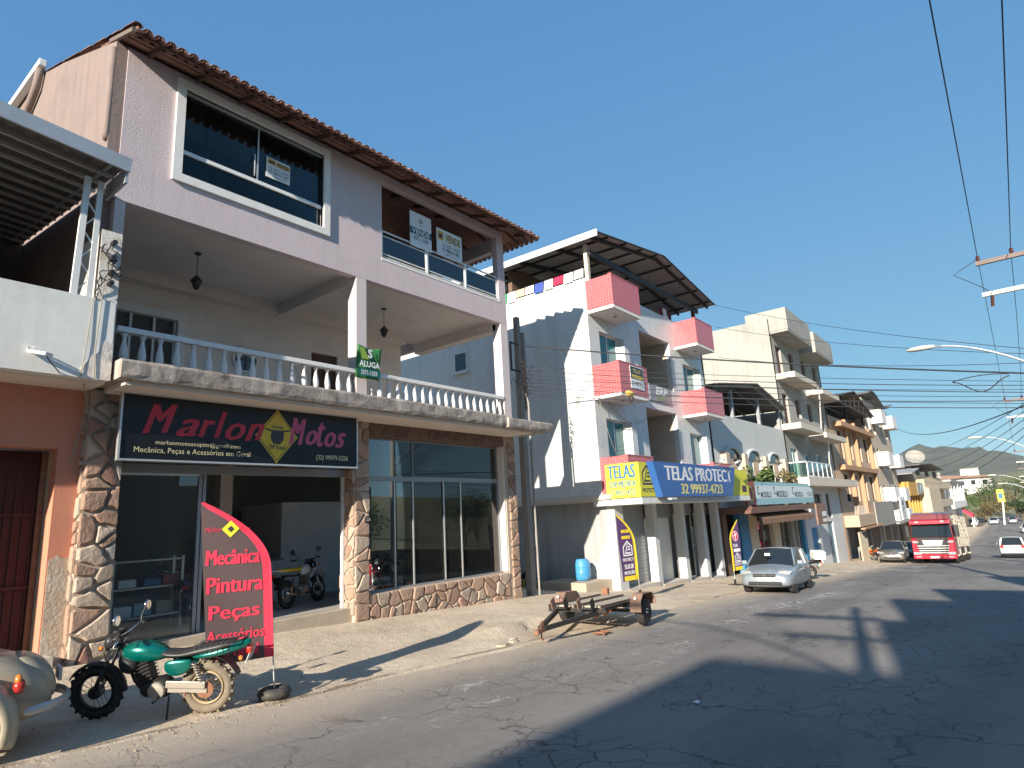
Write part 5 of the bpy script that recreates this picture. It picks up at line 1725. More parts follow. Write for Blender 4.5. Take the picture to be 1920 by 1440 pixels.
# ================================================================== gray arched house
Y3 = 11.5
P3 = thing('gray_arched_house', 'low gray house with arched windows and a dark roof over its terrace', 'building', (37, Y3, -1.6))
arch = [(31.9, 34.1), (35.2, 37.7), (39.0, 41.55)]
MB().wall('x', 30.52, 43.2, 1.95, 6.72, Y3, Y3 + 0.25, [(a, b, 2.9, 4.55) for a, b in arch]).build('front_wall', 'gray_wall', P3)
for a, b in arch:
    # arched head: glass lunette framed by a curved eyebrow
    w = MB()
    k = 10
    cx_ = (a + b) / 2
    rr = (b - a) / 2
    arc = [(cx_ - rr * math.cos(math.pi * i / k), 4.5 + 0.55 * math.sin(math.pi * i / k)) for i in range(k + 1)]
    ao = MB().tube([(p[0], Y3 - 0.06, p[1]) for p in arc], 0.09, 6).build('arch', 'gray_wall', P3, smooth=True)
    MB().prism(arc, 'y', Y3 - 0.012, Y3 - 0.004).build('pane', 'car_glass', ao)
    win(P3, a, b, 2.9, 4.5, Y3 + 0.05, 1, 'white_pvc', 'glass_green', 0.06)
    B(b, b + 0.55, Y3 - 0.30, Y3 - 0.003, 2.7, 4.75).build('pilaster', 'cream_plaster', P3)
B(31.35, 31.88, Y3 - 0.30, Y3 - 0.003, 2.7, 4.75).build('pilaster', 'cream_plaster', P3)
B(30.52, 43.2, Y3 + 0.25, 20, 1.9, 2.1).build('floor_slab', 'cement_gray', P3)
B(30.52, 43.1, 19.8, 20, 1.9, 9.0).build('back_wall', 'brown_wall', P3)
B(30.52, 43.15, Y3 + 0.25, 19.8, 4.9, 5.05).build('terrace_floor', 'cement_gray', P3)
for x in (34.2, 38.8, 42.9):
    B(x - 0.1, x + 0.1, Y3 + 0.02, Y3 + 0.2, 6.72, 8.3).build('roof_post', 'steel_gray', P3)
r3 = MB().add([(30.8, 11.0, 8.12), (37.4, 11.0, 8.98), (43.0, 11.0, 8.0), (30.8, 19.5, 8.3), (37.4, 19.5, 9.2), (43.0, 19.5, 8.2)], [(0, 1, 4, 3), (1, 2, 5, 4)]).build('roof', 'sheet_under', P3, solid=0.05)
for i in range(7):
    y = 11.3 + i * 1.2
    MB().bar((31, y, 8.03), (37.4, y, 8.9), 0.08, 0.12).build('rafter', 'steel_gray', r3)
    MB().bar((37.4, y, 8.9), (42.9, y, 7.95), 0.08, 0.12).build('rafter', 'steel_gray', r3)
# ground floor shop
B(30.55, 45.4, 10.3, Y3 + 0.1, 1.62, 1.93).build('marquee', 'brown_wall', P3)
MB().prism([(30.2, 1.62), (31.4, 1.62), (31.4, 1.93), (30.6, 1.93)], 'y', 10.0, 10.3).build('marquee_end', 'roof_tile', P3)
for a, b, m_ in ((30.55, 31.1, 'brown_wall'), (32.9, 34.2, 'blue_door'), (34.3, 35.6, 'beige_plaster'), (38.3, 39.6, 'beige_plaster'), (42.0, 42.6, 'cement_gray'), (44.6, 45.2, 'blue_door')):
    B(a, b, Y3, Y3 + 0.3, prof(a) - 0.5, 1.62).build('pier', m_, P3)
B(30.55, 45.3, 14.0, 14.2, -2.6, 1.62).build('shop_back_wall', 'interior_dark', P3)
for a, b in ((35.6, 38.3), (39.6, 42.0), (42.6, 44.6)):
    w_ = MB().frame('x', a, b, prof(a) + 0.05, 1.5, Y3 + 0.2, Y3 + 0.26, 0.07).build('shop_window', 'steel_gray', P3)
    B(a + 0.07, b - 0.07, Y3 + 0.22, Y3 + 0.226, prof(a) + 0.15, 1.43).build('pane', 'glass_shop', w_)
    B((a + b) / 2 - .03, (a + b) / 2 + .03, Y3 + 0.19, Y3 + 0.218, prof(a) + 0.15, 1.43).build('stile', 'steel_gray', w_)
aw = thing('shop_awning', 'brown scalloped cloth awning under the marquee of the gray house', 'awning', (38, 10.4, 1.1))
for i in range(3):
    a = 32.6 + i * 3.4
    mb = MB()
    n_ = 14
    vs_ = []
    for k in range(n_ + 1):
        x = a + 3.3 * k / n_
        vs_ += [(x, 10.9, 1.60), (x, 10.25, 1.30), (x, 10.22, 1.02 + 0.05 * (k % 2))]
    fs_ = []
    for k in range(n_):
        fs_ += [(3 * k, 3 * k + 3, 3 * k + 4, 3 * k + 1), (3 * k + 1, 3 * k + 4, 3 * k + 5, 3 * k + 2)]
    mb.add(vs_, fs_).build('cloth', 'brown_cloth', aw, solid=0.01)
sg = thing('shop_sign', 'long pale aqua shop sign with repeated dark lettering and a red end panel', 'sign', (38, 10.5, 2))
B(31.25, 32.65, 10.44, 10.52, 2.0, 3.17).build('panel', 'sign_redbrown', sg)
B(32.66, 44.0, 10.45, 10.52, 2.0, 3.17).build('panel', 'sign_aqua', sg)
O = (32.66, 10.45, 2.0)
patch(rect(0.1, 11.2, 0.32, 0.98), 'sign_pale', sg, O, UX, UZ, 0.002)
for u in (0.3, 3.0, 6.6):
    big = 1.0 if u == 3.0 else 0.85
    text_mesh('MODELO', 'letter_dark', sg, O, UX, UZ, u + 0.55, u + 0.55 + 2.1 * big, 0.36, 0.36 + 0.36 * big, 0.005, 0, 0.03)
    patch([(u + .1, .52), (u + .4, .52), (u + .4, .60), (u + .2, .60), (u + .2, .95), (u + .1, .95)], 'letter_dark', sg, O, UX, UZ, 0.005)
    patch(rect(u + .2, u + .35, .85, .93), 'sign_redbrown', sg, O, UX, UZ, 0.006)
text_mesh('MODELO', 'letter_dark', sg, O, UX, UZ, 9.9, 11.2, 0.4, 0.66, 0.005)
patch([(0.4, .2), (1.0, .2), (1.15, .6), (.95, .95), (.45, .95), (.25, .6)], 'letter_gold', sg, (31.25, 10.44, 2.0), UX, UZ, 0.003)
patch([(0.5, .3), (.9, .3), (1.0, .6), (.85, .85), (.55, .85), (.4, .6)], 'sign_redbrown', sg, (31.25, 10.44, 2.0), UX, UZ, 0.005)
text_mesh('Ice', 'sign_aqua', sg, (31.25, 10.44, 2.0), UX, UZ, 0.4, 1.0, 0.05, 0.17, 0.003)
s2 = thing('side_sign', 'brown boxed sign hanging at the right end of the marquee', 'sign', (44.8, 10.3, 1.2))
B(43.2, 45.6, 10.18, 10.28, 0.6, 1.9).build('panel', 'rusty_brown', s2)
patch(rect(1.2, 2.3, 0.5, 0.8), 'sign_white', s2, (43.2, 10.18, 0.6), UX, UZ, 0.003)
patch(rect(1.2, 2.3, 0.15, 0.35), 'sign_white', s2, (43.2, 10.18, 0.6), UX, UZ, 0.003)
# planting on the ledge above the sign
pm('leaf_green', (0.075, 0.12, 0.03), 0.6, 0.4, 3, 0, piece=0.2)
pm('leaf_dry', (0.17, 0.14, 0.06), 0.7, 0.35, 3, 0, piece=0.2)
pm('leaf_dark', (0.035, 0.06, 0.02), 0.6, 0.35, 3, 0)
pm('bark', (0.12, 0.09, 0.065), 0.9, 0.3, 6, 0.4)
def leaves(mb, c, rad, n_, size, seed=None, squash=0.8):
    rnd = random.Random(seed)
    for i in range(n_):
        while True:
            d = Vector((rnd.uniform(-1, 1), rnd.uniform(-1, 1), rnd.uniform(-1, 1)))
            if 0.2 < d.length < 1:
                break
        p = Vector(c) + Vector((d.x * rad[0], d.y * rad[1], d.z * rad[2]))
        a = Vector((rnd.uniform(-1, 1), rnd.uniform(-1, 1), rnd.uniform(-.6, .6))).normalized()
        b = a.cross(Vector((rnd.uniform(-1, 1), rnd.uniform(-1, 1), rnd.uniform(-1, 1)))).normalized()
        s_ = size * rnd.uniform(0.6, 1.4)
        mb.add([p - a * s_, p + b * s_ * 0.5, p + a * s_, p - b * s_ * 0.5], [(0, 1, 2, 3)])
plabs = ['thin green potted plant by the left arched window above the shop sign', 'bushy green plant by the middle arched window above the shop sign', 'dry leafy plant spilling over the right end of the aqua sign']
for i, (x, h_, mt__) in enumerate(((33.6, 0.8, 'leaf_green'), (36.6, 1.0, 'leaf_green'), (40.6, 0.9, 'leaf_dry'))):
    t_ = thing('balcony_plant', plabs[i], 'plant', (x, 10.9, 1.93), 'plants on the marquee')
    MB().lathe([(0.16, 0), (0.2, 0.3), (0.22, 0.32)], (x, 10.9, 1.93), 10).build('pot', 'rust', t_)
    mb = MB()
    for k in range(7):
        leaves(mb, (x + random.uniform(-.9, .9), 10.9 + random.uniform(-.2, .2), 2.9 + random.uniform(0, h_)), (.45, .3, .35), 60, 0.11, seed=i * 10 + k)
    mb.build('foliage', mt__, t_)
    MB().tube([(x, 10.9, 2.2), (x + .1, 10.9, 2.9), (x - .1, 10.9, 3.5)], 0.02, 5).build('stem', 'bark', t_)

# ================================================================== unplastered concrete house
P4 = thing('concrete_house', 'tall unpainted concrete house with jutting balcony slabs and empty window openings', 'building', (49.8, Y3, -2.3))
xl, xr = 43.2, 56.6
op = []
for z0_, z1_ in ((10.62, 12.75), (7.25, 9.35)):
    for a in (44.2, 47.3, 50.6, 54.0):
        op.append((a, a + 1.25, z0_ if a in (44.2, 54.0) else z0_ + 0.7, z1_))
op += [(44.3, 45.9, 3.7, 5.6), (47.5, 49.2, 3.7, 5.4), (51.0, 52.6, 3.7, 5.5), (53.9, 55.4, 3.7, 5.5)]
MB().wall('x', xl, xr, 3.1, 14.4, Y3, Y3 + 0.25, op).build('front_wall', 'raw_concrete', P4)
MB().prism([(Y3, -3), (24, -3), (24, 14.4), (Y3, 14.4)], 'x', xl - 0.003, xl + 0.25).build('side_wall', 'raw_concrete', P4)
MB().prism([(Y3, -3), (24, -3), (24, 14.4), (Y3, 14.4)], 'x', xr - 0.25, xr + 0.003).build('side_wall', 'raw_concrete', P4)
B(xl, xr, Y3 + 0.25, 24, 14.1, 14.35).build('roof_slab', 'raw_concrete', P4)
for z in (3.1, 6.7, 10.2):
    B(xl + .2, xr - .2, Y3 + 0.25, 23, z - 0.2, z).build('floor_slab', 'raw_concrete', P4)
B(xl + .2, xr - .2, 15.5, 15.7, -3, 14.1).build('inner_wall', 'interior_wall', P4)
for q in op[:8]:
    B(q[0], q[0] + 0.06, Y3 + .1, Y3 + .2, q[2], q[3]).build('opening_frame', 'rust', P4)
    B(q[0] + 0.06, q[1], Y3 + .16, Y3 + .2, q[2], q[3]).build('shutter', 'red_door', P4)
for q in op[8:]:
    win(P4, q[0], q[1], q[2], q[3], Y3 + 0.1, 1, 'white_pvc', 'glass_teal', 0.07)
for a, b, z0_, z1_ in ((43.4, 49.6, 13.5, 15.0), (50.7, 56.5, 13.3, 14.75)):
    bx_ = MB()
    bx_.wall('x', a, b, z0_, z1_, 10.3, 10.45)
    bx_.wall('y', 10.45, 13.0, z0_ if False else z0_, z1_, a, a + 0.15)
    bx_.wall('y', 10.45, 13.0, z0_, z1_, b - 0.15, b)
    bo = bx_.build('roof_box', 'raw_concrete', P4)
    B(a + .02, b - .02, 10.32, Y3 - 0.002, z0_ - 0.15, z0_ - 0.002).build('box_floor', 'raw_concrete', bo)
for a, b, z in ((43.4, 49.2, 10.55), (50.9, 56.4, 10.35), (43.0, 48.9, 7.10), (49.8, 56.6, 6.95)):
    B(a, b, 10.3, Y3 - 0.003, z - 0.38, z).build('balcony_slab', 'concrete_edge', P4)
for a in (50.95, 51.5):
    z = 10.0 if a < 51 else 6.6
    MB().cyl((a, 10.6, z), (a + 2.6, 11.45, z - 3.2), 0.06, 8).build('prop', 'white_metal', P4)
# lower floors, painted
MB().wall('x', 45.42, xr, prof(56) - 0.5, 3.1, Y3 + .003, Y3 + 0.25, [(46.3, 47.2, 0.9, 2.4), (48.6, 50.6, 0.9, 2.6), (52.0, 53.2, 0.8, 2.6), (46.6, 48.4, prof(47) + .1, 0.3), (51.3, 53.1, -2.6, 0.55)]).build('lower_wall', 'pale_gray_wall', P4)
for q in ((46.3, 47.2, 0.9, 2.4), (48.6, 50.6, 0.9, 2.6), (52.0, 53.2, 0.8, 2.6)):
    win(P4, *q, Y3 + 0.1, 1, 'cement_gray', 'glass_dark', 0.07)
B(51.3, 53.1, Y3 + .12, Y3 + .18, -2.6, 0.55).build('door', 'door_slate', P4)
B(46.6, 48.4, Y3 + .12, Y3 + .18, -2.4, 0.3).build('door', 'blue_door', P4)
MB().prism([(Y3, -3), (14, -3), (14, 3.1), (Y3, 3.1)], 'x', 45.2, 45.42).build('lower_side_wall', 'pale_gray_wall', P4)
B(43.2, 58.4, 10.35, Y3 - .002, 3.05, 3.6).build('terrace_slab', 'concrete_edge', P4)
gb = MB().box(43.4, 50.0, 10.38, 10.43, 4.55, 4.62).box(43.4, 50.0, 10.38, 10.43, 3.62, 3.68).build('glass_rail', 'white_metal', P4)
for i in range(6):
    x = 43.4 + i * 1.3
    B(x, x + 0.06, 10.375, 10.435, 3.6, 4.62).build('post', 'white_metal', gb)
    if i < 5:
        B(x + 0.08, x + 1.28, 10.40, 10.41, 3.7, 4.54).build('pane', 'glass_green', gb)
B(43.4, 43.46, 10.43, Y3, 4.55, 4.62).build('rail', 'white_metal', gb)
B(43.42, 43.44, 10.45, Y3, 3.7, 4.54).build('pane', 'glass_green', gb)

# ================================================================== orange house further on
P5 = thing('orange_plaster_house', 'orange plastered house with dark truss roof beside the concrete house', 'building', (65, Y3, -3))
op5 = []
for z0_, z1_ in ((5.6, 8.0), (1.9, 4.2)):
    for a in (59.6, 63.4, 67.6, 71.2):
        op5.append((a, a + 1.7, z0_, z1_))
MB().wall('x', 57.0, 74.0, 0.8, 9.1, Y3, Y3 + .25, op5).build('front_wall', 'peach_plaster', P5)
MB().prism([(Y3, -3.5), (22, -3.5), (22, 9.1), (Y3, 9.1)], 'x', 56.75, 57.0).build('side_wall', 'orange_plaster', P5)
for q in op5:
    win(P5, q[0], q[1], q[2], q[3], Y3 + .12, 1, 'dark_wood', 'glass_dark', 0.07)
for a in (61.9, 66.0, 73.4):
    B(a, a + 0.4, Y3 - 0.35, Y3 - .003, 0.8, 9.1).build('fin', 'orange_plaster', P5)
B(58.2, 73.9, Y3 - 0.5, Y3 - .004, 4.55, 4.95).build('cornice', 'orange_plaster', P5)
B(58.2, 73.9, Y3 - 0.7, Y3 - .004, 8.2, 8.6).build('cornice', 'orange_plaster', P5)
B(57.02, 73.98, 10.4, Y3, -0.1, 0.8).build('parapet', 'peach_plaster', P5)
B(64.2, 74.2, 10.3, 10.398, -0.45, 1.75).build('blank_sign', 'cement_gray', P5)
MB().bar((57.0, 10.25, -0.25), (66.0, 10.25, -0.25), 0.3, 0.12).build('marquee', 'orange_plaster', P5)
for i in range(7):
    MB().bar((58.0 + i * .8, 10.9, -0.05), (58.9 + i * .8, 10.9, 1.5), 0.08).build('stair_bar', 'cement_gray', P5)
for a in (57.0, 62.0, 67.0, 72.0):
    B(a, a + .6, Y3, Y3 + .3, -3.6, 0.8).build('pier', 'cement_gray', P5)
B(57, 74, 14.2, 14.4, -3.6, 0.8).build('shop_back_wall', 'interior_wall', P5)
B(57, 74, 10.9, 14.2, 0.55, 0.75).build('ceiling', 'interior_wall', P5)
gate = MB().box(56.9, 60.0, 10.6, 10.66, -2.9, -0.5).build('plank_gate', 'plank', P5)
for i in range(8):
    B(57.0 + .38 * i, 57.28 + .38 * i, 10.55, 10.598, -2.85, -0.55).build('plank', 'plank', gate)
r5 = MB().add([(56.5, 10.6, 10.5), (65.5, 10.6, 12.0), (74.3, 10.6, 10.4), (56.5, 21, 10.6), (65.5, 21, 12.1), (74.3, 21, 10.5)], [(0, 1, 4, 3), (1, 2, 5, 4)]).build('roof', 'sheet_under', P5, solid=.06)
for i in range(6):
    y = 10.8 + 1.6 * i
    MB().bar((56.7, y, 10.3), (74.1, y, 10.25), .1, .12).build('tie', 'black_metal', r5)
    for k in range(9):
        x = 57.5 + 2 * k
        zt = 10.5 + 1.5 * (1 - abs(x - 65.5) / 9)
        MB().bar((x, y, 10.3), (x + .6, y, zt), .06).build('web', 'black_metal', r5)
for x in (57.1, 65.5, 73.7):
    B(x - .1, x + .1, 11.55, 11.75, 9.1, 10.4).build('roof_post', 'black_metal', P5)
B(57, 74, 19, 19.2, 9, 11).build('attic_wall', 'dark_wood', P5)

# ================================================================== cream house with white boxed balconies
P6 = thing('white_balcony_house', 'cream apartment house with rows of white boxed balconies and a wavy roof edge', 'building', (82, Y3, -4))
op6 = []
for z0_, z1_ in ((9.0, 11.2), (5.2, 7.4), (1.4, 3.4)):
    for a in (75.6, 78.4, 83.0, 86.5):
        op6.append((a, a + 1.5, z0_, z1_))
MB().wall('x', 74.4, 90.0, -0.4, 12.6, Y3, Y3 + .25, op6).build('front_wall', 'cream_plaster', P6)
for q in op6:
    win(P6, q[0], q[1], q[2], q[3], Y3 + .12, 1, 'white_pvc', 'glass_dark', 0.08)
MB().prism([(Y3, -4.5), (22, -4.5), (22, 12.6), (Y3, 12.6)], 'x', 74.2, 74.4).build('side_wall', 'cream_plaster', P6)
MB().prism([(Y3, -4.5), (22, -4.5), (22, 12.6), (Y3, 12.6)], 'x', 89.8, 90.0).build('side_wall', 'cream_plaster', P6)
for z in (10.2, 5.6, 1.8, -0.6):
    for a, b in ((77.9, 81.0), (85.6, 88.8)):
        bb = MB()
        bb.wall('x', a, b, z, z + 1.35, 10.4, 10.52)
        bb.wall('y', 10.52, Y3 - .003, z, z + 1.35, a, a + .12)
        bb.wall('y', 10.52, Y3 - .003, z, z + 1.35, b - .12, b)
        bo = bb.build('balcony', 'white_paint', P6)
        B(a, b, 10.4, Y3 - .004, z - .12, z - .002).build('balcony_floor', 'white_paint', bo)
r6 = MB()
k = 16
vs_ = []
for i in range(k + 1):
    x = 73.8 + 16.6 * i / k
    z = 12.9 + 0.55 * math.sin(i / k * math.pi * 2.4)
    vs_ += [(x, 10.7, z), (x, 22, z)]
r6.add(vs_, [(2 * i, 2 * i + 2, 2 * i + 3, 2 * i + 1) for i in range(k)]).build('roof', 'sheet_under', P6, solid=.08, smooth=True)
for a in (74.4, 78.5, 83.0, 89.2):
    B(a, a + .7, Y3, Y3 + .4, -4.6, -0.4).build('pier', 'cement_gray', P6)
B(74.4, 90, 14, 14.2, -4.6, -0.4).build('shop_back_wall', 'interior_wall', P6)
MB().prism([(10.0, -0.55), (Y3, -0.5), (Y3, -0.2), (10.0, -0.4)], 'x', 74.4, 90.0).build('marquee', 'cement_gray', P6)
s6 = thing('striped_board', 'white street-front board with a dark panel below the lowest white balcony', 'sign', (80, 10.2, -1))
B(78.6, 82.4, 10.2, 10.3, -0.3, 2.1).build('panel', 'sign_white', s6)
patch(rect(1.2, 2.2, 1.5, 2.0), 'letter_dark', s6, (78.6, 10.2, -0.3), UX, UZ, .01)
patch([(1.0, .2), (1.15, .2), (1.6, 1.2), (2.4, 1.2), (2.0, .2), (2.15, .2), (2.7, 1.35), (0.9, 1.35)], 'cement_gray', s6, (78.6, 10.2, -0.3), UX, UZ, .01)
# ================================================================== vehicles (built along +x at the origin, then placed)
def blob(sections, mat, name, parent, sub=2):
    """smooth body from stations (x, half width, z bottom, z top, [y centre])"""
    rings = []
    for s in sections:
        x, w, zb, zt = s[:4]
        yc = s[4] if len(s) > 4 else 0.0
        h = (zt - zb)
        rings.append([(x, yc - w * .55, zb), (x, yc + w * .55, zb), (x, yc + w, zb + h * .3), (x, yc + w, zb + h * .68),
                      (x, yc + w * .6, zt), (x, yc - w * .6, zt), (x, yc - w, zb + h * .68), (x, yc - w, zb + h * .3)])
    return MB().loft(rings).build(name, mat, parent, smooth=True, subsurf=sub)

def spoked_wheel(t_, x, z, r, w, tyre_mat, rim_mat, knob=True, drum='dull_alloy', detail=True):
    wh = MB().torus((x, 0, z), 'y', r - w * .55, (w * .55, w * .5), 36, 8).build('wheel', tyre_mat, t_, smooth=True)
    if knob and detail:
        kb = MB()
        for i in range(40):
            a = 2 * math.pi * i / 40
            for sd in (-1, 1):
                if (i + (sd > 0)) % 2:
                    continue
                c = Vector((x + (r - .002) * math.sin(a), sd * w * .22, z + (r - .002) * math.cos(a)))
                d = Vector((math.sin(a), 0, math.cos(a)))
                kb.bar(c - d * .012, c + d * .012, .03, w * .34, up=(0, 1, 0))
        kb.build('tread', tyre_mat, wh)
    MB().torus((x, 0, z), 'y', r - w * 1.22, (.012, w * .38), 36, 6).build('rim', rim_mat, wh, smooth=True)
    MB().lathe([(.02, -.09), (.055, -.075), (.075, -.05), (.075, .05), (.055, .075), (.02, .09)], (x, 0, z), 16, 'y').build('hub', drum, wh)
    if detail:
        sp = MB()
        for i in range(24):
            a = 2 * math.pi * i / 24
            b = a + (.35 if i % 2 else -.35)
            sd = .05 if i % 4 < 2 else -.05
            sp.bar((x + .06 * math.sin(b), sd, z + .06 * math.cos(b)), (x + (r - w * 1.22) * math.sin(a), 0, z + (r - w * 1.22) * math.cos(a)), .005)
        sp.build('spokes', 'chrome', wh)
    return wh

def motorbike(label, paint, seat='seat_vinyl', tyre='rubber', rim='chrome', group=None, detail=True, dusty=False, box=None, trail=False, plate='plate_gray'):
    t_ = thing('motorbike', label, 'motorbike', (0, 0, 0), group)
    r = .305
    al = 'dull_alloy' if dusty else 'chrome'
    spoked_wheel(t_, 0, r, r, .10, tyre, 'tan_rim' if dusty else rim, True, detail=detail)
    spoked_wheel(t_, 1.30, r, r, .09, 'rubber' if dusty else tyre, rim, True, 'black_metal', detail)
    # fork, yokes, front fender
    ax = Vector((1.30, 0, r))
    top = Vector((1.02, 0, .93))
    for sd in (-.085, .085):
        f = MB().tube([ax + Vector((0, sd, 0)), ax.lerp(top, .45) + Vector((0, sd, 0))], .026, 8).build('fork_leg', 'black_metal' if dusty else 'aluminium', t_, smooth=True)
        MB().tube([ax.lerp(top, .42) + Vector((0, sd, 0)), top + Vector((0, sd, 0))], .018, 8).build('stanchion', 'chrome', f, smooth=True)
    MB().box(1.0, 1.10, -.12, .12, .80, .84).box(.98, 1.07, -.12, .12, .92, .95).build('yoke', 'black_metal', t_, bevel=.008)
    fd = MB()
    vs_ = []
    n_ = 12
    for i in range(n_ + 1):
        a = R(-60 + (150 if not trail else 110) * i / n_)
        rr = r + (.035 if not trail else .16)
        for yy, dr in ((-.06, -.02), (-.03, .005), (.03, .005), (.06, -.02)):
            vs_.append((1.30 + (rr + dr) * math.sin(-a), yy, r + (rr + dr) * math.cos(a)))
    fd.add(vs_, [(i * 4 + j, i * 4 + j + 1, (i + 1) * 4 + j + 1, (i + 1) * 4 + j) for i in range(n_) for j in range(3)])
    fd.build('front_fender', 'black_plastic' if dusty else paint, t_, smooth=True, solid=.006)
    # headlight, clocks, handlebar
    MB().lathe([(.03, -.10), (.075, -.08), (.095, -.02), (.10, .03)], (1.14, 0, .88), 16, 'x').build('headlight', 'black_plastic', t_, smooth=True)
    MB().lathe([(.088, .03), (.06, .045), (.02, .05)], (1.14, 0, .88), 16, 'x').build('headlight_lens', 'lamp_lens', t_, smooth=True)
    for sd in (-.06, .06):
        MB().lathe([(.045, 0), (.05, .05), (.045, .06)], (1.04, sd, .97), 12).build('gauge', 'black_plastic', t_)
        MB().lathe([(.02, -.02), (.03, .0), (.02, .02)], (1.16, sd * 3.0, .86), 10, 'y').build('turn_signal', 'amber_lens', t_)
    MB().tube([(.86, .37, 1.03), (.93, .25, 1.04), (1.0, .10, .97), (1.0, -.10, .97), (.93, -.25, 1.04), (.86, -.37, 1.03)], .012, 8).build('handlebar', 'chrome', t_, smooth=True)
    for sd in (-1, 1):
        MB().cyl((.90, sd * .28, 1.035), (.855, sd * .40, 1.03), .018, 8).build('grip', 'rubber', t_)
        MB().tube([(.94, sd * .26, 1.02), (.95, sd * .40, 1.0)], .006, 5).build('lever', 'chrome', t_)
        mr = MB().tube([(.92, sd * .24, 1.05), (.93, sd * .27, 1.12), (.91, sd * .31, 1.19)], .006, 5).build('mirror', 'black_metal', t_)
        MB().lathe([(.02, -.012), (.062, -.006), (.066, .004), (.06, .010)], (.90, sd * .35, 1.22), 12, 'x').build('shell', 'chrome' if dusty else 'black_plastic', mr, smooth=True)
        MB().lathe([(.056, -.0165), (.056, -.0125)], (.90, sd * .35, 1.22), 12, 'x').build('mirror_glass', 'mirror_glass', mr)
    MB().tube([(1.02, .05, .93), (1.16, .12, .80), (1.12, .10, .62), (1.2, .09, .45)], .006, 5).build('brake_cable', 'cable', t_)
    # frame and engine
    MB().tube([(.98, 0, .86), (.72, 0, .70), (.40, 0, .68), (-.15, 0, .72)], .022, 6).build('frame_spine', 'black_metal', t_)
    MB().tube([(1.0, 0, .80), (.86, 0, .42), (.75, 0, .28), (.42, 0, .28)], .02, 6).build('down_tube', 'black_metal', t_)
    eng = blob([(.40, .10, .24, .42), (.48, .14, .21, .46), (.66, .14, .21, .46), (.78, .11, .24, .42)], 'black_metal' if dusty else 'dull_alloy', 'engine', t_, 1)
    MB().bar((.70, 0, .42), (.76, 0, .64), .15, .16, up=(1, 0, 0)).build('cylinder', 'black_metal', eng)
    for k in range(6):
        c = Vector((.70, 0, .43)).lerp(Vector((.76, 0, .63)), k / 5)
        MB().bar(c - Vector((.002, 0, .005)), c + Vector((.002, 0, .005)), .20, .19, up=(1, 0, 0)).build('fin', 'black_metal' if dusty else 'aluminium', eng)
    MB().lathe([(.02, -.16), (.09, -.155), (.10, -.14), (.10, -.10)], (.56, .0, .33), 16, 'y').build('crankcase_cover', 'dull_alloy', eng)
    MB().lathe([(.10, .10), (.10, .14), (.09, .155), (.02, .16)], (.54, .0, .33), 16, 'y').build('crankcase_cover', 'dull_alloy', eng)
    MB().tube([(.80, -.05, .58), (.90, -.08, .45), (.82, -.12, .28), (.55, -.14, .23), (.25, -.15, .25)], .022, 8).build('exhaust_pipe', 'chrome', t_, smooth=True)
    MB().tube([(.28, -.15, .25), (.2, -.155, .26), (-.22, -.17, .34), (-.28, -.17, .35)], [.03, .045, .05, .03], 12).build('muffler', 'chrome' if not dusty else 'dull_alloy', t_, smooth=True)
    # rear swing arm, shocks, chain case
    for sd in (-.10, .10):
        MB().bar((.42, sd, .33), (-.03, sd, r), .03, .055).build('swing_arm', al, t_)
        sh = MB().tube([(.0, sd * 1.15, r + .02), (.13, sd * 1.15, .66)], .013, 6).build('shock', 'chrome', t_)
        cs = MB()
        for k in range(9):
            c = Vector((.02, sd * 1.15, r + .08)).lerp(Vector((.115, sd * 1.15, .62)), k / 8)
            cs.torus(c, 'z', .026, .007, 12, 5)
        cs.build('spring', 'black_metal' if not dusty else 'dull_alloy', sh, smooth=True)
    MB().bar((.44, .125, .40), (-.02, .125, .37), .02, .085).build('chain_case', al, t_, bevel=.01)
    MB().lathe([(.04, .07), (.10, .08), (.10, .09), (.04, .10)], (0, 0, r), 18, 'y').build('sprocket', 'rust' if dusty else 'dull_alloy', t_)
    MB().tube([(.50, .16, .27), (.50, .30, .26)], .014, 6).tube([(.50, -.16, .27), (.50, -.30, .26)], .014, 6).build('foot_peg', 'rubber', t_)
    MB().tube([(.20, .14, .30), (.16, .26, .30)], .013, 6).build('rear_peg', 'rust' if dusty else 'rubber', t_)
    MB().tube([(.40, .12, .26), (.36, .26, .015), (.42, .29, .01)], .012, 6).build('side_stand', 'black_metal', t_)
    # tank, seat, panels, tail
    if trail:
        blob([(.98, .05, .80, .86), (.90, .12, .66, .92), (.72, .14, .64, .93), (.58, .08, .68, .86)], paint, 'fuel_tank', t_)
        blob([(.70, .06, .82, .88), (.55, .09, .76, .86), (.2, .10, .78, .86), (-.15, .08, .80, .87), (-.30, .04, .84, .88)], seat, 'seat', t_)
        blob([(.1, .04, .76, .80), (-.25, .09, .80, .84), (-.55, .06, .84, .87), (-.62, .03, .86, .88)], paint, 'rear_fender', t_)
    else:
        blob([(1.0, .05, .72, .80), (.94, .12, .66, .86), (.80, .155, .63, .90), (.64, .15, .63, .88), (.50, .10, .66, .80), (.44, .05, .70, .76)], paint, 'fuel_tank', t_)
        blob([(1.02, .13, .60, .76), (.92, .17, .48, .75), (.76, .15, .54, .71)], 'black_plastic' if dusty else paint, 'tank_shroud', t_)
        blob([(.56, .07, .72, .78), (.48, .12, .69, .77), (.30, .13, .68, .75), (.12, .13, .70, .80), (-.10, .12, .73, .84), (-.28, .10, .76, .86), (-.34, .05, .80, .85)], seat, 'seat', t_)
        for sd in (-1, 1):
            blob([(.47, .03, .56, .66, sd * .11), (.38, .035, .47, .68, sd * .12), (.22, .03, .50, .68, sd * .12), (.14, .02, .58, .68, sd * .11)], paint, 'side_panel', t_)
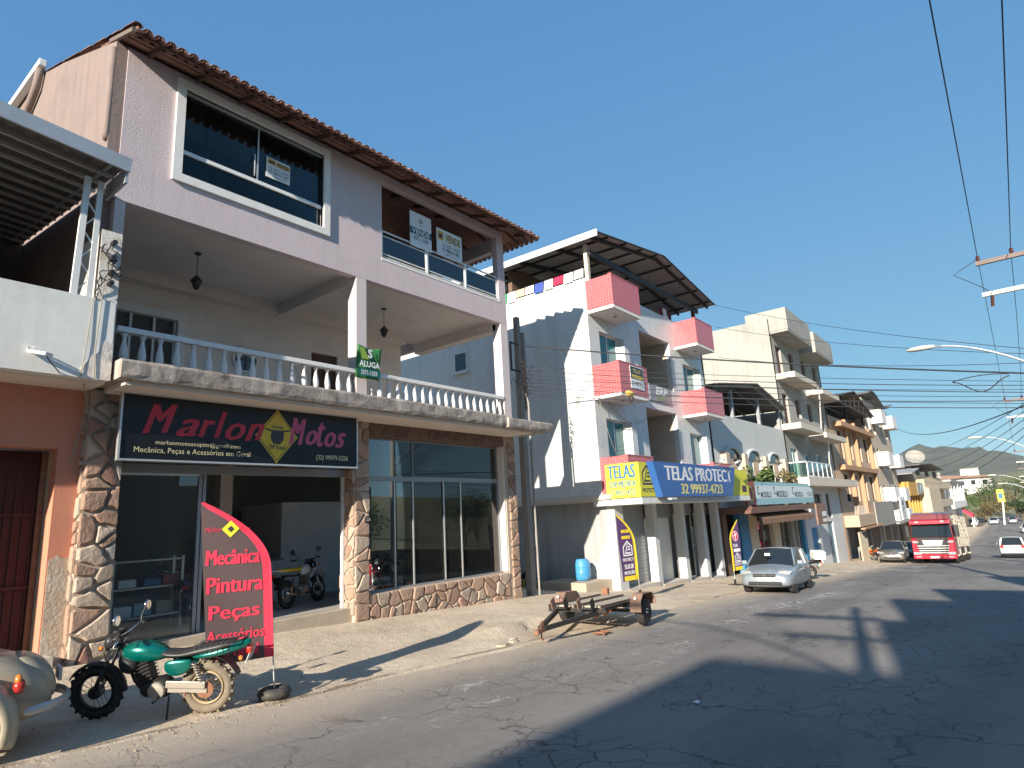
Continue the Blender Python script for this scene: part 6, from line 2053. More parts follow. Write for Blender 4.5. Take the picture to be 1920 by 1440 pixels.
        blob([(.20, .10, .64, .72), (-.10, .125, .66, .77), (-.32, .10, .70, .84), (-.46, .06, .76, .87), (-.52, .03, .80, .86)], paint, 'tail_cowl', t_)
        MB().tube([(-.18, .14, .80), (-.38, .14, .86), (-.46, .0, .87), (-.38, -.14, .86), (-.18, -.14, .80)], .011, 6).build('grab_rail', 'black_metal', t_, smooth=True)
    rf_ = MB()
    vs_ = []
    for i in range(9):
        a = R(-12 + 82 * i / 8)
        rr = r + .085
        for yy in (-.07, .07):
            vs_.append((-rr * math.sin(a), yy, r + rr * math.cos(a)))
    rf_.add(vs_, [(2 * i, 2 * i + 1, 2 * i + 3, 2 * i + 2) for i in range(8)])
    rf_.build('rear_fender', 'black_plastic', t_, solid=.008)
    MB().box(-.53, -.47, -.06, .06, .70, .77).build('tail_light', 'red_lens', t_, bevel=.01)
    MB().bar((-.44, -.10, .57), (-.50, -.10, .71), .20, .012, up=(1, 0, .3)).build('licence_plate', plate, t_)
    for sd in (-1, 1):
        MB().lathe([(.02, -.02), (.03, .0), (.02, .02)], (-.44, sd * .15, .68), 10, 'y').build('turn_signal', 'amber_lens', t_)
    if box:
        MB().box(-.62, -.12, -.24, .24, .88, 1.22).build('carrier_box', box, t_, bevel=.03)
    return t_

mk = motorbike('dusty teal motorbike parked nose-in before the orange house', 'teal_paint', tyre='dusty_rubber', rim='black_metal', dusty=True)
for k in range(5):
    pass
def put_bike(o, x, y, hd, z=None, lean=-8.0, steer=0):
    o.rotation_mode = 'XYZ'
    z0_ = gz(x, y) if z is None else z
    z1_ = gz(x + 1.3 * math.cos(R(hd)), y + 1.3 * math.sin(R(hd))) if z is None else z
    o.location = (x, y, z0_ + 0.01)
    o.rotation_euler = (R(lean), -math.atan2(z1_ - z0_, 1.3), R(hd))
put_bike(mk, 4.05, 8.12, 132.0)
# cargo net on the seat
nt_ = MB()
for k in range(7):
    x = -.28 + .065 * k
    nt_.tube([(x, .115, .735 + .0), (x + .02, .09, .83 + .004 * (6 - k)), (x, 0, .865 - .008 * k), (x - .02, -.09, .83 + .004 * (6 - k)), (x, -.115, .735)], .005, 4)
for yy in (-.08, 0, .08):
    nt_.tube([(-.30, yy, .872 - abs(yy) * .2), (-.1, yy * 1.1, .856 - abs(yy) * .2), (.12, yy * 1.2, .818 - abs(yy) * .2)], .005, 4)
o = nt_.build('cargo_net', 'cable', None)
o.parent = mk
# other bikes
b_ = motorbike('dark motorbike with white carrier box parked behind the silver car', 'black_paint', detail=False, box='white_pvc', plate='plate_white')
put_bike(b_, 30.6, 7.9, 125.0)
b_ = motorbike('orange motorbike parked by the plank gate', 'orange_paint', detail=False)
put_bike(b_, 59.0, 10.0, 30.0, lean=-6)
# in the shop: a bike in the doorway, the rest lined up behind the show window
b_ = motorbike('white trail motorbike with yellow-edged seat standing inside the shop doorway', 'white_car_paint', seat='banner_yellow', trail=True, detail=True, plate='sign_black')
put_bike(b_, 8.35, 13.3, 25.0, z=.25, lean=-6)
b_ = motorbike('blue motorbike standing behind the shop door glass', 'blue_paint', detail=False, plate='sign_black')
put_bike(b_, 6.2, 13.5, 70.0, z=.25, lean=-6)
for i, (x, y, hd, pt, lb, tr) in enumerate(((10.55, 13.62, 250, 'red_paint', 'red motorbike at the left end of the show window', False), (11.6, 13.66, 262, 'white_car_paint', 'white motorbike second from the left in the show window', False),
                            (12.6, 13.66, 270, 'orange_paint', 'orange trail motorbike in the middle of the show window', True), (13.35, 13.66, 262, 'silver_paint', 'silver motorbike second from the right in the show window', False), (13.75, 13.62, 285, 'gray_car_paint', 'gray trail motorbike at the right end of the show window', True))):
    b_ = motorbike(lb, pt, trail=tr, detail=True, group='motorbikes in the show window')
    put_bike(b_, x, y, hd, z=.25, lean=-6)

# ------------------------------------------------------------------ cars
def wheel(t_, x, y, r, w, side, cap='aluminium', parent=None):
    wh = MB().lathe([(r * .62, -w / 2), (r * .9, -w / 2), (r * .97, -w * .44), (r, -w * .28), (r, w * .28), (r * .97, w * .44), (r * .9, w / 2), (r * .62, w / 2)], (x, y, r), 32, 'y').build('wheel', 'rubber', t_, smooth=False)
    MB().lathe([(r * .63, -.0), (r * .60, .012), (r * .50, .0), (r * .18, .006), (r * .12, .03), (.01, .03)] if side > 0 else [(.01, -.03), (r * .12, -.03), (r * .18, -.006), (r * .50, -.0), (r * .60, -.012), (r * .63, 0)], (x, y + side * w * .46, r), 20, 'y').build('rim', cap, wh)
    hl = MB()
    for k in range(5):
        a = 2 * math.pi * k / 5
        c = Vector((x + r * .38 * math.cos(a), y + side * (w * .46 + .004), r + r * .38 * math.sin(a)))
        hl.bar(c - Vector((.035, 0, 0)), c + Vector((.035, 0, 0)), .012, .05)
    hl.build('rim_slot', 'black_metal', wh)
    return wh

def ring_section(x, w, zb, zs, zt, tumble=.9, crown=.03):
    """closed ring across the car: bottom, rocker, side, shoulder, top"""
    pts = [(x, -w * .8, zb), (x, -w * .97, zb + .06), (x, -w, zb + (zs - zb) * .45), (x, -w * .98, zs - .08), (x, -w * .93, zs),
           (x, -w * tumble * .75, zt), (x, 0, zt + crown), (x, w * tumble * .75, zt), (x, w * .93, zs), (x, w * .98, zs - .08), (x, w, zb + (zs - zb) * .45), (x, w * .97, zb + .06), (x, w * .8, zb)]
    return pts

def car(label, paint, L=3.9, W=1.66, Ht=1.46, kind='hatch', group=None, lamp='lamp_lens', bumper=None, rack=False):
    """nose at +x, ground z=0, centred on its length"""
    t_ = thing('car', label, 'car', (0, 0, 0), group)
    w = W / 2
    h = L / 2
    k = Ht / 1.46
    hood = .88 * k
    belt = .93 * k
    nose = .62 * k
    sec = [ring_section(h, w * .62, .30 * k, .48 * k, nose * .86, crown=.0), ring_section(h - .06, w * .84, .22 * k, .54 * k, nose + .02), ring_section(h - .22, w * .95, .18, .60 * k, nose + .09),
           ring_section(h - .6, w, .18, .72 * k, hood - .09), ring_section(h - 1.0, w, .18, .82 * k, hood - .01), ring_section(h - 1.3, w, .18, .88 * k, hood + .06),
           ring_section(0, w, .18, .91 * k, belt), ring_section(-h + .9, w, .18, .92 * k, belt + .02), ring_section(-h + .25, w * .96, .22, .90 * k, belt), ring_section(-h + .04, w * .88, .28, .80 * k, .86 * k), ring_section(-h, w * .7, .36, .66 * k, .72 * k, crown=0)]
    body = MB().loft(sec).build('body', paint, t_, smooth=True, subsurf=2)
    # greenhouse (glass) and the painted roof and pillars over it
    xs0, xs1 = h - 1.05, -h + (.10 if kind != 'sedan' else .75)
    xr0, xr1 = h - 1.75, -h + (.45 if kind == 'hatch' else .30 if kind == 'suv' else 1.15)
    zb_, zt_ = belt - .05, Ht - .035
    gw, rw = w * .90, w * .70
    pts = {}
    for nm, x, yy, z in (('fb', xs0, gw, zb_), ('ft', xr0, rw, zt_ - .02), ('rt', xr1, rw * .97, zt_ - .04), ('rb', xs1, gw * .92, zb_)):
        pts[nm] = (x, yy, z)
    mid = ((xr0 + xr1) / 2, rw * 1.02, zt_)
    gl = MB()
    ring = lambda p: [(p[0], -p[1], p[2]), (p[0], p[1], p[2])]
    vs_ = ring(pts['fb']) + ring(pts['ft']) + ring(mid) + ring(pts['rt']) + ring(pts['rb'])
    vs_ += [((xs0 + xs1) / 2, -gw, zb_), ((xs0 + xs1) / 2, gw, zb_)]
    gl.add(vs_, [(0, 1, 3, 2), (2, 3, 5, 4), (4, 5, 7, 6), (6, 7, 9, 8), (0, 2, 4, 10), (10, 4, 6, 8), (1, 11, 5, 3), (11, 9, 7, 5)])
    g_ = gl.build('windows', 'car_glass', t_)
    rf_ = MB()
    rr = []
    for x, wd, z in ((xr0 - .02, rw + .02, zt_ - .015), ((xr0 * 2 + xr1) / 3, rw + .04, zt_ + .012), ((xr0 + 2 * xr1) / 3, rw + .035, zt_ + .01), (xr1, rw + .01, zt_ - .03)):
        rr.append([(x, -wd, z - .03), (x, -wd * .6, z + .025), (x, 0, z + .035), (x, wd * .6, z + .025), (x, wd, z - .03)])
    rf_.loft(rr, cap=False, closed=False)
    rf_.build('roof', paint, t_, smooth=True, solid=.025, subsurf=1)
    for sd in (-1, 1):
        def P(nm, o_=.012):
            p = pts[nm]
            return Vector((p[0], sd * (p[1] + o_), p[2]))
        pl_ = MB()
        pl_.bar(P('fb'), P('ft'), .03, .045, up=(0, 1, 0))
        pl_.bar(P('rb'), P('rt'), .03, .11, up=(0, 1, 0))
        mt_ = Vector((mid[0], sd * (mid[1] + .012), mid[2]))
        pl_.bar(P('ft'), mt_, .03, .04, up=(0, 1, 0)).bar(mt_, P('rt'), .03, .04, up=(0, 1, 0))
        pl_.build('pillar', paint, t_, bevel=.008)
        bm = Vector(((xs0 + xs1) / 2 - .05, sd * (gw + .006), zb_))
        MB().bar(bm, Vector((mid[0] - .02, sd * (mid[1] + .006), mid[2])), .04, .07, up=(0, 1, 0)).build('door_pillar', 'black_plastic', t_)
        if kind != 'x':
            bm2 = Vector((xs1 + .62, sd * (gw * .95 + .006), zb_))
            MB().bar(bm2, Vector((xr1 + .25, sd * (rw + .006), zt_ - .03)), .04, .06, up=(0, 1, 0)).build('door_pillar', 'black_plastic' if kind == 'suv' else paint, t_)
        mr = MB().box(xs0 - .28, xs0 - .16, sd * w + (-.02 if sd > 0 else -.16), sd * w + (.16 if sd > 0 else .02), zb_ + .02, zb_ + .15).build('mirror', paint, t_, bevel=.03)
        for x in ((xs0 + xs1) / 2 + .9, (xs0 + xs1) / 2 - .05, (xs0 + xs1) / 2 - .85):
            MB().bar((x, sd * (w + .001), .32), (x, sd * (w * .985), .86 * k), .006, .008, up=(1, 0, 0)).build('door_seam', 'black_plastic', t_)
        for x in ((xs0 + xs1) / 2 + .10, (xs0 + xs1) / 2 - .70):
            MB().box(x - .1, x + .06, sd * (w + .004) - .012, sd * (w + .004) + .012, .77 * k, .80 * k).build('door_handle', paint, t_, bevel=.006)
        # lamps
        hl = MB()
        hl.add([(h - .10, sd * w * .50, nose - .05), (h - .24, sd * w * .90, nose - .02), (h - .36, sd * w * .955, nose + .07), (h - .24, sd * w * .70, nose + .09), (h - .16, sd * w * .50, nose + .06)], [(0, 1, 2, 3, 4)])
        hl.build('headlight', lamp, t_, solid=.07)
        MB().lathe([(.05, 0), (.04, .02)], (h - .08, sd * w * .72, .34 * k), 12, 'x').build('fog_lamp', lamp, t_)
        tl = MB().box(-h - .01, -h + .12, sd * w * .72 - .10, sd * w * .72 + .10, .66 * k, .90 * k).build('tail_lamp', 'red_lens', t_, bevel=.03)
        for x in (h - .72, -h + .68):
            MB().lathe([(.345 * k, -.02), (.345 * k, .02)], (x, sd * (w - .055), .31), 28, 'y').build('wheel_arch', 'black_plastic', t_)
            wheel(t_, x, sd * (w - .14), .295 if kind != 'suv' else .34, .17, sd)
    # grille, bumper intake, plates
    MB().bar((h - .015, -w * .42, nose - .04), (h - .015, w * .42, nose - .04), .07, .10).build('grille', 'black_plastic', t_, bevel=.01)
    MB().box(h - .0, h + .035, -w * .40, w * .40, nose - .045, nose - .03).build('grille_bar', 'chrome', t_)
    MB().lathe([(.05, 0), (.05, .02)], (h + .02, 0, nose - .03), 14, 'x').build('badge', 'chrome', t_)
    MB().box(h - .08, h + .012, -w * .62, w * .62, .27 * k, .38 * k).build('intake', bumper or 'black_plastic', t_, bevel=.02)
    MB().box(h - .02, h + .03, -.22, .22, .40 * k, .50 * k).build('licence_plate', 'plate_white', t_)
    MB().box(-h - .03, -h + .02, -.22, .22, .52 * k, .62 * k).build('licence_plate', 'plate_white', t_)
    MB().box(-h - .03, -h + .1, -w * .8, w * .8, .26, .40).build('rear_bumper', bumper or paint, t_, bevel=.04)
    MB().box(-h + .3, h - .5, -w * .85, w * .85, .15, .24).build('underbody', 'black_plastic', t_)
    # seats seen through the glass
    for sd in (-.36, .36):
        MB().box(-.25, -.1, sd - .2, sd + .2, .5, 1.12 * k).build('seat', 'interior_dark', t_, bevel=.04)
    # paper on the windscreen
    return t_

def put_car(o, x, y, hd, z=None):
    zz = prof(x) if z is None else z
    o.location = (x, y, zz + .012)
    sl__ = math.atan((prof(x + 1.2) - prof(x - 1.2)) / 2.4)
    o.rotation_euler = (0, 0, 0)
    c, s = math.cos(R(hd)), math.sin(R(hd))
    q = Vector((0, 0, 1)).rotation_difference(Vector((-math.sin(sl__), 0, math.cos(sl__))))
    o.rotation_mode = 'QUATERNION'
    o.rotation_quaternion = q @ Matrix.Rotation(R(hd), 3, 'Z').to_quaternion()

cs_ = car('silver hatchback parked facing the camera at the kerb', 'silver_paint', 3.9, 1.66, 1.42)
B(1.02, 1.04, -.12, .05, 1.16, 1.24).build('windscreen_sticker', 'plate_white', cs_)
put_car(cs_, 23.35, 7.08, 184.5, prof(23.35) - .0)
o = car('gray pickup-like car parked before the orange house, dark lower bumper', 'gray_car_paint', 4.3, 1.72, 1.55, 'suv', bumper='black_plastic')
put_car(o, 55.9, 8.25, 183)
o = car('dark blue car half hidden between the gray car and the truck', 'navy_paint', 4.2, 1.72, 1.48, 'hatch')
put_car(o, 62.0, 8.3, 182)
o = car('white sport utility car driving away on the right of the road', 'white_car_paint', 4.4, 1.85, 1.68, 'suv', bumper='black_plastic')
put_car(o, 68.8, 1.35, 0)
for i, (x, y, pt, lb, hd) in enumerate(((140, .2, 'white_car_paint', 'white car parked far up the right kerb', 180), (150, -.8, 'red_paint', 'red car parked far up the right kerb', 180), (120, -.5, 'maroon_paint', 'dark red car at the right picture edge beyond the white car', 0),
                                        (182, 6.0, 'white_car_paint', 'white car at the far end of the street, left lane', 180), (184, 2.6, 'silver_paint', 'pale car at the far end of the street, right lane', 0), (176, 9.5, 'white_car_paint', 'white car parked far up the left kerb', 180))):
    o = car(lb, pt, 4.1, 1.7, 1.5, 'hatch', group='cars far up the street')
    put_car(o, x, y, hd)

# ------------------------------------------------------------------ old beetle-shaped car at the left edge
bt = thing('vintage_car', 'cream rounded vintage car cut off at the left edge, its tail beside the motorbike', 'car', (0, 0, 0))
def bring(x, w, zb, zt, sq=.62):
    pts = []
    for i in range(16):
        a = 2 * math.pi * i / 16 + math.pi / 16
        c, s = math.cos(a), math.sin(a)
        pts.append((x, w * math.copysign(abs(c) ** sq, c), (zb + zt) / 2 + (zt - zb) / 2 * math.copysign(abs(s) ** sq, s)))
    return pts
MB().loft([bring(-2.02, .30, .38, .52), bring(-1.93, .50, .30, .80), bring(-1.6, .60, .28, 1.0), bring(-1.0, .64, .26, 1.08), bring(0, .66, .24, 1.0), bring(1.0, .62, .26, .92), bring(1.6, .50, .30, .82), bring(1.9, .3, .36, .62)]).build('body', 'beetle_paint', bt, smooth=True, subsurf=2)
MB().loft([bring(-1.55, .34, .92, 1.04), bring(-1.2, .52, .90, 1.30), bring(-.6, .58, .9, 1.47), bring(0, .58, .9, 1.48), bring(.5, .54, .9, 1.38), bring(.85, .48, .88, 1.0)]).build('cabin', 'beetle_paint', bt, smooth=True, subsurf=2)
MB().loft([bring(-1.44, .30, 1.08, 1.16), bring(-1.26, .34, 1.08, 1.28), bring(-1.12, .32, 1.16, 1.34)]).build('rear_window', 'car_glass', bt, smooth=True, subsurf=1)
for sd in (-1, 1):
    for xc, rr, zz in ((-1.22, .52, .34), (1.25, .52, .34)):
        fd = MB()
        rings = []
        for i in range(13):
            a = math.pi * (-.12 + 1.1 * i / 12)
            ca, sa = math.cos(a), math.sin(a)
            rings.append([(xc - rr * ca * k_, sd * y_, zz + rr * sa * k_) for k_, y_ in ((.72, .80), (.80, .82), (.96, .76), (1.02, .62), (.98, .48))])
        fd.loft(rings, cap=False, closed=False)
        fd.build('fender', 'beetle_paint', bt, smooth=True, solid=.02, subsurf=1)
        wh = MB().lathe([(.19, -.08), (.30, -.08), (.325, -.05), (.325, .05), (.30, .08), (.19, .08)], (xc, sd * .66, .325), 26, 'y').build('wheel', 'rubber', bt)
        MB().lathe([(.20, -.02), (.16, .015), (.09, .02), (.01, .05)] if sd > 0 else [(.01, -.05), (.09, -.02), (.16, -.015), (.20, .02)], (xc, sd * .72, .325), 20, 'y').build('rim', 'leaf_green' if False else 'dull_alloy', wh)
    tl = MB().lathe([(.02, -.05), (.06, -.035), (.068, 0), (.06, .035), (.02, .05)], (-1.70, sd * .66, .70), 14, 'x').build('tail_lamp', 'red_lens', bt, smooth=True)
    MB().lathe([(.02, -.03), (.05, -.02), (.05, .02), (.02, .03)], (-1.69, sd * .66, .76), 12, 'x').build('indicator', 'amber_lens', tl, smooth=True)
    MB().box(-.75, .95, sd * .66 - .12, sd * .66 + .12, .24, .29).build('running_board', 'black_plastic', bt, bevel=.02)
def tubepath(y0):
    return [(-1.72, -y0 - .06, .46), (-1.95, -y0 + .06, .46), (-2.12, -y0 * .5, .46), (-2.16, 0, .46), (-2.12, y0 * .5, .46), (-1.95, y0 - .06, .46), (-1.72, y0 + .06, .46)]
MB().loft([[(p[0], p[1], p[2] - .06), (p[0] - .035, p[1], p[2] - .03), (p[0] - .045, p[1], p[2]), (p[0] - .035, p[1], p[2] + .03), (p[0], p[1], p[2] + .06), (p[0] + .02, p[1], p[2])] for p in tubepath(.66)]).build('rear_bumper', 'galvanised', bt, smooth=True, subsurf=2)
MB().loft([bring(-2.05, .2, .48, .60), bring(-1.975, .38, .46, .82), bring(-1.8, .42, .48, .93), bring(-1.6, .40, .6, .97)]).build('engine_lid', 'beetle_paint', bt, smooth=True, subsurf=2)
MB().box(-2.08, -2.05, -.2, .2, .62, .74).build('licence_plate', 'plate_gray', bt)
# nose points away from the bike, tail towards +x
bt.location = (0.55, 8.92, gz(1.0, 8.4) - .03)
bt.rotation_euler = (0, R(-.5), R(180 - 12))

# ------------------------------------------------------------------ truck
tk = thing('truck', 'red cattle truck with silver grille coming down the street', 'truck', (0, 0, 0))
w = 1.28
cab = MB()
cab.loft([[(2.25, -w * .92, .55), (2.25, w * .92, .55), (2.25, w * .92, 1.55), (2.25, -w * .92, 1.55)],
          [(2.32, -w * .96, .45), (2.32, w * .96, .45), (2.30, w * .96, 1.65), (2.30, -w * .96, 1.65)],
          [(2.0, -w, .45), (2.0, w, .45), (2.0, w, 1.75), (2.0, -w, 1.75)], [(.2, -w, .45), (.2, w, .45), (.2, w, 1.75), (.2, -w, 1.75)]])
cab.build('cab_lower', 'red_paint', tk, bevel=.06)
MB().loft([[(2.24, -w * .96, 1.70), (2.24, w * .96, 1.70), (2.0, w * .92, 2.75), (2.0, -w * .92, 2.75)], [(.2, -w, 1.70), (.2, w, 1.70), (.2, w * .96, 2.75), (.2, -w * .96, 2.75)]]).build('cab_upper', 'maroon_paint', tk, bevel=.04)
MB().loft([[(2.02, -w * .92, 2.76), (2.02, w * .92, 2.76), (1.86, w * .84, 3.32), (1.86, -w * .84, 3.32)], [(.2, -w * .96, 2.76), (.2, w * .96, 2.76), (.25, w * .86, 3.5), (.25, -w * .86, 3.5)]]).build('roof_fairing', 'maroon_paint', tk, bevel=.05)
MB().prism([(2.05, 2.66), (2.42, 2.62), (2.40, 2.86), (2.03, 2.96)], 'y', -w * .93, w * .93).build('sun_visor', 'red_paint', tk, bevel=.02)
MB().add([(2.275, -w * .93, 1.74), (2.275, w * .93, 1.74), (2.06, w * .87, 2.66), (2.06, -w * .87, 2.66)], [(0, 1, 2, 3)]).build('windscreen', 'car_glass', tk, solid=.02)
MB().box(2.28, 2.33, -.95, .95, 1.56, 1.70).build('wiper_panel', 'black_plastic', tk)
gp = MB().prism([(-.98, 1.52), (.98, 1.52), (.80, .66), (-.80, .66)], 'x', 2.30, 2.345).build('grille', 'black_plastic', tk)
MB().prism([(-.62, 1.54), (.62, 1.54), (.50, 1.22), (-.50, 1.22)], 'x', 2.345, 2.385).build('name_panel', 'sign_pale', gp, bevel=.01)
for z, hw_ in ((1.14, .92), (.98, .90), (.82, .86), (.68, .82)):
    MB().box(2.345, 2.41, -hw_, hw_, z, z + .06).build('grille_bar', 'aluminium', gp, bevel=.01)
for sd in (-1, 1):
    MB().box(2.29, 2.36, sd * 1.02 - .17, sd * 1.02 + .17, 1.36, 1.50).build('side_lamp', 'lamp_lens', tk, bevel=.02)
    MB().box(2.28, 2.38, sd * .98 - .24, sd * .98 + .24, .58, .76).build('headlight', 'lamp_lens', tk, bevel=.03)
    MB().box(2.28, 2.37, sd * .92 - .16, sd * .92 + .16, .40, .48).build('fog_lamp', 'lamp_lens', tk, bevel=.02)
    MB().box(2.36, 2.43, sd * .75 - .13, sd * .75 + .13, 2.72, 2.84).build('visor_lamp', 'lamp_lens', tk, bevel=.02)
    MB().box(1.75, 2.0, sd * (w + .16) - .12, sd * (w + .16) + .12, 1.75, 2.55).build('mirror', 'black_plastic', tk, bevel=.04)
    MB().box(.5, 1.7, sd * w - .012, sd * w + .012, 1.8, 2.5).build('side_window', 'car_glass', tk)
    MB().box(1.82, 1.98, sd * (w + .01) - .012, sd * (w + .01) + .012, .6, 1.7).build('corner_deflector', 'black_plastic', tk)
    for x, dbl in ((1.3, 0), (-2.4, 1), (-3.75, 1), (-7.6, 1), (-8.9, 1)):
        wh = MB().lathe([(.3, -.15), (.47, -.15), (.51, -.1), (.51, .1), (.47, .15), (.3, .15)], (x, sd * (w - .16), .51), 24, 'y').build('wheel', 'rubber', tk)
        MB().lathe([(.3, -.02), (.28, .02), (.1, .02), (.09, .1), (.01, .1)] if sd > 0 else [(.01, -.1), (.09, -.1), (.1, -.02), (.28, -.02), (.3, .02)], (x, sd * (w - .05), .51), 18, 'y').build('rim', 'dull_alloy', wh)
    for x in (.45, -1.5, -4.8, -6.6):
        MB().box(x - .35, x + .35, sd * (w - .22) - .2, sd * (w - .22) + .2, .45, 1.05).build('tank', 'truck_body', tk, bevel=.06)
MB().box(2.2, 2.36, -w * .98, w * .98, .30, .58).build('bumper', 'red_paint', tk, bevel=.05)
MB().box(2.36, 2.385, -.26, .26, .36, .48).build('licence_plate', 'plate_white', tk)
MB().box(-9.8, 1.2, -.5, .5, .62, .95).build('chassis', 'dusty_black', tk)
bd = MB().box(-9.7, -.2, -w, w, 1.05, 1.22).build('cattle_body', 'truck_body', tk)
for sd in (-1, 1):
    for k in range(7):
        z = 1.27 + k * .29
        B(-9.7, -.2, sd * (w - .03) - .025, sd * (w - .03) + .025, z, z + .21).build('side_board', 'truck_body', bd)
    for k in range(8):
        x = -9.65 + k * 1.34
        B(x, x + .1, sd * (w + .015) - .03, sd * (w + .015) + .03, 1.05, 3.3).build('stake', 'truck_body', bd)
for k in range(7):
    z = 1.27 + k * .29
    B(-.26, -.2, -w + .06, w - .06, z, z + .21).build('front_board', 'truck_body', bd)
tk.rotation_mode = 'XYZ'
tk.location = (54.9, 5.35, prof(54.9) + .01)
tk.rotation_euler = (0, R(-3.1), R(180))

# ------------------------------------------------------------------ bike trailer (hitch towards -x)
tr = thing('bike_trailer', 'rusty two-wheeled motorbike trailer with plank tracks standing at the kerb', 'trailer', (0, 0, 0))
for i, y in enumerate((-.62, -.02, .58)):
    MB().bar((-1.35, y, .44), (1.35, y, .46), .07, .06).build('rail', 'black_metal', tr)
    MB().bar((-1.35, y + .06, .475), (1.3, y + .06, .49), .025, .07).build('rail_lip', 'rusty_brown', tr)
for y in (-.32, .28):
    MB().bar((-1.25, y, .475), (1.40, y, .49), .42, .03).build('plank', 'plank', tr)
for x in (-1.3, -.1, 1.32):
    MB().bar((x, -.68, .40), (x, .64, .40), .06, .06).build('cross_member', 'black_metal', tr)
for y in (-.32, .28):
    st_ = MB().box(-1.48, -1.32, y - .16, y + .16, .44, .47).build('wheel_stop', 'black_metal', tr)
    MB().bar((-1.47, y - .15, .46), (-1.56, y - .15, .64), .02, .16).build('cheek', 'black_metal', st_)
    MB().bar((-1.47, y + .15, .46), (-1.56, y + .15, .64), .02, .16).build('cheek', 'rusty_brown', st_)
for sd in (-1, 1):
    MB().bar((-1.2, sd * .50, .38), (-2.75, sd * .05, .22), .07, .08).build('drawbar', 'black_metal', tr)
MB().bar((-2.65, 0, .20), (-2.98, 0, .18), .07, .07).build('coupling', 'rust', tr)
MB().lathe([(.03, 0), (.05, .02), (.05, .07), (.03, .09)], (-2.96, 0, .12), 12).build('coupling_cup', 'rust', tr)
MB().tube([(-2.75, .02, .2), (-2.75, .02, .02), (-2.68, .02, .015)], .016, 6).build('stand_leg', 'rust', tr)
MB().tube([(-2.8, 0, .22), (-2.8, .0, .34), (-2.74, 0, .36), (-2.70, 0, .2)], .010, 6).build('handle', 'rust', tr)
MB().bar((.05, -.88, .29), (.05, .88, .29), .07, .07).build('axle', 'black_metal', tr)
for sd in (-1, 1):
    y = sd * .93
    wh = MB().lathe([(.17, -.085), (.27, -.085), (.295, -.05), (.295, .05), (.27, .085), (.17, .085)], (.05, y, .295), 26, 'y').build('wheel', 'rubber', tr)
    MB().lathe([(.18, 0), (.15, .02), (.07, .0), (.05, .03), (.01, .03)] if sd > 0 else [(.01, -.03), (.05, -.03), (.07, 0), (.15, -.02), (.18, 0)], (.05, y + sd * .06, .295), 20, 'y').build('rim', 'black_metal', wh)
    hb = MB()
    for k in range(4):
        a = math.pi * k / 2 + .5
        hb.cyl((.05 + .045 * math.cos(a), y + sd * .08, .295 + .045 * math.sin(a)), (.05 + .045 * math.cos(a), y + sd * .10, .295 + .045 * math.sin(a)), .012, 6)
    hb.build('hub_bolts', 'plate_white', wh)
    prof_f = [(-.42, .30), (-.40, .52), (-.26, .66), (.30, .66), (.46, .52), (.48, .40)]
    fdm = MB()
    vs_ = []
    for (a, b) in prof_f:
        vs_ += [(.05 + a, y - .12, b), (.05 + a, y + .12, b)]
    fdm.add(vs_, [(2 * i, 2 * i + 1, 2 * i + 3, 2 * i + 2) for i in range(5)])
    fdm.add([(.05 + a, y - sd * .12, b) for a, b in prof_f], [tuple(range(6))])
    fdm.build('fender', 'rusty_brown', tr, solid=.012)
    MB().lathe([(.03, 0), (.03, .012)], (-.38, y + sd * .0, .58), 10, 'x').build('reflector', 'plate_white', tr)
MB().box(1.28, 1.40, .44, .60, .50, .66).build('rear_lamp', 'rust', tr, bevel=.01)
MB().box(1.30, 1.40, -.62, -.48, .46, .56).build('rear_lamp', 'rust', tr, bevel=.01)
MB().tube([(-.8, -.55, .38), (-1.0, -.5, .30), (-1.15, -.48, .36), (-1.3, -.44, .28)], .02, 6).build('strap', 'orange_paint', tr)
MB().tube([(-1.32, .28, .6), (-1.45, .28, .56), (-1.52, .28, .62), (-1.44, .28, .68), (-1.32, .28, .62)], .008, 5).build('tie_ring', 'rust', tr)
tr.location = (12.72, 7.75, prof(12.7) + .035)
tr.rotation_euler = (0, R(2.6), R(6.5))
ot = thing('strap_heap', 'rusty orange strap lying in a heap under the trailer', 'strap', (11.7, 7.0, prof(11.7)))
random.seed(6)
pts = [Vector((11.35, 7.15, prof(11.4) + .04))]
for k in range(14):
    pts.append(Vector((11.5 + .16 * math.sin(k * 1.3) + random.uniform(-.05, .05), 7.05 + .12 * math.cos(k * 1.7), prof(11.5) + .03 + .04 * abs(math.sin(k)))))
MB().tube(pts, .014, 5).build('webbing', 'rust', ot)
# ================================================================== alley clutter
ld = MB().prism([(18.35, 11.75), (19.84, 11.62), (19.84, 13.6), (18.5, 13.7)], 'z', -0.9, -0.245).build('alley_ledge', 'slab_tan', bevel=.03)
tag(ld, 'low concrete ledge against the white house wall under the blue barrel', 'ledge')
br_ = thing('plastic_barrel', 'blue plastic barrel with white cap standing on the alley ledge', 'barrel', (19.15, 12.35, -.245))
MB().lathe([(.20, 0), (.27, .05), (.285, .2), (.285, .5), (.26, .62), (.2, .70), (.19, .72)], (19.15, 12.35, -.245), 20).build('body', 'blue_plastic', br_, smooth=True)
MB().torus((19.15, 12.35, -.245 + .24), 'z', .285, .012, 24, 6).torus((19.15, 12.35, -.245 + .46), 'z', .285, .012, 24, 6).build('hoop', 'blue_plastic', br_, smooth=True)
MB().lathe([(.05, 0), (.05, .04)], (18.88, 12.28, .06), 10, 'x').build('cap', 'white_pvc', br_)
random.seed(31)
def old_tyre(x, y, z, lay, label):
    t_ = thing('discarded_tyre', label, 'tyre', (x, y, z), 'scrap tyres in the alley')
    MB().torus((x, y, z + (.09 if lay else .28)), 'z' if lay else 'x', .22, (.08, .09), 24, 8).build('casing', 'rubber', t_, smooth=True)
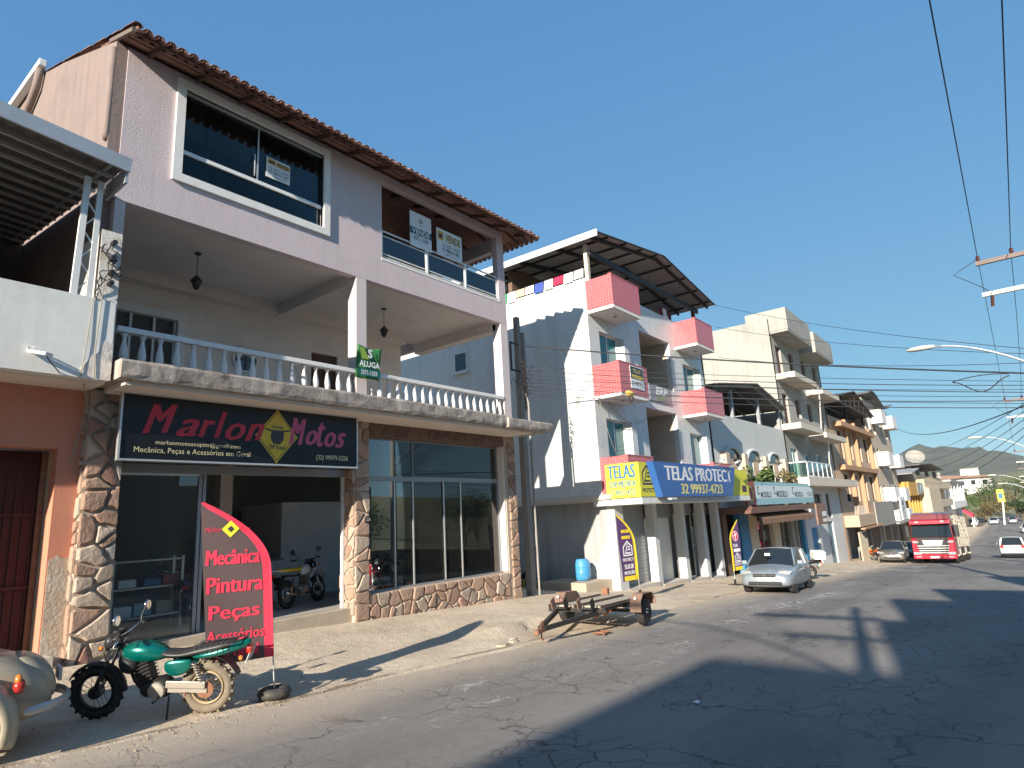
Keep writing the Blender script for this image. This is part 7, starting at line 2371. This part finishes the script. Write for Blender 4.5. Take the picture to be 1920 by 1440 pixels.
za = lambda x, y: gz(x, 12.4) + .03 * max(0, y - 12.3) + .005
old_tyre(18.9, 14.3, za(18.9, 14.3), True, 'black scrap tyre lying nearest the barrel in the alley')
old_tyre(19.3, 14.9, za(19.3, 14.9), False, 'black scrap tyre standing against the alley wall')
old_tyre(18.7, 15.6, za(18.7, 15.6), True, 'black scrap tyre lying furthest back in the alley')
for (x, y, s, m_, lb) in ((19.3, 13.95, .26, 'black_plastic', 'black rubbish sack slumped behind the barrel'), (19.1, 15.3, .3, 'dusty_black', 'dark rubbish sack among the scrap tyres')):
    o = blob([(x - s, s * .4, za(x, y), za(x, y) + s * .6), (x - s * .4, s * .95, za(x, y), za(x, y) + s * 1.2), (x + s * .4, s * .9, za(x, y), za(x, y) + s * 1.05), (x + s, s * .35, za(x, y), za(x, y) + s * .5)], m_, 'rubbish_sack', None, 2)
    for v in o.data.vertices:
        v.co.y += y
    tag(o, lb, 'sack')
cr = thing('scrap_crate', 'small dirty yellow crate in the alley scrap', 'crate', (18.6, 14.9, za(18.6, 14.9)))
MB().frame('x', 18.45, 18.85, za(18.6, 14.9), za(18.6, 14.9) + .26, 14.7, 14.74, .04).build('side', 'letter_gold', cr)
MB().box(18.45, 18.85, 14.74, 15.05, za(18.6, 14.9), za(18.6, 14.9) + .2).build('load', 'dusty_black', cr)
sp_ = thing('scrap_metal', 'heap of bent scrap metal tubes in the alley shade', 'scrap', (18.9, 15.9, za(18.9, 15.9)))
for k in range(9):
    p = Vector((18.6 + random.uniform(0, .8), 15.4 + random.uniform(0, 1.2), za(18.9, 15.9) + .05 + random.uniform(0, .3)))
    q = p + Vector((random.uniform(-.4, .4), random.uniform(-.5, .5), random.uniform(-.05, .35)))
    MB().tube([p, p.lerp(q, .5) + Vector((0, 0, .08)), q], .022, 6).build('tube', random.choice(('rust', 'dusty_black', 'dull_alloy')), sp_)

# ================================================================== poles
ap = thing('service_pole', 'square concrete service pole in the alley with wire rack and conduit', 'pole', (15.72, 12.0, -.4))
MB().loft([[(15.60, 11.90, -.6), (15.84, 11.90, -.6), (15.84, 12.12, -.6), (15.60, 12.12, -.6)], [(15.64, 11.93, 8.45), (15.80, 11.93, 8.45), (15.80, 12.08, 8.45), (15.64, 12.08, 8.45)]]).build('shaft', 'pole_concrete', ap)
MB().tube([(15.95, 11.88, -.5), (15.95, 11.88, 5.6), (15.90, 11.95, 5.9)], .035, 8).build('conduit', 'cement_gray', ap)
B(16.0, 16.12, 12.0, 12.1, 5.4, 8.0).build('rear_post', 'pole_concrete', ap)
for z in (7.45, 6.55):
    B(15.15, 15.62, 11.86, 11.90, z, z + .05).build('rack_bar', 'black_metal', ap)
B(15.15, 15.2, 11.86, 11.90, 6.55, 7.5).build('rack_bar', 'black_metal', ap)
for k in range(9):
    z = 6.9 - k * .12
    MB().lathe([(.03, -.03), (.04, -.02), (.02, 0), (.04, .02), (.03, .03)], (15.72 + .05 * (k % 3), 11.83, z), 8).build('insulator', 'insulator', ap)
random.seed(40)
for k in range(12):
    p = Vector((15.6 + random.uniform(-.3, .4), 11.84, 6.9 - random.uniform(0, 1.0)))
    pts = [p]
    for j in range(5):
        p = p + Vector((random.uniform(-.15, .15), random.uniform(-.05, .02), random.uniform(-.2, .12)))
        pts.append(p.copy())
    MB().tube(pts, .011, 4).build('loose_wire', 'cable', ap)
for k in range(6):
    x = 16.1 + k * .16
    MB().tube([(x, 11.6, 7.36), (x + .02, 11.6, 7.1), (x + .05, 11.6, 6.95 - .05 * (k % 3))], .008, 4).build('drop_wire', 'cable', ap)

def street_pole(x, label, arms=True, lamp=True, y=-1.45, lampz=None, armlen=3.0, ht=10.0):
    b = prof(x) + .1
    t_ = thing('utility_pole', label, 'utility pole', (x, y, b), 'utility poles along the right kerb')
    MB().loft([[(x + .19 * math.cos(a * math.pi / 5), y + .19 * math.sin(a * math.pi / 5), b - .3) for a in range(10)], [(x + .11 * math.cos(a * math.pi / 5), y + .11 * math.sin(a * math.pi / 5), b + ht) for a in range(10)]]).build('shaft', 'pole_concrete', t_, smooth=True)
    if arms:
        za_ = b + ht - .8
        a1 = MB().bar((x, y - .4, za_), (x, y + 1.35, za_), .10, .12).build('cross_arm', 'arm_wood', t_)
        for yy in (y - .3, y + .50, y + 1.27):
            MB().lathe([(.02, 0), (.045, .04), (.06, .07), (.04, .10), (.055, .13), (.03, .17)], (x, yy, za_ + .06), 10).build('insulator', 'insulator', a1)
        a2 = MB().bar((x, y - .4, za_ - .95), (x, y + 1.35, za_ - .95), .09, .12).build('cross_arm', 'arm_pale', t_)
        for yy in (y + .3, y + 1.12):
            MB().bar((x, yy, za_ - .95), (x + .1, yy + .05, za_ - 1.3), .05, .09).build('fuse', 'insulator', a2)
        MB().tube([(x, y + 1.27, za_ + .15), (x - .25, y + 1.9, za_ - .25), (x - .1, y + 1.3, za_ - .75), (x, y + 1.12, za_ - .95)], .012, 5).build('jumper', 'cable', t_)
    if lamp:
        lz = lampz if lampz is not None else b + 7.1
        pts = []
        for i in range(11):
            u = i / 10
            pts.append((x - .0 * u, y + (armlen - .25) * u, lz - 1.45 * (1 - u) ** 1.7))
        MB().tube(pts, .032, 8).build('lamp_arm', 'galvanised', t_, smooth=True)
        hd = blob([(0, 0, 0, 0), (0, 0, 0, 0)], 'aluminium', 'tmp', None, 0) if False else None
        MB().loft([[(x + dx * sx, y + armlen - .3 + dy, lz + dz) for dx, dz in ((-.05, 0), (0, .05), (.05, 0), (0, -.03))] if False else
                   [(x + w_ * c_, y + armlen - .3 + dy, lz + h_ * s_ + .01) for c_, s_ in ((1, 0), (.7, .7), (0, 1), (-.7, .7), (-1, 0), (-.6, -.6), (0, -.8), (.6, -.6))]
                   for dy, w_, h_, sx in ((0, .05, .05, 1), (.12, .09, .07, 1), (.35, .14, .09, 1), (.6, .13, .07, 1), (.72, .05, .03, 1))]).build('lamp_head', 'arm_pale', t_, smooth=True)
    return t_
street_pole(21.9, 'nearest utility pole on the right with two cross arms and curved street lamp', lampz=6.27, armlen=3.0)
street_pole(46.0, 'second utility pole on the right beyond the nearest one, lamp over the road', lampz=5.2, armlen=3.0)
street_pole(75.0, 'third utility pole on the right down the street with lamp arm', lampz=3.6, armlen=3.3)
street_pole(100.0, 'fourth utility pole on the right far down the street with lamp arm', lampz=3.05, armlen=3.2)
street_pole(130.0, 'farthest utility pole on the right near the trees', lampz=3.4, armlen=3.2)
pb = street_pole(-8.0, 'utility pole behind the viewer whose shadow crosses the road', lamp=True, y=-1.75, ht=8.7, lampz=7.6, armlen=4.2)
MB().bar((-8, -1.75, prof(-8) + 8.0), (-8, .45, prof(-8) + 8.0), .16, .14).build('cross_arm', 'arm_wood', pb)

# ================================================================== wires
zt0, zt1, zt2 = prof(-8) + 8.0 + .25, prof(21.9) + 9.3 + .22, prof(46) + 9.3 + .2
GP = 'power lines above the right kerb'
for yy, nm in ((-.18, 'left'), (-.95, 'right')):
    cable('power_line', {'left': 'left power line running overhead to the nearest pole', 'right': 'right power line running overhead to the nearest pole'}[nm], (-8, yy, zt0), (21.9, yy, zt1), .12, .011, 'cable', GP, 24)
    cable('power_line', {'left': 'left power line going on from the nearest pole to the second', 'right': 'right power line going on from the nearest pole to the second'}[nm], (21.9, yy, zt1), (46, yy, zt2), .35, .009, 'cable', GP)
    cable('power_line', {'left': 'left power line between the second and third poles', 'right': 'right power line between the second and third poles'}[nm], (46, yy, zt2), (75, yy, prof(75) + 9.4), .4, .009, 'cable', GP)
cable('service_cable', 'thick black cable crossing from the alley pole to the right pole', (15.75, 11.85, 7.45), (21.85, -1.3, 4.95), .12, .024)
mb = MB()
GC = 'telephone cables across the street'
random.seed(17)
for k in range(8):
    z0_ = 6.75 - k * .13
    z1_ = 4.75 - k * .10
    cable('phone_cable', 'thin telephone cable strung from the alley pole across the street', (15.75, 11.82, z0_), (21.85, -1.3, z1_), .10 + .05 * (k % 3), .008 + .003 * (k % 2), 'cable', GC)
for k, (z0_, z1_) in enumerate(((12.1, 5.6), (9.3, 5.3), (10.9, 5.5))):
    lab = ['thin cable from the metal canopy corner down to the right pole', 'thin cable from the upper right pink balcony to the right pole', 'thin cable from the canopy eave to the right pole']
    cable('phone_cable', lab[k], (30.4, 10.6, z0_), (21.9, -1.3, z1_), .25, .009, 'cable')
cable('service_cable', 'cable rising from the cream house to the right pole', (84.0, 10.4, 10.2), (21.95, -1.3, 4.55), 1.1, .022, 'cable', None, 30)
for k in range(5):
    cable('phone_cable', 'long telephone cable running down the street from the right pole', (21.9, -1.25, 4.75 - k * .14), (90.0, 10.5, 7.5 - k * .55), .9 + .25 * k, .011, 'cable', 'telephone cables down the street', 30)
cable('phone_cable', 'loose cable looping from the white house corner towards the first floor window', (19.42, 11.3, 6.2), (20.6, 11.35, 4.0), .35, .012, 'cable_light')
cable('phone_cable', 'slack grey cable drooping across the white house front', (19.42, 11.3, 6.6), (23.8, 11.4, 6.0), .9, .012, 'cable_light')
sp_ = thing('cable_splice', 'tan cable splice box hanging on the wires before the white house', 'splice', (18.3, 9.2, 5.5))
MB().lathe([(.03, -.22), (.09, -.18), (.10, .1), (.05, .2)], (18.2, 9.4, 5.75), 10, 'x').build('closure', 'letter_gold', sp_, smooth=True)
MB().torus((18.25, 9.4, 5.62), 'y', .14, .02, 18, 6).build('coil', 'cable', sp_)
# cable drip loops by the right pole
MB_ = MB().tube([(21.8, 1.0 - 1.3 * i / 12, 5.12 - .03 * i / 12 - .36 * math.sin(math.pi * i / 12) ** 2) for i in range(13)], .016, 6).tube([(21.78, 1.0 - 1.3 * i / 10, 5.14 + .07 * math.sin(math.pi * i / 10)) for i in range(11)], .014, 6).build('cable_loop', 'cable', None, smooth=True)
tag(MB_, 'slack black cable loop next to the nearest utility pole', 'cable')

# ================================================================== far end of the street, left side
P7 = thing('yellow_shop_house', 'small bright yellow shop house with vertical fins', 'building', (98, 11.5, -4.8))
MB().wall('x', 90.4, 104.5, -5.2, 3.9, 11.5, 11.8, [(93, 95, -.6, 1.9), (97, 99, -.6, 1.9), (101, 103, -.6, 1.9)]).build('front_wall', 'yellow_plaster', P7)
B(90.4, 104.5, 11.8, 20, -5.2, 3.8).build('core', 'peach_plaster', P7)
B(91, 104.5, 10.6, 11.498, 2.2, 3.9).build('sign_box', 'yellow_plaster', P7)
for k in range(5):
    B(92.2 + k * 2.6, 92.8 + k * 2.6, 10.9, 11.497, -1.2, 2.2).build('fin', 'yellow_plaster', P7)
MB().prism([(10.0, -1.5), (11.5, -1.2), (11.5, -.9), (10, -1.3)], 'x', 90.4, 104.5).build('marquee', 'brown_wall', P7)
sgm = thing('mural_sign', 'square grey sign with pale swirl on the yellow house', 'sign', (101, 10.5, 2.3))
B(98, 104.4, 10.48, 10.56, 2.3, 3.8).build('panel', 'cement_gray', sgm)
patch([(1.5, .2), (2.5, .3), (3.2, .8), (4.6, 1.2), (4.2, .5), (5.2, .4), (5.4, 1.3), (2.6, 1.35)], 'sign_pale', sgm, (98, 10.48, 2.3), UX, UZ, .02)
P8 = thing('beige_house', 'beige house with open dark roof terrace and satellite dish', 'building', (125, 11.5, -4.9))
MB().wall('x', 105, 147, -5.2, 5.2, 11.5, 11.8, [(108, 112, -4.9, -1.5), (118, 122, 0, 3.5), (128, 132, 0, 3.5), (137, 141, 0, 3.5)]).build('front_wall', 'beige_plaster', P8)
MB().prism([(11.5, -5.2), (24, -5.2), (24, 5.2), (11.5, 5.2)], 'x', 104.6, 105).build('side_wall', 'cream_plaster', P8)
B(105, 147, 13.5, 13.8, -5.2, 5.2).build('inner_wall', 'interior_wall', P8)
B(104.8, 147, 10.3, 11.497, 3.2, 4.4).build('balcony', 'beige_plaster', P8)
B(104.8, 120, 9.9, 11.496, -.6, 3.2).build('porch_wall', 'beige_plaster', P8)
B(123, 147, 10.4, 11.496, .2, 1.4).build('balcony', 'cream_plaster', P8)
for x in (104.9, 114, 126, 138, 146.6):
    B(x, x + .5, 11.6, 12.1, 5.2, 6.4).build('roof_post', 'cement_gray', P8)
MB().add([(104, 10.4, 6.4), (120, 10.4, 7.1), (140, 10.4, 6.6), (104, 22, 6.4), (120, 22, 7.1), (140, 22, 6.6)], [(0, 1, 4, 3), (1, 2, 5, 4)]).build('roof', 'sheet_under', P8, solid=.12)
B(105, 147, 20, 20.2, 5.2, 6.8).build('attic_wall', 'interior_dark', P8)
MB().add([(95, 10.5, 5.0), (104, 10.5, 5.9), (104, 22, 5.9), (95, 22, 5.0)], [(0, 1, 2, 3)]).build('lean_to_roof', 'sheet_pale', P8, solid=.1)
dsh = thing('satellite_dish', 'large grey mesh satellite dish on the beige house roof', 'satellite dish', (112, 11.6, 6.3))
prof_d = [(.03, 0), (.35, .04), (.7, .14), (1.0, .30), (1.25, .46)]
dd = MB()
n_ = 24
vs_ = []
for r_, z_ in prof_d:
    for j in range(n_):
        a = 2 * math.pi * j / n_
        vs_.append((r_ * math.cos(a), r_ * math.sin(a), z_))
fs_ = [(i * n_ + j, i * n_ + (j + 1) % n_, (i + 1) * n_ + (j + 1) % n_, (i + 1) * n_ + j) for i in range(4) for j in range(n_)]
dd.add(vs_, fs_)
do = dd.build('dish', 'cement_gray', None, smooth=True, solid=.03)
do.parent = dsh
do.location = (0, 0, 1.4)
do.rotation_euler = (R(12), R(-52), 0)
fd_ = MB().bar((0, 0, -.9), (0, 0, 1.5), .12).build('mast', 'cement_gray', None)
fd_.parent = dsh
P9 = thing('white_far_house', 'white two-storey house with balcony at the far end of the street', 'building', (165, 12, -5))
MB().wall('x', 150, 186, -5.3, 4.6, 11.8, 12.1, [(154, 157, .4, 3), (162, 165, .4, 3), (170, 173, .4, 3), (178, 181, .4, 3), (155, 160, -5, -1.5), (168, 174, -5, -1.5)]).build('front_wall', 'white_paint', P9)
B(150, 186, 13.0, 13.2, -5.3, 4.5).build('inner_wall', 'interior_wall', P9)
MB().prism([(11.8, -5.3), (24, -5.3), (24, 4.6), (11.8, 4.6)], 'x', 149.7, 150).build('side_wall', 'white_paint', P9)
B(150, 186, 10.5, 11.797, -.6, .8).build('balcony', 'white_paint', P9)
B(148, 188, 10.2, 24, 4.6, 5.0).build('roof', 'sheet_pale', P9)
for x in (152, 160, 168, 176, 184):
    B(x, x + .4, 10.6, 11, .8, 4.6).build('post', 'white_paint', P9)
aw_ = thing('red_awning', 'small bright red awning at the far end of the left pavement', 'awning', (172, 9.6, -2))
MB().prism([(9.0, -2.9), (10.6, -1.6), (10.6, -1.2), (9.0, -2.2)], 'x', 168, 175).build('canopy', 'banner_red', aw_)
for x in (168.2, 174.6):
    B(x, x + .2, 9.0, 9.2, -5, -2.8).build('post', 'white_metal', aw_)
ysn = thing('roadside_sign', 'yellow roadside sign on a tall white post among the far trees', 'sign', (178, 3.7, -5))
B(177.8, 178.1, 3.1, 4.35, .0, 2.7).build('panel', 'sign_yellow', ysn)
B(177.7, 177.79, 3.4, 4.1, .7, 1.9).build('print', 'letter_blue', ysn)
MB().bar((178, 3.55, .05), (178, 4.1, -5), .5, .3).build('post', 'white_paint', ysn)

# long wall and low houses on the rise beyond
P10 = thing('long_white_house', 'long white house with pink tiled roof on the rise beyond the trees', 'building', (350, 20, 4))
B(350, 362, 9.5, 34, 2, 9.4).build('wall', 'white_paint', P10)
MB().prism([(9, 9.35), (34.5, 9.35), (34.5, 11.2), (9, 10.0)], 'x', 348, 364).build('roof', 'rusty_brown', P10)
for k in range(5):
    B(349.9, 349.99, 11 + k * 4.2, 12.6 + k * 4.2, 6.2, 8.2).build('window', 'car_glass', P10)
P11 = thing('small_white_house', 'small white flat-roofed house above the long white house', 'building', (420, 20, 12))
B(420, 428, 16, 24, 8, 15.5).build('wall', 'white_paint', P11)
B(419.5, 428.5, 15.6, 24.4, 15.5, 15.9).build('roof', 'cement_gray', P11)

# ================================================================== hills
pm('hill_wood', (0.11, 0.115, 0.085), 0.95, 0.5, 0.03, 0, dirt=(0.17, 0.155, 0.10), dirt_amt=.6, dirt_scale=.012)
pm('hill_field', (0.30, 0.255, 0.135), 0.95, 0.25, 0.03, 0, dirt=(0.16, 0.17, 0.08), dirt_amt=.6, dirt_scale=.02)
def ridge(y):
    z = 40 * math.exp(-((y - 140) / 90) ** 2) + 66 * math.exp(-((y - 90) / 220) ** 2) + 78 * math.exp(-((y + 260) / 190) ** 2) + 5 * math.sin(y * .045) + 2.5 * math.sin(y * .13 + 1) + 1.3 * math.sin(y * .31)
    return z
hb = MB()
ys_ = frange(-900, 1500, 12)
xs_ = [700, 850, 1000, 1150, 1300, 1400, 1500, 1650, 1900]
prf = {700: .0, 850: .12, 1000: .3, 1150: .52, 1300: .76, 1400: .92, 1500: 1.0, 1650: .9, 1900: .2}
rnd = random.Random(2)
hb.grid(xs_, ys_, lambda x, y: -8 + prf[x] * (ridge(y * 1500 / max(x, 1300)) + 8) + rnd.uniform(-2.5, 2.5) * (x > 700))
struct(hb.build('hill', 'hill_wood', smooth=True))
fb = MB()
fb.grid([450, 520, 600, 700, 820], frange(-300, 120, 10), lambda x, y: -6 + {450: 0, 520: 11, 600: 20, 700: 27, 820: 18}[x] * math.exp(-((y + 20) / 75) ** 2) + 1.0 * math.sin(y * .11))
struct(fb.build('field_slope', 'hill_field', smooth=True))
eb = MB()
eb.grid([230, 280, 330, 400, 480], frange(-200, 160, 10), lambda x, y: -5.6 + {230: 0, 280: 3, 330: 7.5, 400: 10, 480: 4}[x] * math.exp(-((y - 10) / 70) ** 2) + .6 * math.sin(y * .2))
struct(eb.build('rise', 'hill_field', smooth=True))

# ================================================================== trees at the end of the street
def tree(x, y, base, h, rad, mat_, label, seed, n_=1800, ls=.2):
    rnd = random.Random(seed)
    t_ = thing('tree', label, 'tree', (x, y, base), 'trees at the end of the street')
    MB().tube([(x, y, base - .3), (x + .1, y, base + h * .25), (x - .1, y + .2, base + h * .5)], [.32, .24, .12], 7).build('trunk', 'bark', t_)
    lm = MB()
    cl = []
    for k in range(11):
        a = rnd.uniform(0, 2 * math.pi)
        q = rnd.uniform(.15, .75)
        c = Vector((x + rad * q * math.cos(a), y + rad * q * math.sin(a), base + h * rnd.uniform(.42, .88)))
        cl.append(c)
        lm.tube([(x, y, base + h * .3), (Vector((x, y, base + h * .35)).lerp(c, .6)), c], [.12, .07, .03], 5)
    lm.build('limb', 'bark', t_)
    mb = MB()
    for i, c in enumerate(cl):
        r_ = rad * rnd.uniform(.32, .55)
        leaves(mb, c, (r_, r_, r_ * .75), n_ // 11, ls, seed=seed * 100 + i)
    mb.build('crown', mat_, t_)
random.seed(77)
TR = [(205, 12.5, 8.6, 4.2, 'leaf_green', 'round bright tree behind the white far house'), (212, 8.6, 9.6, 4.6, 'leaf_green', 'yellow-green bushy tree left of the yellow sign'), (208, 4.6, 7.4, 3.6, 'leaf_dry', 'dry brownish tree behind the yellow sign'),
      (224, 2.0, 12.5, 5.5, 'leaf_green', 'tall green tree right of the yellow sign'), (216, -2.5, 11.5, 5.0, 'leaf_green', 'green tree at the right picture edge'), (200, 7.0, 5.0, 3.2, 'leaf_dry', 'low dry bush at the road end'),
      (235, 15.5, 10.5, 5.0, 'leaf_dark', 'dark tree furthest left behind the white far house'), (196, .8, 5.4, 2.8, 'leaf_dark', 'small dark tree below the street lamps'), (240, 6.5, 12.5, 5.2, 'leaf_dark', 'dark tree crown behind the bushy tree'), (232, -6, 12, 5.5, 'leaf_green', 'broad green tree beyond the right picture edge')]
for i, (x, y, h, r_, m_, lb) in enumerate(TR):
    tree(x, y, -5.2, h, r_, m_, lb, i + 3)

# ================================================================== houses on the viewer's side (they shade the road and show in the shop glass)
def far_side_house(xa, xb, h, label, mat_, yf=-3.0, depth=9.0, caster=None):
    g = prof((xa + xb) / 2)
    t_ = thing('facing_house', label, 'building', ((xa + xb) / 2, yf, g), 'houses on the near side of the street')
    hs = []
    n_ = max(1, int((xb - xa) / 3.4))
    fl_ = max(1, int((h - g) / 3.1))
    for i in range(n_):
        for k in range(fl_):
            a = xa + (xb - xa) * (i + .28) / n_
            z = g + 1.0 + 3.05 * k
            if z + 1.7 < h - .3:
                hs.append((a, a + 1.5, z, z + 1.5))
    MB().wall('x', xa, xb, g - 1.5, h, yf - .25, yf, hs).build('front_wall', mat_, t_)
    for q in hs:
        w_ = B(q[0], q[1], yf - .16, yf - .12, q[2], q[3]).build('window', 'car_glass', t_)
    B(xa, xa + .2, yf - depth, yf - .25, g - 1.5, h).build('side_wall', mat_, t_)
    B(xb - .2, xb, yf - depth, yf - .25, g - 1.5, h).build('side_wall', mat_, t_)
    B(xa, xb, yf - depth - .2, yf - depth, g - 1.5, h).build('back_wall', mat_, t_)
    B(xa - .001, xb + .001, yf - depth, yf + .001, h, h + .15).build('roof', 'cement_gray', t_)
    if caster:
        B(caster[0], caster[0] + .3, -12, -3.0, prof(caster[0]) - 1, caster[1]).build('shadow_wall', mat_, t_)  # unseen wall added to cast the stepped shadow on the road
far_side_house(-42, -24.6, 12.4, 'tall cream house on the near side behind the viewer', 'cream_plaster')
far_side_house(-24.4, -10.2, 8.2, 'grey house on the near side just behind the viewer', 'pale_gray_wall', yf=-4.5, caster=(-12.2, 9.75))
far_side_house(-10.0, -3.1, 8.2, 'peach house on the near side beside the viewer', 'peach_plaster', yf=-4.5, caster=(-9.7, 10.5))
far_side_house(-2.6, 8.9, 6.8, 'white house on the near side across from the motorbike shop', 'offwhite_wall', yf=-4.5, caster=(-2.55, 9.3))
far_side_house(11.5, 23, 4.0, 'low beige house on the near side across from the pink balconies', 'cement_gray', yf=-4.6, caster=(11.6, 7.0))
struct(MB().grid(frange(-60, 200, 12), [-420, -260, -170, -110, -70, -40, -16], lambda x, y: prof(x) - .3 + {-420: 34, -260: 27, -170: 17, -110: 9, -70: 4, -40: 1, -16: -.5}[y] + 2.5 * math.sin(x * .05 + y * .02)).build('hillside', 'hill_field', smooth=True))
for i, (x, y, h, r_, lb) in enumerate(((62, -34, 9, 4.5, 'leafy tree on the near side seen in the shop glass'), (80, -48, 10, 5, 'second leafy tree on the near side further along'), (50, -40, 8, 4.2, 'low round tree on the near side behind the beige house'))):
    tree(x, y, prof(x) - .2, h, r_, 'leaf_green', lb, 50 + i, 3000, .15)

# ================================================================== thin haze of the valley air
def haze_box():
    x0_, x1_, y0_, y1_, z0_, z1_ = -120, 2300, -1100, 1600, -60, 130
    o = B(x0_, x1_, y0_, y1_, z0_, z1_).build('haze', haze_mat)
    o['kind'] = 'stuff'
    tag(o, 'thin pale haze hanging in the air over the valley', 'haze', kind='stuff')
haze_mat = bpy.data.materials.new('haze')
haze_mat.use_nodes = True
ht = haze_mat.node_tree
ht.nodes.clear()
pv_ = ht.nodes.new('ShaderNodeVolumePrincipled')
pv_.inputs['Color'].default_value = (0.86, 0.92, 1.0, 1)
pv_.inputs['Density'].default_value = 0.00008
pv_.inputs['Anisotropy'].default_value = 0.2
ho = ht.nodes.new('ShaderNodeOutputMaterial')
ht.links.new(pv_.outputs[0], ho.inputs['Volume'])
haze_box()
